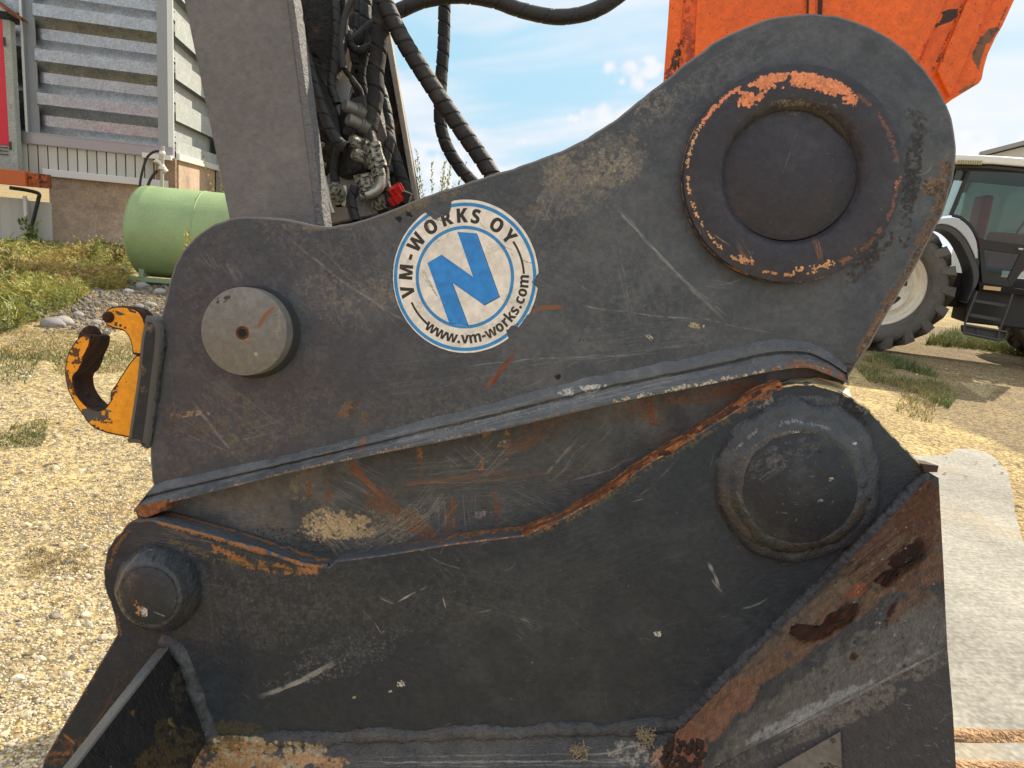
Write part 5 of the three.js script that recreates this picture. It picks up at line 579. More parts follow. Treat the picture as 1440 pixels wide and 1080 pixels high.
// ---------------------------------------------------------------- orange machine behind the hitch, upper right
{ const OF = Frame(at(1180, 60, 2.3), new THREE.Quaternion().setFromAxisAngle(V3(0, 1, 0), -0.25)), f = (z) => (x, y) => OF.loc(x, y, z);
  const om = thing('machine_housing', 'bright orange sheet-steel housing of a machine with a worn rusty lower corner', 'machine', OF.origin, null, OF.quat);
  const oSkin = skin([920, -340, 1460, 160], f(0.01), { base: [232, 104, 24], dust: [214, 90, 28], dustAmount: 0.5, k: 1.7, seed: 151, paint(p, c) {
    const blk = [44, 30, 22];
    for (let i = 0; i < 500; i++) p.dot(rr(930, 1430), rr(-20, 140), rr(0.4, 1.1), [150, 50, 14], 0.7);
    p.patch(948, 90, 6, 30, 0.25, [70, 34, 20], 0.9, 420, 1.8); p.patch(955, 70, 3, 26, 0.3, [50, 28, 20], 0.9, 160, 1.5); p.patch(940, 104, 6, 10, 0, [120, 48, 18], 0.8, 120, 1.6); p.patch(968, 70, 9, 40, 0.05, [170, 70, 36], 0.7, 700, 1.8); p.patch(968, 20, 9, 40, 0, [176, 78, 42], 0.6, 700, 1.8);
    p.poly([[1316, 35], [1326, 28], [1330, 17], [1328, 13], [1338, 9], [1352, 8], [1350, 20], [1340, 27], [1328, 31]], blk, 0.95); p.chips([[1318, 34], [1332, 24], [1350, 12]], 4, blk, 0.9, 60, 2);
    p.poly([[1372, 70], [1384, 50], [1396, 36], [1410, 34], [1404, 46], [1398, 56], [1392, 58], [1386, 76], [1380, 92], [1372, 80]], [116, 84, 58]); p.chips([[1374, 72], [1386, 50], [1408, 36]], 4, [98, 70, 50], 1, 160, 2.6); p.chips([[1378, 96], [1384, 74]], 3, [110, 80, 56], 0.9, 50, 2.4); p.chips([[1355, 125], [1377, 117]], 4, [130, 96, 56], 0.9, 90, 2.4); p.chips([[1400, 50], [1425, 0]], 1.6, [120, 60, 30], 0.8, 80, 1.6);
    p.chips([[1316, 98], [1330, 64], [1358, 0]], 2, [120, 40, 12], 0.7, 90, 1.6); p.patch(1322, 84, 5, 16, 0.4, [90, 40, 20], 0.6, 90, 1.4); p.chips([[1378, 40], [1384, 28]], 2, [120, 50, 20], 0.8, 20, 1.6); p.patch(1300, 70, 3, 40, 0.4, [196, 66, 10], 0.5, 200, 1.8);
  } });
  const om1 = std({ map: oSkin.map, roughness: 0.45, bumpMap: rep(peel, 4), bumpScale: 0.0025 });
  const body = outline([[941, -340, 1], [941, 0, 1], [932, 116, 1], [930, 150, 1], [1000, 170, 1], [1300, 170, 1], [1340, 139, 1], [1376, 117, 1], [1383, 106], [1390, 76, 1], [1402, 50, 1], [1411, 35, 1], [1427, 0, 1], [1560, -340, 1]], f(-0.02));
  part('side_panel', oSkin.uv(plate(rough(body, 0.006, 18), -0.02, 0.5, 0.006)), om1, om);
  const rib = (l, z, t, name) => part(name, oSkin.uv(plate(outline(l.map((q) => [...q, 1]), f(z)), z, t, 0.004)), om1, om);
  rib([[980, -340], [980, 0], [974, 120], [1250, 140], [1297, 76], [1316, 34], [1335, -10], [1400, -340]], -0.004, 0.03, 'raised_panel');
  rib([[941, -340], [941, 0], [934, 116], [952, 116], [961, 0], [961, -340]], -0.004, 0.03, 'edge_fold');
  rib([[1318, 100], [1336, 136], [1395, 0], [1520, -340], [1475, -340], [1360, 0]], 0.0, 0.03, 'corner_panel');
  const seam = std({ color: rgb(0.04, 0.02, 0.012), roughness: 0.8 });
  rib([[1136, -340], [1136, 10], [1134, 24], [1146, 24], [1150, -340]], 0.006, 0.02, 'edge_fold'); 
  part('slot', plate(outline([[1137, -200, 1], [1134.5, 22, 1], [1137, 22, 1], [1139.5, -200, 1]], f(0.0075)), 0.0075, 0.004, 0), seam, om); part('slot', plate(outline([[1157, -200, 1], [1150, 22, 1], [1156, 22, 1], [1164, -200, 1]], f(0.001)), 0.001, 0.006, 0), seam, om);
}

// ---------------------------------------------------------------- ground
const gravelT = dataTex(1024, 1024, (i, j, u, v) => { const a = tileN(u, v, 90, 2, 23), b = tileN(u, v, 180, 2, 24), c = tileN(u, v, 7, 4, 25), e = tileN(u, v, 40, 3, 26); const st = sstep(0.42, 0.62, a * 0.6 + b * 0.4), dk = sstep(0.34, 0.22, a * 0.5 + e * 0.5), k = (0.78 + 0.34 * st) * (1 - 0.45 * dk) * (0.9 + 0.25 * (c - 0.5)); return [228 * k, 213 * k, 178 * k]; });
const gravelB = dataTex(1024, 1024, (i, j, u, v) => { const n = 255 * (0.6 * tileN(u, v, 90, 2, 23) + 0.25 * tileN(u, v, 180, 2, 24) + 0.15 * tileN(u, v, 30, 2, 27)); return [n, n, n]; }, false);
const inPoly = (p, x, z) => { let r = false; for (let i = 0, j = p.length - 1; i < p.length; j = i++) if ((p[i].z > z) !== (p[j].z > z) && x < (p[j].x - p[i].x) * (z - p[i].z) / (p[j].z - p[i].z) + p[i].x) r = !r; return r; };
const zone = (l) => l.map(([x, y]) => ground(x, y));
const zGrey = zone([[1190, 500], [1235, 540], [1330, 588], [1440, 640], [1640, 700], [1900, 600], [1700, 480], [1250, 455], [1100, 470]]);  // zone of darker grey-brown ground before the tractor
const zWeed = zone([[-400, 350], [0, 330], [75, 330], [176, 345], [176, 380], [180, 398], [160, 410], [135, 405], [110, 425], [60, 448], [0, 470], [-300, 520]]);
const zRubble = zone([[60, 448], [110, 425], [135, 405], [160, 412], [186, 398], [250, 396], [260, 430], [230, 445], [150, 470], [60, 470]]);
const zSparse = zone([[0, 465], [60, 465], [220, 470], [215, 520], [60, 530], [0, 540], [-300, 560], [-300, 500]]);
function groundTint(x, z) { const n = fbm(x * 0.9 + 4, z * 0.9, 4), m = fbm(x * 3 + 9, z * 3, 3); let c = [mix(0.80, 1.0, n), mix(0.79, 0.96, n), mix(0.72, 0.86, n)];
  const to = (q, t) => { c = c.map((a, i) => mix(a, q[i], t)); };
  if (x > 1 && z < -2) to([0.98, 0.90, 0.70], 0.7); if (inPoly(zGrey, x, z)) to([0.44, 0.40, 0.36], 0.85); if (inPoly(zWeed, x, z)) to([0.40, 0.36, 0.18], 0.8); if (inPoly(zRubble, x, z)) to([0.48, 0.44, 0.38], 0.8); if (inPoly(zSparse, x, z)) to([0.86, 0.80, 0.5], 0.5);
  if (z < -11) to([0.42, 0.40, 0.26], 0.6 * sstep(0.35, 0.6, n)); if (m > 0.6 && x < 0) to([0.86, 0.72, 0.42], (m - 0.6) * 2.2); return c; }
{ const ax = (lo, hi, fine) => { const r = []; for (let v = lo; v <= hi + 1e-6; v += fine) r.push(v); const L = [], R = []; for (let s = fine * 1.5, v = hi; v < 500; s *= 1.35) { v += s; R.push(v); } for (let s = fine * 1.5, v = lo; v > -500; s *= 1.35) { v -= s; L.unshift(v); } return [...L, ...r, ...R]; };
  const X = ax(-12, 11, 0.11), Z = ax(-15, 2, 0.11), pos = [], col = [], uv = [], idx = [];
  for (const z of Z) for (const x of X) { const near = Math.exp(-Math.hypot(x, z) / 30); pos.push(x, (fbm(x * 1.4, z * 1.4, 3) - 0.5) * 0.035 * near - 0.008, z); col.push(...groundTint(x, z)); uv.push(x / 1.7, z / 1.7); }
  for (let j = 0; j < Z.length - 1; j++) for (let i = 0; i < X.length - 1; i++) { const a = j * X.length + i, b = a + X.length; idx.push(a, b, a + 1, a + 1, b, b + 1); }
  const g = new THREE.BufferGeometry(); g.setAttribute('position', new THREE.Float32BufferAttribute(pos, 3)); g.setAttribute('color', new THREE.Float32BufferAttribute(col, 3)); g.setAttribute('uv', new THREE.Float32BufferAttribute(uv, 2)); g.setIndex(idx); g.computeVertexNormals();
  struct('ground', g, std({ map: gravelT, color: rgb(0.78, 0.71, 0.54), vertexColors: true, roughness: 0.95, bumpMap: gravelB, bumpScale: 0.012 })); }
const M4 = new THREE.Matrix4(), Qt = new THREE.Quaternion(), Eu = new THREE.Euler();
// loose gravel
{ const mat = std({ color: rgb(0.72, 0.65, 0.49), roughness: 0.95 }); let left = [];
  for (let i = 0; i < 80000; i++) { const d = 1.1 + 7.4 * Math.pow(rnd(), 1.35), x = -d * (0.36 + 0.5 * rnd()) - 0.1, z = -d; left.push([x, z]); }
  for (let i = 0; i < 16000; i++) { const d = 1.4 + 8 * Math.pow(rnd(), 1.2), x = d * (0.42 + 0.5 * rnd()), z = -d; left.push([x, z]); }
  const gs = [0, 1, 2].map((k) => { const g = new THREE.IcosahedronGeometry(1, 1), p = g.attributes.position; for (let i = 0; i < p.count; i++) { const v = V3().fromBufferAttribute(p, i), s = 0.75 + 0.5 * vn(v.x * 1.7 + k * 9 + 5, v.y * 1.7 + v.z * 2.3 + 8); p.setXYZ(i, v.x * s, v.y * s * 0.62, v.z * s * 0.85); } g.computeVertexNormals(); return g; });
  const root = new THREE.Group(); root.name = 'gravel'; root.userData = { kind: 'stuff', label: 'loose pale gravel strewn over the yard', category: 'gravel' }; scene.add(root);
  gs.forEach((g, k) => { const mine = left.filter((_, i) => i % 3 === k), im = new THREE.InstancedMesh(g, mat, mine.length); im.name = 'pebbles'; im.userData.kind = 'stuff'; mine.forEach(([x, z], i) => { const big = rnd(), s = (big < 0.96 ? rr(0.0016, 0.0046) : big < 0.995 ? rr(0.004, 0.009) : rr(0.009, 0.018)); Eu.set(rr(-0.4, 0.4), rr(0, 6.28), rr(-0.4, 0.4)); M4.compose(V3(x, s * 0.1 + (fbm(x * 1.4, z * 1.4, 3) - 0.5) * 0.035 * Math.exp(-Math.hypot(x, z) / 30) - 0.008, z), Qt.setFromEuler(Eu), V3(s * rr(0.8, 1.3), s * rr(0.7, 1.1), s)); im.setMatrixAt(i, M4); const t = rnd(), w = rr(0.6, 1.15); im.setColorAt(i, t < 0.45 ? rgb(w, w * 0.97, w * 0.92) : t < 0.72 ? rgb(w * 0.66, w * 0.66, w * 0.68) : t < 0.84 ? rgb(w * 0.4, w * 0.38, w * 0.37) : rgb(w * 0.95, w * 0.82, w * 0.64)); }); im.instanceColor.needsUpdate = true; root.add(im); }); }
// grass and weeds: many blades
function blade(w, h, bend) { const v = [], n = 3; const q = (t) => [w * (1 - t) * 0.5, h * t * (1 - 0.15 * bend * t), h * bend * t * t]; for (let i = 0; i < n; i++) { const a = q(i / n), b = q((i + 1) / n); v.push(-a[0], a[1], a[2], a[0], a[1], a[2], -b[0], b[1], b[2]); if (i < n - 1) v.push(a[0], a[1], a[2], b[0], b[1], b[2], -b[0], b[1], b[2]); } const g = new THREE.BufferGeometry(); g.setAttribute('position', new THREE.Float32BufferAttribute(v, 3)); g.computeVertexNormals(); return g; }
const bladeMat = new THREE.MeshPhysicalMaterial({ color: 0xffffff, roughness: 0.8, transmission: 0.35, thickness: 0, side: THREE.DoubleSide });
function sprig() { const gs = [blade(0.008, 1, 0.3)]; for (let i = 0; i < 13; i++) { const w = 0.022, L = 0.17, t = 0.15 + 0.85 * i / 13, g = new THREE.BufferGeometry(); g.setAttribute('position', new THREE.Float32BufferAttribute([0, 0, 0, w, L * 0.5, 0.02, -w, L * 0.5, 0.02, -w, L * 0.5, 0.02, w, L * 0.5, 0.02, 0, L, -0.06], 3)); g.computeVertexNormals(); g.rotateX(0.6 + 0.5 * (i % 2)); g.rotateY(i * 2.4); g.translate(0, t * 0.9, t * t * 0.3); gs.push(g); } return merge(gs); }
function turf(name, label, list, cols, leafy) { const kinds = leafy ? [blade(0.011, 1, 0.25), blade(0.008, 1, 0.6), sprig()] : [blade(0.011, 1, 0.25), blade(0.008, 1, 0.6), blade(0.014, 1, 0.9)], root = new THREE.Group(); root.name = numbered(name); root.userData = { kind: 'stuff', label, category: 'grass' }; scene.add(root);
  kinds.forEach((g, k) => { const mine = list.filter((_, i) => i % 3 === k), im = new THREE.InstancedMesh(g, bladeMat, mine.length); im.name = 'blades'; im.userData.kind = 'stuff'; mine.forEach(([x, z, h, tone], i) => { Eu.set(rr(-0.5, 0.5), rr(0, 6.28), rr(-0.5, 0.5)); M4.compose(V3(x, -0.01, z), Qt.setFromEuler(Eu), V3(rr(0.7, 1.5) * Math.min(1.6, h * 4 + 0.4), h, h)); im.setMatrixAt(i, M4); const c = cols[Math.min(cols.length - 1, Math.floor(clamp(tone + rr(-0.22, 0.22), 0, 0.999) * cols.length))], w = rr(0.75, 1.2); im.setColorAt(i, rgb(c[0] * w, c[1] * w, c[2] * w)); }); im.instanceColor.needsUpdate = true; root.add(im); }); }
function scatter(poly, n, f) { const xs = poly.map((p) => p.x), zs = poly.map((p) => p.z), x0 = Math.min(...xs), x1 = Math.max(...xs), z0 = Math.min(...zs), z1 = Math.max(...zs), out = []; let g = 0; while (out.length < n && g++ < n * 40) { const x = rr(x0, x1), z = rr(z0, z1); if (!inPoly(poly, x, z)) continue; const r = f(x, z); if (r) out.push([x, z, ...r]); } return out; }
const DRY = [[0.36, 0.27, 0.10], [0.30, 0.25, 0.09], [0.22, 0.22, 0.06], [0.14, 0.18, 0.045], [0.07, 0.11, 0.03]];
turf('weeds', 'yellowing weeds and long grass along the foot of the building', [...scatter(zWeed, 26000, (x, z) => { const c = fbm(x * 1.3 + 2, z * 1.3, 3); if (rnd() > sstep(0.3, 0.55, c) + 0.25) return null; return [rr(0.06, 0.27) * (0.5 + c), fbm(x * 0.8 + 40, z * 0.8, 3) * 1.8 - 0.5]; }), ...scatter(zone([[-200, 405], [0, 400], [70, 405], [66, 440], [0, 470], [-200, 500]]), 6000, (x, z) => fbm(x * 1.6, z * 1.6 + 7, 2) > 0.42 ? [rr(0.05, 0.14), 0.85] : null)], [[0.44, 0.32, 0.10], [0.42, 0.37, 0.09], [0.36, 0.36, 0.07], [0.22, 0.25, 0.05], [0.08, 0.11, 0.03]], true);
turf('grass', 'thin dry grass on the gravel in front of the weeds', [...scatter(zSparse, 7000, (x, z) => fbm(x * 1.5 + 9, z * 1.5, 3) > 0.47 ? [rr(0.015, 0.05), fbm(x * 1.2, z * 1.2 + 30, 2) * 1.2 - 0.2] : null), ...scatter(zone([[-300, 480], [60, 500], [40, 540], [-300, 560]]), 1800, (x, z) => fbm(x * 2 + 9, z * 2, 3) > 0.5 ? [rr(0.03, 0.07), 0.7] : null), ...scatter(zone([[-200, 585], [70, 590], [60, 625], [-200, 640]]), 1400, (x, z) => fbm(x * 3 + 9, z * 3, 3) > 0.55 ? [rr(0.02, 0.05), 0.5] : null), ...scatter(zone([[40, 750], [120, 740], [130, 800], [30, 810]]), 300, (x, z) => fbm(x * 5, z * 5, 2) > 0.55 ? [rr(0.01, 0.02), 0.1] : null)], DRY);
turf('grass', 'tufts of green grass on the sand beside the hitch, at right', [...scatter(zone([[1195, 510], [1240, 498], [1310, 522], [1345, 560], [1330, 580], [1290, 560], [1230, 545]]), 3200, (x, z) => fbm(x * 2.4, z * 2.4 + 5, 3) > 0.48 ? [rr(0.04, 0.13), fbm(x * 1.4 + 3, z * 1.4, 2) + 0.1] : null), ...scatter(zone([[1270, 545], [1320, 560], [1310, 600], [1260, 580]]), 500, () => rnd() < 0.5 ? [rr(0.02, 0.09), 0.3] : null)], DRY);
turf('grass', 'strip of long green grass on the ground under and beyond the tractor', scatter(zone([[1300, 484], [1380, 492], [1480, 508], [1700, 540], [1700, 505], [1480, 482], [1340, 470]]), 15000, (x, z) => [rr(0.1, 0.26), fbm(x * 0.9, z * 0.9 + 3, 3) * 0.8 + 0.15]), DRY);
// field stones among the weeds
{ const mats = [rgb(0.46, 0.43, 0.40), rgb(0.38, 0.36, 0.35), rgb(0.5, 0.46, 0.40)].map((c) => std({ color: c, roughness: 0.95, bumpMap: rep(peel, 2), bumpScale: 0.01 }));
  for (const [px, py, s, own] of [[200, 404, 0.1, 'pale round stone under the near end of the tank skid'], [182, 412, 0.07, 'small grey stone just left of the tank skid'], [224, 412, 0.08, 'pale stone in front of the tank skid, closest to the hitch'], [74, 458, 0.1, 'largest pale stone at the grass edge above the yellow hook'], [90, 455, 0.09, 'pale stone touching the right side of the largest one above the hook'], [28, 452, 0.08], [110, 444, 0.06], [140, 395, 0.07], [70, 398, 0.06], [160, 430, 0.05], [54, 444, 0.05], [212, 430, 0.06], [196, 432, 0.05], [135, 455, 0.05], [10, 460, 0.05]]) { const g = new THREE.IcosahedronGeometry(1, 3), p = g.attributes.position, o = rnd() * 50; for (let i = 0; i < p.count; i++) { const v = V3().fromBufferAttribute(p, i), k = 0.8 + 0.4 * fbm(v.x * 1.5 + o, v.y * 1.5 + v.z * 1.3 + o, 2); p.setXYZ(i, v.x * k * s, v.y * k * s * 0.6, v.z * k * s * 0.8); } const g2 = mergeVertices(g.deleteAttribute('normal')); g2.computeVertexNormals(); const m = new THREE.Mesh(g2, mats[(px + py) % 3]); m.name = numbered('field_stone'); const w = ground(px, py); m.position.set(w.x, s * 0.15, w.z); m.rotation.y = rnd() * 6; m.userData = own ? { label: own, category: 'stone' } : { label: 'small pale field stone lying among the weeds and rubble left of the tank', category: 'stone', group: 'small pale stones among the weeds' }; scene.add(m); } }
function rubble() { const list = scatter(zRubble, 2600, () => [1, 1]); const im = new THREE.InstancedMesh(new THREE.DodecahedronGeometry(1, 0), std({ color: rgb(0.27, 0.25, 0.22), roughness: 0.95 }), list.length); list.forEach(([x, z], i) => { const s = rnd() < 0.9 ? rr(0.005, 0.013) : rr(0.013, 0.035); Eu.set(rr(0, 3), rr(0, 3), rr(0, 3)); M4.compose(V3(x, s * 0.2, z), Qt.setFromEuler(Eu), V3(s, s * 0.7, s * 0.9)); im.setMatrixAt(i, M4); const w = rr(0.5, 1.1); im.setColorAt(i, rgb(w, w * 0.96, w * 0.92)); }); im.instanceColor.needsUpdate = true; im.name = 'rubble'; im.userData = { kind: 'stuff', label: 'grey stony rubble in front of the green tank', category: 'rubble' }; scene.add(im); }
rubble();

// ---------------------------------------------------------------- concrete slab at the right
{ const outl = [[1200, 700, 1], [1240, 640, 1], [1320, 640, 1], [1352, 631], [1384, 635], [1405, 647], [1418, 668], [1424, 695], [1432, 730, 1], [1560, 1180, 1], [1330, 1500, 1], [1100, 1200, 1]].map((p) => { const g = ground(p[0], p[1], 0.06); return [g.x, -g.z, p[2]]; });
  const pts = outline(outl, (x, y) => V3(x, y, 0), 6), s = new THREE.Shape(rough(pts, 0.03, 9)); const g = new THREE.ExtrudeGeometry(s, { depth: 0.1, bevelEnabled: true, bevelSize: 0.008, bevelThickness: 0.008, bevelOffset: -0.008, bevelSegments: 2 }); g.rotateX(-Math.PI / 2); g.translate(0, -0.05, 0);
  const conc = dataTex(1024, 1024, (i, j, u, v) => { const a = tileN(u, v, 5, 5, 28), b = tileN(u, v, 128, 2, 29); const st = tileN(u * 0.999, v, 4, 2, 33) ; let ln = 0; for (const [f, w] of [[170, 0.5], [93, 0.5]]) ln += w * vn(u * 14 + f, v * f + 40); const k = 0.80 + 0.26 * (a - 0.5) + 0.26 * (b - 0.5) + 0.07 * (ln - 0.5) + 0.05 * st; const y = sstep(0.6, 0.75, tileN(u, v, 6, 3, 30)) * 0.35; return [mix(190, 196, y) * k, mix(186, 176, y) * k, mix(172, 140, y) * k]; });
  const concB = dataTex(512, 512, (i, j, u, v) => { let ln = 0; for (const [f, w] of [[170, 0.5], [93, 0.5]]) ln += w * vn(u * 14 + f, v * f + 40); const n = 255 * clamp(0.5 * ln + 0.3 * tileN(u, v, 64, 3, 31) + 0.2 * tileN(u, v, 9, 3, 32)); return [n, n, n]; }, false);
  const t = rep(conc, 0.7), b = rep(concB, 0.7); t.rotation = b.rotation = -0.12; const slab = thing('concrete_slab', 'pale concrete slab with a brushed surface lying on the sand', 'concrete slab'); part('slab_body', metreUV(g), std({ map: t, roughness: 0.9, bumpMap: b, bumpScale: 0.006 }), slab);
  // bits of broken edge
  const bits = []; for (let i = 0; i < 22; i++) { const q = ground(...[[1372, 653], [1388, 650], [1400, 655], [1330, 668], [1424, 680]][i % 5], 0.07), d = new THREE.TetrahedronGeometry(rr(0.004, 0.013), 0); d.scale(1.4, 0.4, 1); d.rotateY(rr(0, 6)); d.translate(q.x + rr(-0.14, 0.14), 0.066, q.z + rr(-0.12, 0.12)); bits.push(d); } part('chippings', bits, std({ color: rgb(0.16, 0.15, 0.14), roughness: 0.9 }), slab).userData.kind = 'stuff';
  // brown soil spilled over the near end
  const soilT = dataTex(512, 512, (i, j, u, v) => { const a = tileN(u, v, 8, 4, 50), b = tileN(u, v, 90, 2, 51), k = 0.75 + 0.5 * (b - 0.5) + 0.5 * (a - 0.5) + 0.15; return [196 * k, 156 * k, 114 * k]; }), soilM = std({ map: rep(soilT, 2), roughness: 0.95, bumpMap: rep(gravelB, 1.5), bumpScale: 0.02 });
  const spill = (name, label, px, py, ax2, az2) => { const c0 = ground(px, py, 0.06), n = 40, m = 16, pos = [], idx = []; for (let j = 0; j <= m; j++) for (let i = 0; i <= n; i++) { const u = i / n * 2 - 1, v = j / m * 2 - 1, r = Math.max(Math.abs(u), Math.abs(v)); const x = c0.x + u * ax2 * (1 + 0.1 * vn(v * 3, px)), z = c0.z + v * az2 * (0.75 + 0.5 * vn(u * 4 + 3, v * 2 + px)) - u * 0.05; pos.push(x, 0.056 + 0.016 * (1 - r * r) * (0.6 + 0.8 * fbm(x * 14, z * 14, 3)) - 0.006 * r, z); } for (let j = 0; j < m; j++) for (let i = 0; i < n; i++) { const a = j * (n + 1) + i; idx.push(a, a + n + 1, a + 1, a + 1, a + n + 1, a + n + 2); } const g2 = new THREE.BufferGeometry(); g2.setAttribute('position', new THREE.Float32BufferAttribute(pos, 3)); g2.setIndex(idx); g2.computeVertexNormals(); const mm = new THREE.Mesh(metreUV(g2), soilM); mm.name = numbered(name); mm.userData = { label, category: 'soil' }; scene.add(mm); };
  spill('soil_spill', 'streak of brown soil lying across the concrete slab, upper of two', 1420, 1034, 0.45, 0.035); spill('soil_spill', 'streak of brown soil on the slab at the bottom edge, lower of two', 1420, 1082, 0.45, 0.045);
}

// ---------------------------------------------------------------- steel building at the left
const vDir = ray(520, 297); vDir.y = 0; vDir.normalize(); const uDir = V3(-vDir.z, 0, vDir.x);      // along the side, along the front
const bBase = ground(10, 345), bd = ray(237, 262), bt = (() => { const n = V3(-vDir.x, 0, -vDir.z); return n.dot(bBase.clone().sub(camera.position)) / n.dot(bd); })();
const bCorner = bd.multiplyScalar(bt).add(camera.position); bCorner.y = 0;
const BF = Frame(bCorner, new THREE.Quaternion().setFromRotationMatrix(new THREE.Matrix4().makeBasis(uDir, V3(0, 1, 0), vDir.clone().negate())));
const bl = (x, y, z = 0) => BF.loc(x, y, z);
{ const galvT = dataTex(512, 512, (i, j, u, v) => { const a = tileN(u, v, 60, 2, 34), b = tileN(u, v, 120, 2, 35), c = tileN(u, v, 6, 4, 36); const k = 0.80 + 0.20 * (a - 0.5) + 0.2 * (b - 0.5) + 0.1 * (c - 0.5); return [206 * k, 212 * k, 214 * k]; });
  const galv = std({ map: rep(galvT, 0.9), roughness: 0.40, roughnessMap: rep(roughT, 2), metalness: 0.8 }), galvSun = std({ map: rep(galvT, 0.9), color: rgb(1.1, 1.12, 1.08), roughness: 0.55, metalness: 0.1 }), trim = std({ color: rgb(0.72, 0.73, 0.72), roughness: 0.45, metalness: 0.2 }), steelPost = std({ color: rgb(0.30, 0.32, 0.33), roughness: 0.5, metalness: 0.5, bumpMap: rep(peel, 1), bumpScale: 0.004 });  // galvSun: brighter copy of galv, with the sunlit look put into the material
  const B = thing('steel_building', 'large hall clad in galvanised ribbed sheet on a concrete base', 'building', BF.origin, null, BF.quat);
  const yFlash = bl(120, 196).y, yLow = bl(120, 210).y, yTop = 7.5, P = 0.745, y0 = yFlash + 0.02;
  const ph = (() => { const yb = bl(140, 43).y; return yb; })();   // height of the middle of one dark band
  // one ribbed sheet: profile in (depth, height), run along x
  function ribbed(x0, x1, yb, yt, amp, name, axis = 'x') { const prof = []; const seq = [[0, 0], [0.27 * P, 0], [0.52 * P, -amp], [0.77 * P, -amp], [P, 0]]; const start = Math.floor((yb - ph) / P) - 1; for (let k = start; ph + k * P < yt; k++) for (let s = 0; s < 4; s++) { const y = ph + 0.14 * P + k * P + seq[s][0]; prof.push([y, seq[s][1]]); } prof.push([yt + P, 0]);
    const clip = []; for (let i = 0; i < prof.length - 1; i++) { let [a, d] = prof[i], [b, e] = prof[i + 1]; if (b <= yb || a >= yt) continue; const A = Math.max(a, yb), C = Math.min(b, yt); clip.push([A, d + (e - d) * (A - a) / (b - a || 1), C, d + (e - d) * (C - a) / (b - a || 1)]); }
    const v = [], uv = []; for (const [a, d, b, e] of clip) { const q = axis === 'x' ? [[x0, a, d], [x1, a, d], [x1, b, e], [x0, b, e]] : [[d, a, x1], [d, a, x0], [d, b, x0], [d, b, x1]]; for (const t of [[0, 1, 2], [0, 2, 3]]) for (const i of t) { v.push(...q[i]); uv.push(axis === 'x' ? q[i][0] : q[i][2], q[i][1]); } }
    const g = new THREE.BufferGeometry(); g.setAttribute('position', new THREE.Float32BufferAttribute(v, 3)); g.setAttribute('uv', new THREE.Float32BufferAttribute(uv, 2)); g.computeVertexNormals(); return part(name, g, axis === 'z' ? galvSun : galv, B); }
  const xPost = bl(42, 100).x, xIn = bl(222, 100).x;
  for (let k = 0; k < 3; k++) ribbed(xPost - (k + 1) * 3.4, xPost - k * 3.4 - 0.08, y0, yTop, 0.16, 'wall_sheet');
  ribbed(xPost + 0.09, xIn, y0, yTop, 0.16, 'wall_sheet');
  // backing wall, posts, corner trim
  part('inner_wall', box(14, yTop - yFlash, 0.1, -7.1, (yTop + yFlash) / 2, -0.3), steelPost, B);
  for (let k = 0; k < 3; k++) part('post', [box(0.04, yTop - y0, 0.2, xPost - k * 3.4 - 0.06, (yTop + y0) / 2, -0.02), box(0.15, yTop - y0, 0.03, xPost - k * 3.4 + 0.03, (yTop + y0) / 2, -0.04)], k ? steelPost : std({ color: rgb(0.28, 0.31, 0.33), roughness: 0.5, metalness: 0.4 }), B);
  part('post_flange', box(0.035, yTop - y0, 0.02, xPost - 0.062, (yTop + y0) / 2, 0.092), trim, B);
  const xc0 = xIn, xc1 = bl(236, 100).x; part('corner_post', box(xc1 - xc0, yTop - yLow, 0.08, (xc0 + xc1) / 2, (yTop + yLow) / 2, 0.0), steelPost, B); part('corner_trim', box(0.10, yTop - yLow, 0.05, xc1 + 0.052, (yTop + yLow) / 2, 0.02, 0.006), trim, B);
  for (let i = 0; i < 26; i++) { const s = new THREE.SphereGeometry(0.012, 8, 6); s.translate(xc1 + 0.108, yLow + 0.2 + i * 0.2, -0.05); part('rivet', s, darkSteel, B); }
  // flashing under the sheets
  part('flashing', [box(14.2, yFlash - yLow, 0.06, -7.0 + xc1 * 0, (yFlash + yLow) / 2, 0.06), box(14.2, 0.02, 0.16, -7.0, yFlash + 0.011, 0.02)], std({ color: rgb(0.34, 0.36, 0.38), roughness: 0.35, metalness: 0.6 }), B);
  // vertical boards
  const yB0 = bl(150, 246).y, xb0 = bl(0, 230).x - 1.5, boardMat = [0, 1, 2].map((k) => std({ color: rgb(0.50 + k * 0.03, 0.48 + k * 0.03, 0.43 + k * 0.02), roughness: 0.8, bumpMap: rep(peel, 3), bumpScale: 0.003 })); let x = xb0, k = 0; while (x < xIn - 0.05) { const w = 0.165; part('board', box(w - 0.02, yLow - yB0 + 0.1, 0.04, x + w / 2, (yLow + yB0) / 2 - 0.05, 0.01, 0.006), boardMat[k++ % 3], B); x += w; }
  part('board_backing', box(xIn - xb0, yLow - yB0 + 0.1, 0.03, (xIn + xb0) / 2, (yLow + yB0) / 2 - 0.05, -0.03), darkSteel, B);
  // sill and concrete base
  const xs0 = bl(66, 235).x, ys = bl(150, 246).y, yi = bl(150, 256).y; part('sill', box(xIn + 0.2 - xs0, ys - yi, 0.22, (xIn + 0.2 + xs0) / 2, (ys + yi) / 2, 0.10, 0.01), std({ color: rgb(0.66, 0.64, 0.64), roughness: 0.5 }), B);
  const plinthT = dataTex(512, 512, (i, j, u, v) => { const a = tileN(u, v, 4, 5, 37), b = tileN(u, v, 90, 2, 38), st = tileN(u, v, 12, 3, 39), k = 0.86 + 0.3 * (a - 0.5) + 0.2 * (b - 0.5); const t = sstep(0.6, 0.75, st) * 0.4; return [mix(206, 164, t) * k, mix(182, 144, t) * k, mix(158, 126, t) * k]; });
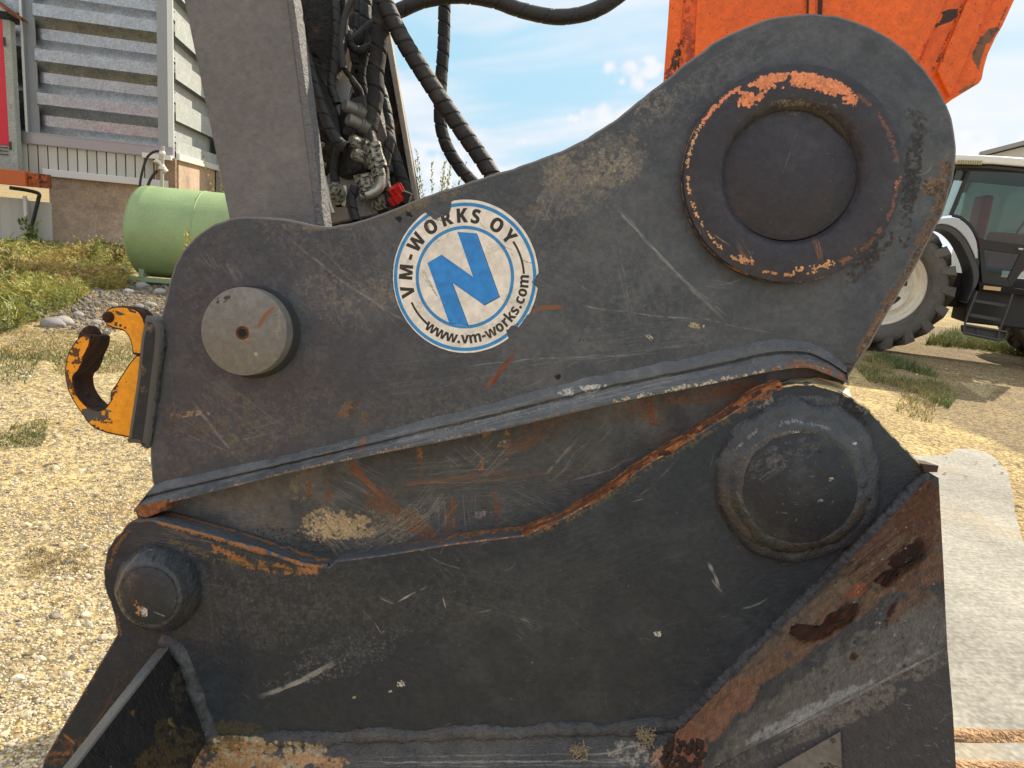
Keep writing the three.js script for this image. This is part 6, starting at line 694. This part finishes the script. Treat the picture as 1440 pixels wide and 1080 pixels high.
  const plinth = std({ map: rep(plinthT, 0.5), roughness: 0.9, bumpMap: rep(peel, 1), bumpScale: 0.006 });
  const xp = bl(72, 290).x; part('base_wall', box(xc1 - xp, yi + 0.3, 0.4, (xc1 + xp) / 2, (yi - 0.3) / 2, -0.14), plinth, B); const crk = box(0.012, 0.7, 0.004, xp + 0.02, 0.5, 0.062); part('crack', crk, darkSteel, B);
  part('base_wall', box(0.42, yLow + 0.35, 4.9, xc1 - 0.13, (yLow - 0.25) / 2, -2.85), plinth, B); part('corner_pillar', box(0.34, yLow + 0.3, 0.1, xIn + 0.15, (yLow - 0.3) / 2, 0.085), std({ map: rep(plinthT, 0.6), color: rgb(0.55, 0.5, 0.46), roughness: 0.9 }), B);
  part('flashing_end', box(0.5, 0.09, 0.18, xIn + 0.02, yLow + 0.0, 0.16), trim, B);
  // sunlit side
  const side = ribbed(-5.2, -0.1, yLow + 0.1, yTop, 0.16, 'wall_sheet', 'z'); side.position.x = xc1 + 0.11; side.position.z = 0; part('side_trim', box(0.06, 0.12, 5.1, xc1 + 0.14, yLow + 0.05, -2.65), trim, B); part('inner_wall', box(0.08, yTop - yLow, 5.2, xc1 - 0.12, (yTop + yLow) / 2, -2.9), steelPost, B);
  part('roof', box(15, 0.25, 5.4, -7.2, yTop + 0.12, -2.6), steelPost, B);
  // unseen wing behind the arm, inferred and sized for the side wall shadow edge
  part('unseen_wing', box(2.2, yTop + 0.6, 5, xc1 + 1.21, yTop / 2, -6.3), galv, B);

  // lower left: pale boards beside the base
  const low = thing('board_skirt', 'pale grey vertical boards under the red shed at the left edge', 'boarding', BF.origin, null, BF.quat); const zb = 0.5; for (let i = 0; i < 7; i++) { const a = bl(34 - i * 13, 300, zb).x, w = 0.17; part('board', box(w - 0.018, 0.95, 0.03, a, 0.42, zb, 0.005), boardMat[i % 3], low); } part('bottom_rail', box(1.6, 0.1, 0.05, bl(-10, 300, zb).x, 0.06, zb + 0.03), trim, low); part('end_panel', box(0.38, 0.9, 0.03, bl(56, 300, zb - 0.1).x, 0.42, zb - 0.12), boardMat[1], low); part('end_post', box(0.05, 1.0, 0.05, bl(37, 300, zb).x, 0.45, zb + 0.02), trim, low);
  // red shed with tin roof on an orange beam
  const zr = 0.35, shed = thing('red_shed', 'small red shed with pale corner frame and tin roof at the left edge', 'shed', BF.origin, null, BF.quat); const rl = (px, py) => bl(px, py, zr);
  const yb = rl(10, 240).y, yt = rl(10, 28).y, xr = rl(20, 130).x, xm = rl(9, 130).x; const redP = std({ color: rgb(0.62, 0.02, 0.045), roughness: 0.4 }), cream = std({ map: rep(galvT, 1), color: rgb(0.95, 0.95, 0.84), roughness: 0.7 });
  const yv = rl(6, 204).y; part('panel', box(2.2, yt - yv, 0.06, xm - 1.1, (yt + yv) / 2, zr - 0.03), redP, shed); part('frame', box(xr - xm, yt - yb, 0.08, (xr + xm) / 2, (yt + yb) / 2, zr - 0.03, 0.01), cream, shed); part('lower_panel', box(2.2, yv - yb - 0.01, 0.05, xm - 1.1, (yv + yb) / 2, zr - 0.035), cream, shed); for (let i = 0; i < 3; i++) part('vent_slat', box(0.5, 0.012, 0.03, xm - 0.28, yv - 0.04 - i * 0.06, zr + 0.0), darkSteel, shed); part('side_panel', box(0.04, yt - yb, 0.12, xr - 0.025, (yt + yb) / 2, zr - 0.12), cream, shed); for (const yy of [rl(15, 60).y, rl(15, 205).y]) part('hinge', box(0.03, 0.14, 0.03, xr - 0.1, yy, zr + 0.02), darkSteel, shed); part('back_panel', box(2.2, yt - yb, 0.03, xm - 1.1, (yt + yb) / 2, zr - 0.19), cream, shed);
  { const r0 = rl(30, 29), r1 = rl(-40, -20), gs = []; for (let i = 0; i < 9; i++) { const g = new THREE.CylinderGeometry(0.055, 0.055, Math.hypot(r1.x - r0.x, r1.y - r0.y), 12, 1, true); g.rotateZ(Math.PI / 2 - Math.atan2(r0.y - r1.y, -(r0.x - r1.x)) * 1); g.rotateZ(0); g.translate((r0.x + r1.x) / 2, (r0.y + r1.y) / 2, zr + 0.25 - i * 0.2); gs.push(g); } const q = prism([r0, r1, r1.clone().add(V3(0, 0.05, 0)), r0.clone().add(V3(0, 0.05, 0))].map((p) => V3(p.x, p.y, zr + 0.25)), V3(0, 0, -0.5)); part('roof', q, std({ map: rep(rustMap, 1), color: rgb(0.85, 0.8, 0.75), roughness: 0.8, side: THREE.DoubleSide }), shed, 'brown weathered tin roof'); }
  const beam = thing('orange_beam', 'faded orange-red steel beam under the red shed', 'beam', BF.origin, null, BF.quat); const b0 = bl(0, 238, 1.0), b1 = bl(71, 262, 0.85); part('beam_body', box(2.4, 0.26, 0.2, bl(35, 250, 1).x - 1.2, bl(20, 250, 1).y, 0.9, 0.012), std({ color: rgb(0.56, 0.13, 0.035), roughness: 0.6, bumpMap: rep(peel, 2), bumpScale: 0.004 }), beam); part('beam_end', box(bl(71, 250, 0.8).x - bl(35, 250, 1).x, 0.24, 0.16, (bl(71, 250, 0.8).x + bl(35, 250, 1).x) / 2, bl(54, 254, 0.9).y, 0.84, 0.012), std({ map: rep(rustMap, 1), color: rgb(1.1, 0.62, 0.42), roughness: 0.7 }), beam, 'darker rust-stained end');
  const dp = thing('drain_pipe', 'thin black pipe leaning against the pale boards by the base', 'pipe', BF.origin, null, BF.quat); part('pipe_body', hoseGeo([[14, 264], [40, 268], [55, 273], [54, 280], [48, 305], [41, 338]].map(([a, b]) => bl(a, b, 0.55)), 0.033, { seg: 50, ring: 10 }), rubber, dp);
  // standpipe with tap and black hose by the corner
  const zs = 0.55, sp = thing('standpipe', 'pale water standpipe with a tap and black hose at the corner of the building', 'standpipe', BF.origin, null, BF.quat); const T = (a, b) => bl(a, b, zs), pale = std({ color: rgb(0.46, 0.44, 0.36), roughness: 0.5 });
  part('pipe', hoseGeo([[229, 205], [228.5, 225], [228, 245], [228, 300]].map((q) => T(...q)), 0.032, { seg: 24, ring: 12 }), pale, sp); part('tap', [hoseGeo([[220, 226], [225, 229], [231, 238], [234, 242]].map((q) => T(...q)), 0.042, { seg: 16, ring: 10 }), hoseGeo([[217, 228], [222, 222], [226, 212]].map((q) => T(...q)), 0.024, { seg: 12, ring: 8 }), new THREE.SphereGeometry(0.06, 12, 10).translate(T(228, 216).x, T(228, 216).y, zs), new THREE.CylinderGeometry(0.07, 0.07, 0.05, 6).translate(T(228, 236).x, T(228, 236).y, zs)], std({ color: rgb(0.72, 0.70, 0.62), roughness: 0.4, metalness: 0.3 }), sp);
  part('hose', hoseGeo([[226, 213], [218, 213], [208, 220], [201, 238], [197, 258], [195, 285]].map((q) => T(...q)), 0.022, { seg: 50, ring: 10 }), rubber, sp); part('hose', hoseGeo([[221, 240], [213, 250], [208, 262], [205, 285]].map((q) => bl(...q, zs)), 0.026, { seg: 30, ring: 10 }), rubber, sp);
}

// unseen red barn added to give the galvanised front its red reflection
{ const b = thing('added_red_barn', 'unseen red barn added for its reflection in the galvanised front', 'barn', V3(-8.3, 0, 9)); const rm = std({ color: rgb(0.62, 0.06, 0.04), roughness: 0.7 }); part('wall', box(6.6, 3.7, 5, 0, 1.85, 0), rm, b); part('roof', prism([V3(-3.7, 3.6, 2.8), V3(3.7, 3.6, 2.8), V3(0, 4.7, 2.8)], V3(0, 0, -5.6)), std({ color: rgb(0.08, 0.08, 0.08), roughness: 0.7 }), b); }

// ---------------------------------------------------------------- green tank on its skid
{ const base = ground(214, 400), TF = Frame(base, new THREE.Quaternion().setFromAxisAngle(V3(0, 1, 0), 0.10)), t = thing('fuel_tank', 'pale green cylindrical fuel tank standing on a steel skid', 'tank', TF.origin, null, TF.quat);
  const zc = -0.35, c = TF.loc(230, 326, zc), xl = TF.loc(189, 326, zc).x, R = (TF.loc(215, 263, zc).y - TF.loc(215, 391, zc).y) / 2 * 0.99, L = 2.7, dome = 0.17, cy = TF.loc(215, 326, zc).y;
  const prof = [[0, 0]]; for (let i = 1; i <= 10; i++) { const a = i / 10 * Math.PI / 2; prof.push([R * Math.pow(Math.sin(a), 0.85), dome * (1 - Math.cos(a))]); } prof.push([R, dome + 0.06], [R * 1.006, dome + 0.07], [R * 1.006, dome + 0.11], [R, dome + 0.12]); prof.push([R, L - dome]); for (let i = 9; i >= 0; i--) { const a = i / 10 * Math.PI / 2; prof.push([R * Math.sin(a), L - dome * (1 - Math.cos(a))]); }
  const g = toCreasedNormals(new THREE.LatheGeometry(prof.map((p) => new THREE.Vector2(...p)), 72), 0.5); g.rotateZ(-Math.PI / 2); g.translate(xl, cy, zc);
  const gt = dataTex(512, 512, (i, j, u, v) => { const a = tileN(u, v, 4, 5, 44), b = tileN(u, v, 80, 2, 45), k = 0.92 + 0.14 * (a - 0.5) + 0.1 * (b - 0.5), d = sstep(0.66, 0.8, tileN(u, v, 12, 3, 46)) * 0.25; return [mix(156, 164, d) * k, mix(182, 170, d) * k, mix(128, 114, d) * k]; });
  const gm = std({ map: rep(gt, 1), roughness: 0.5 }); part('shell', metreUV(g), gm, t);
  const frameMat = std({ color: rgb(0.30, 0.40, 0.24), roughness: 0.55 });
  for (const zz of [zc + 0.36, zc - 0.36]) { for (const xx of [xl + 0.24, xl + L - 0.4]) part('leg', box(0.07, cy - 0.12, 0.05, xx, (cy - 0.12) / 2 + 0.08, zz, 0.005), frameMat, t); const s = part('skid', [box(L + 0.05, 0.06, 0.07, xl + L / 2, 0.06, zz, 0.006)], frameMat, t); part('skid_loop', new THREE.TorusGeometry(0.055, 0.014, 10, 24, 5).translate(xl + 0.0, 0.13, zz), frameMat, s); }
  part('cross_bar', box(0.06, 0.06, 0.8, xl + 0.24, 0.12, zc), frameMat, t);
  for (const xx of [xl + L * 0.36, xl + L * 0.66]) { const sm = new THREE.TorusGeometry(R, 0.008, 8, 64); sm.rotateY(Math.PI / 2); sm.translate(xx, cy, zc); part('weld_seam', sm, gm, t); }
  const nk = TF.loc(318, 275, zc); part('filler_neck', [cyl(0.09, 0.16, nk.x + 0.35, cy + R + 0.04, zc, 'y'), cyl(0.12, 0.04, nk.x + 0.35, cy + R + 0.12, zc, 'y')], frameMat, t);
}

// ---------------------------------------------------------------- leafy weeds
function plant(label, base, h, n, leafLen, cols, lean = 0.15) {
  const t = thing('weed_plant', label, 'weed', base), stems = [], lv = cols.map(() => []);
  for (let s = 0; s < n; s++) { const a = rr(0, 6.28), l = rr(0.3, 1) * lean, hh = h * rr(0.65, 1.05), P = [V3(rr(-0.03, 0.03), -0.02, rr(-0.03, 0.03)), V3(Math.cos(a) * l * hh * 0.35, hh * 0.5, Math.sin(a) * l * hh * 0.35), V3(Math.cos(a) * l * hh, hh, Math.sin(a) * l * hh)], c = new THREE.CatmullRomCurve3(P); stems.push(hoseGeo(P, 0.0035 + h * 0.0012, { seg: 10, ring: 5, fn: (q, b, tt) => 1 - 0.7 * tt }));
    const m = Math.round(hh / leafLen * 2.4); for (let k = 0; k < m; k++) { const tt = 0.25 + 0.75 * k / m, p = c.getPoint(Math.min(1, tt)), L = leafLen * rr(0.6, 1.1) * (1.15 - 0.5 * tt), w = L * 0.3; const g = new THREE.BufferGeometry(); g.setAttribute('position', new THREE.Float32BufferAttribute([0, 0, 0, -w, L * 0.45, 0.02 * L, 0, L * 0.5, -0.08 * L, 0, 0, 0, 0, L * 0.5, -0.08 * L, w, L * 0.45, 0.02 * L, -w, L * 0.45, 0.02 * L, 0, L, -0.25 * L, 0, L * 0.5, -0.08 * L, w, L * 0.45, 0.02 * L, 0, L * 0.5, -0.08 * L, 0, L, -0.25 * L], 3)); g.computeVertexNormals(); g.rotateX(rr(0.5, 1.3)); g.rotateY(k * 2.4 + rr(-0.4, 0.4)); g.translate(p.x, p.y, p.z); lv[Math.floor(rnd() * cols.length)].push(g); } }
  part('stem', stems, std({ color: rgb(0.16, 0.15, 0.06), roughness: 0.8 }), t); lv.forEach((l, i) => l.length && part('leaves', l, new THREE.MeshPhysicalMaterial({ color: rgb(...cols[i]), roughness: 0.7, transmission: 0.4, thickness: 0, side: THREE.DoubleSide }), t));
  return t;
}
const GRN = [[0.16, 0.26, 0.04], [0.10, 0.17, 0.035], [0.28, 0.32, 0.06]], YEL = [[0.36, 0.34, 0.08], [0.24, 0.28, 0.06], [0.40, 0.28, 0.10]];
plant('tall leafy weed rising against the sky behind the hitch', ground(606, 430), 2.1, 15, 0.085, [[0.10, 0.14, 0.03], [0.24, 0.28, 0.06], [0.34, 0.33, 0.08]], 0.2);
plant('yellow-green weed bush growing behind the green tank', (() => { const p = ground(318, 366); return p; })(), 2.05, 14, 0.11, YEL, 0.3);
plant('bright green weed at the foot of the black pipe', ground(46, 354), 0.62, 7, 0.14, GRN, 0.5);
plant('green weed against the concrete base beside the crack', ground(84, 342), 0.75, 6, 0.12, GRN, 0.4);
plant('dry brown weed against the middle of the concrete base', ground(150, 350), 0.95, 9, 0.08, [[0.36, 0.24, 0.12], [0.4, 0.31, 0.13]], 0.35);
plant('low yellowing weed bush between the base wall and the tank', ground(128, 372), 0.5, 12, 0.1, YEL, 0.6);
plant('yellow flowering weed in front of the tank beside the hitch', ground(262, 440), 1.0, 3, 0.07, [[0.55, 0.42, 0.08], [0.3, 0.3, 0.06]], 0.2);
plant('bushy yellow weed at the left edge below the boards', ground(18, 400), 0.5, 14, 0.09, YEL, 0.7);
plant('reddish-brown weed beside the left end of the tank', ground(166, 384), 0.55, 10, 0.08, [[0.24, 0.14, 0.06], [0.28, 0.22, 0.07]], 0.5);

// ---------------------------------------------------------------- tractor at the right
{ const g0 = ground(1222, 492), TR = Frame(g0, new THREE.Quaternion().setFromAxisAngle(V3(0, 1, 0), -0.30)), f = (z) => (x, y) => TR.loc(x, y, z), T = thing('tractor', 'silver and black farm tractor with a glazed cab and large rear tyres', 'tractor', TR.origin, null, TR.quat);
  const Z = Zm(1220, 180, 3.177), R = 0.93, W = 0.62, black = std({ color: rgb(0.022, 0.022, 0.023), roughness: 0.55 }), tyreM = std({ map: rep(dataTex(256, 256, (i, j, u, v) => { const a = tileN(u, v, 6, 4, 47), b = tileN(u, v, 50, 2, 48), k = 0.8 + 0.3 * a + 0.2 * (b - 0.5); return [98 * k, 95 * k, 90 * k]; }), 2), roughness: 0.9, bumpMap: rep(peel, 3), bumpScale: 0.003 }), rimM = std({ map: rep(roughT.clone(), 1), color: rgb(0.86, 0.80, 0.66), roughness: 0.55 }), silver = std({ color: rgb(0.48, 0.50, 0.52), roughness: 0.34, metalness: 0.6 });
  function wheel(par, x, z, rad, w, side) { // axle along z, outer face towards +z when side = 1
    const prof = [[0.575, -0.16], [0.60, 0.0], [0.66, 0.055], [0.75, 0.07], [0.82, 0.05], [0.865, -0.02], [0.89, -0.10], [0.90, -w / 2]]; const full = [...prof, ...prof.slice(0, -1).reverse().map(([a, b]) => [a, -w - b])].map(([a, b]) => new THREE.Vector2(a * rad / 0.98, b)); const ty = new THREE.LatheGeometry(full, 72); ty.rotateX(Math.PI / 2); const gs = [ty.toNonIndexed()];
    const lugs = []; const n = 19; for (let i = 0; i < n; i++) for (const s of [0, 1]) { const a = (i + s * 0.5) / n * 2 * Math.PI, z0 = s ? -w - 0.02 : 0.02, z1 = -w / 2 + (s ? -0.03 : 0.03), da = -0.20; const P = (ang, zz, r) => V3(Math.cos(ang) * r, Math.sin(ang) * r, zz); const ri = rad * 0.93, ro = rad * 1.0, wd = 0.088; const A = [P(a - wd, z0, ri * 0.95), P(a + wd, z0, ri * 0.95), P(a + da + wd, z1, ri), P(a + da - wd, z1, ri)], Bq = [P(a - wd * 0.8, s ? z0 : 0.045, ro * 0.972), P(a + wd * 0.8, s ? z0 : 0.045, ro * 0.972), P(a + da + wd * 0.75, z1, ro), P(a + da - wd * 0.75, z1, ro)]; const v = []; const q = (p1, p2, p3, p4) => { for (const p of [p1, p2, p3, p1, p3, p4]) v.push(p.x, p.y, p.z); }; q(...Bq); q(A[0], A[1], Bq[1], Bq[0]); q(A[1], A[2], Bq[2], Bq[1]); q(A[2], A[3], Bq[3], Bq[2]); q(A[3], A[0], Bq[0], Bq[3]);
        // shoulder run of the lug down the sidewall
        if (!s) { const e0 = [P(a - wd, 0.02, ri * 0.95), P(a + wd, 0.02, ri * 0.95)], e1 = [P(a + 0.05 - wd * 0.75, 0.074, ri * 0.835), P(a + 0.05 + wd * 0.75, 0.074, ri * 0.835)]; q(Bq[0], Bq[1], e1[1], e1[0]); q(Bq[1], e0[1], e1[1], e1[1]); q(e0[0], Bq[0], e1[0], e1[0]); }
        const g = new THREE.BufferGeometry(); g.setAttribute('position', new THREE.Float32BufferAttribute(v, 3)); g.computeVertexNormals(); lugs.push(metreUV(g)); }
    const wh = new THREE.Group(); wh.name = 'wheel'; wh.position.set(x, rad, z); if (!side) { wh.rotation.y = Math.PI; wh.position.z = z - w; } par.add(wh);
    part('tyre', [metreUV(gs[0]), ...lugs], tyreM, wh);
    const k = rad / 0.98, rim = toCreasedNormals(new THREE.LatheGeometry([[0, -0.22], [0.16, -0.22], [0.19, -0.2], [0.3, -0.16], [0.42, -0.12], [0.47, -0.16], [0.5, -0.17], [0.545, -0.06], [0.575, -0.03], [0.6, -0.03], [0.6, -0.10]].map(([a, b]) => new THREE.Vector2(a * k, b)), 64), 0.45); rim.rotateX(Math.PI / 2); part('rim', rim, rimM, wh);
    const hub = [cyl(0.13 * k, 0.12, 0, 0, -0.16, 'z', 32)]; for (let i = 0; i < 8; i++) { const a = i / 8 * 6.283; hub.push(cyl(0.018, 0.04, Math.cos(a) * 0.17 * k, Math.sin(a) * 0.17 * k, -0.18, 'z', 6)); } part('hub', hub, darkSteel, wh); const sl = []; for (let i = 0; i < 6; i++) { const a = i / 6 * 6.283 + 0.3, b = new THREE.CapsuleGeometry(0.035, 0.1, 4, 10); b.scale(1, 1, 0.2); b.rotateZ(a); b.translate(Math.cos(a) * 0.33 * k, Math.sin(a) * 0.33 * k, -0.146); sl.push(b); } part('rim_slot', sl, black, wh);
    return wh; }
  wheel(T, 0, 0, R, W, 1); wheel(T, 0, -1.75, R, W, 0); wheel(T, 2.75, -0.1, 0.66, 0.45, 1); wheel(T, 2.75, -1.8, 0.66, 0.45, 0);
  // fender: silver top, black lining
  const fz = 0.03; part('fender', plate(outline(Z([[200, 470], [260, 425], [330, 405], [400, 404], [452, 440], [486, 505], [494, 582, 1], [482, 586, 1], [466, 545], [436, 492], [390, 448], [330, 430], [265, 450], [215, 490]]), f(fz), 8), fz, 0.55, 0.012), silver, T);
  part('fender_liner', plate(outline(Z([[215, 492], [265, 452], [330, 432], [388, 450], [434, 494], [462, 545], [478, 586, 1], [498, 640], [490, 700], [462, 740], [448, 784, 1], [444, 780, 1], [468, 716], [470, 650], [448, 580], [410, 510], [360, 465], [310, 456], [255, 480]]), f(fz - 0.006), 8), fz - 0.006, 0.54, 0.01), std({ color: rgb(0.055, 0.057, 0.06), roughness: 0.5 }), T);
  // cab: roof, pillars, panes
  const cz = -0.02, cw = 1.62, c = f(cz);
  const roof = outline(Z([[240, 118], [380, 116, 1], [560, 124], [760, 140], [980, 172], [1000, 190, 1], [990, 205, 1], [700, 172, 1], [560, 160, 1], [395, 158, 1], [240, 160, 1]]), f(0.08), 4); part('roof', plate(roof, 0.08, cw + 0.2, 0.02), std({ color: rgb(0.80, 0.80, 0.77), roughness: 0.4 }), T);
  part('roof_gutter', plate(outline(Z([[395, 166, 1], [560, 168, 1], [700, 182, 1], [980, 212, 1], [980, 222, 1], [700, 196, 1], [560, 182, 1], [395, 176, 1]]), f(0.05)), 0.05, cw + 0.1, 0.004), black, T); { const gr = []; for (let i = 0; i < 11; i++) { const q = TR.loc(1220 + (402 + i * 10.5) / 3.177, 180 + (152 + i * 0.3) / 3.177, 0.11); gr.push(box(0.02, 0.055, 0.03, q.x, q.y, q.z, 0.004)); } part('roof_grille', gr, std({ color: rgb(0.45, 0.40, 0.22), roughness: 0.7 }), T); }
  const pil = (l, z = cz, t = 0.06, m = black, n = 'pillar') => part(n, plate(outline(Z(l.map((q) => [...q, 1])), f(z)), z, t, 0.006), m, T);
  for (const z of [cz, cz - cw]) { pil([[452, 178], [466, 180], [385, 392], [366, 388]], z); pil([[384, 384], [420, 392], [462, 425], [498, 480], [506, 500], [494, 500], [455, 440], [415, 405], [380, 396]], z); pil([[392, 178], [405, 178], [330, 400], [318, 400]], z - 0.3); pil([[980, 210], [1010, 210], [900, 560], [860, 560]], z); pil([[494, 496], [560, 505], [699, 520], [900, 552], [900, 566], [699, 534], [560, 520], [497, 512]], z); }
  pil([[440, 176], [700, 186], [980, 214], [980, 226], [700, 200], [440, 190]], cz, 0.07);
  const glass = new THREE.MeshPhysicalMaterial({ color: rgb(0.58, 0.65, 0.62), transmission: 1, thickness: 0, roughness: 0.02, ior: 1.5, side: THREE.DoubleSide });
  const paneAt = (l, z, n = 'pane') => part(n, plate(outline(Z(l.map((q) => [...q, 1])), f(z)), z, 0.006, 0), glass, T);
  const door = [[462, 184], [700, 200], [978, 226], [880, 556], [699, 524], [560, 508], [505, 494], [462, 424], [420, 392], [388, 386]];
  paneAt(door, cz - 0.02); paneAt(door, cz - cw - 0.03); paneAt([[400, 182], [450, 184], [372, 390], [330, 396]], cz - 0.1);
  part('rear_pane', prism(Z([[392, 182], [318, 396]]).map(([x, y]) => f(cz - 0.3)(x, y)).flatMap((p, i) => i ? [p, p.clone().add(V3(0, 0, -1.1))] : [p.clone().add(V3(0, 0, -1.1)), p]), V3(-0.004, 0, 0)), glass, T);
  // lower door: black frame with a small pane
  pil([[497, 510], [520, 514], [532, 656], [626, 676], [640, 712], [512, 692]], cz, 0.06, black, 'door_frame'); pil([[640, 712], [626, 676], [684, 560], [699, 536], [760, 545]], cz, 0.06, black, 'door_frame'); pil([[497, 510], [699, 532], [690, 566], [513, 542]], cz + 0.001, 0.062, black, 'door_frame'); paneAt([[514, 540], [688, 564], [628, 678], [530, 656]], cz - 0.02);
  part('door_handle', (() => { const q = f(cz + 0.03)(1220 + 684 / 3.177, 180 + 541 / 3.177); return box(0.06, 0.03, 0.03, q.x, q.y, q.z, 0.01); })(), std({ color: rgb(0.5, 0.5, 0.48), roughness: 0.3, metalness: 0.6 }), T);
  // inside: floor, seat, steering wheel, console
  const q = (x, y, z) => TR.loc(1220 + x / 3.177, 180 + y / 3.177, z); const red = std({ color: rgb(0.55, 0.06, 0.025), roughness: 0.6 });
  { const p = q(560, 520, -0.75); part('seat', [box(0.5, 0.14, 0.5, p.x, p.y - 0.02, p.z, 0.04), box(0.14, 0.62, 0.48, p.x - 0.24, p.y + 0.34, p.z, 0.05)], red, T); part('seat_base', box(0.3, 0.4, 0.3, p.x, p.y - 0.3, p.z), black, T); const s = new THREE.TorusGeometry(0.2, 0.018, 10, 30); s.rotateX(Math.PI / 2); s.rotateZ(0.6); s.translate(p.x + 0.62, p.y + 0.24, p.z); part('steering_wheel', s, black, T); part('steering_column', hoseGeo([V3(p.x + 0.62, p.y + 0.24, p.z), V3(p.x + 0.75, p.y - 0.1, p.z), V3(p.x + 0.8, p.y - 0.6, p.z)], 0.05, { seg: 12, ring: 10 }), black, T); part('console', box(0.5, 0.5, 0.25, p.x + 0.05, p.y - 0.1, p.z + 0.45, 0.05), std({ color: rgb(0.45, 0.09, 0.03), roughness: 0.6 }), T); part('lever', [0, 1, 2].map((i) => hoseGeo([V3(p.x + 0.1 + i * 0.09, p.y + 0.1, p.z + 0.45), V3(p.x + 0.2 + i * 0.1, p.y + 0.34, p.z + 0.42)], 0.014, { seg: 6, ring: 8 })), red, T); }  // red of seat, console and levers stands in for an orange reflection
  // underbody, tank, steps
  { const a = q(455, 720, -0.1), b = q(720, 900, -0.1); part('fuel_tank', box(b.x - a.x + 0.5, a.y - b.y + 0.06, 0.7, (a.x + b.x) / 2 + 0.28, (a.y + b.y) / 2 + 0.02, -0.5, 0.03), black, T); part('cab_sill', pil([[497, 690], [512, 690], [640, 712], [780, 735], [780, 760], [497, 725]], cz, 0.5, black, 'cab_sill').geometry.clone(), black, T); part('chassis', box(3.0, 0.5, 0.6, 1.3, 0.95, -0.9, 0.04), black, T); part('axle_housing', cyl(0.17, 1.2, 0, R, -0.9), black, T);
    const sz = 0.16, lad = (l, r) => hoseGeo(Z(l).map(([x, y]) => TR.loc(x, y, sz)), r, { seg: 20, ring: 8 }); part('step_frame', [lad([[490, 730], [462, 800], [434, 880], [430, 915]], 0.014), lad([[648, 742], [618, 830], [592, 900], [582, 945]], 0.014), lad([[430, 915], [580, 946]], 0.02), lad([[434, 880], [622, 912]], 0.018), lad([[580, 946], [612, 945], [622, 912]], 0.012), lad([[488, 885], [492, 925]], 0.01)], std({ color: rgb(0.07, 0.075, 0.075), roughness: 0.4, metalness: 0.4 }), T); for (const [l, n] of [[[[432, 884], [610, 914], [606, 944], [430, 914]], 'step'], [[[460, 828], [608, 852], [604, 868], [458, 842]], 'step'], [[[480, 766], [634, 790], [630, 802], [478, 778]], 'step']]) part(n, prism(Z(l).map(([x, y]) => TR.loc(x, y, sz - 0.04)), V3(0, 0, -0.16)), std({ color: rgb(0.06, 0.06, 0.06), roughness: 0.6 }), T);
    const m = q(556, 716, 0.04); part('marker', box(0.2, 0.05, 0.03, m.x, m.y, m.z), std({ color: rgb(0.6, 0.42, 0.2), roughness: 0.5 }), T); }
  { const h0 = q(900, 560, -0.35); part('bonnet', box(2.0, 0.75, 0.9, h0.x + 1.0, h0.y - 0.1, -0.9, 0.12), silver, T); }
}

// ---------------------------------------------------------------- hall far behind the tractor
{ const o = at(1560, 330, 48); o.y = 0; const HF2 = Frame(o, new THREE.Quaternion().setFromAxisAngle(V3(0, 1, 0), -0.5)), H = thing('far_hall', 'pale grey hall with a low gable roof far behind the tractor', 'hall', HF2.origin, null, HF2.quat); const a = HF2.loc(1388, 219, 0), b = HF2.loc(1470, 199, 0); const w = (b.x - a.x) * 2, e = a.y, r = b.y;
  part('wall', prism([V3(a.x, 0, 0), V3(a.x + w, 0, 0), V3(a.x + w, e, 0), V3(b.x, r, 0), V3(a.x, e, 0)], V3(0, 0, -30)), std({ color: rgb(0.55, 0.56, 0.54), roughness: 0.8 }), H); const roofM = std({ color: rgb(0.30, 0.31, 0.32), roughness: 0.7 }); part('roof', [prism([V3(a.x - 0.5, e - 0.1, 0.4), V3(b.x, r + 0.12, 0.4), V3(b.x, r + 0.42, 0.4), V3(a.x - 0.5, e + 0.2, 0.4)], V3(0, 0, -31)), prism([V3(a.x + w + 0.5, e - 0.1, 0.4), V3(b.x, r + 0.12, 0.4), V3(b.x, r + 0.42, 0.4), V3(a.x + w + 0.5, e + 0.2, 0.4)], V3(0, 0, -31))], roofM, H); }

// ---------------------------------------------------------------- draw
scene.traverse((o) => { if (o.isMesh) { o.castShadow = true; o.receiveShadow = true; } });
const renderer = new THREE.WebGLRenderer({ antialias: true });
renderer.setSize(1024, 768); renderer.toneMapping = THREE.LinearToneMapping; renderer.toneMappingExposure = EXPOSURE; renderer.shadowMap.enabled = true; renderer.shadowMap.type = THREE.PCFSoftShadowMap;
camera.aspect = 4 / 3; camera.updateProjectionMatrix();
renderer.render(scene, camera);
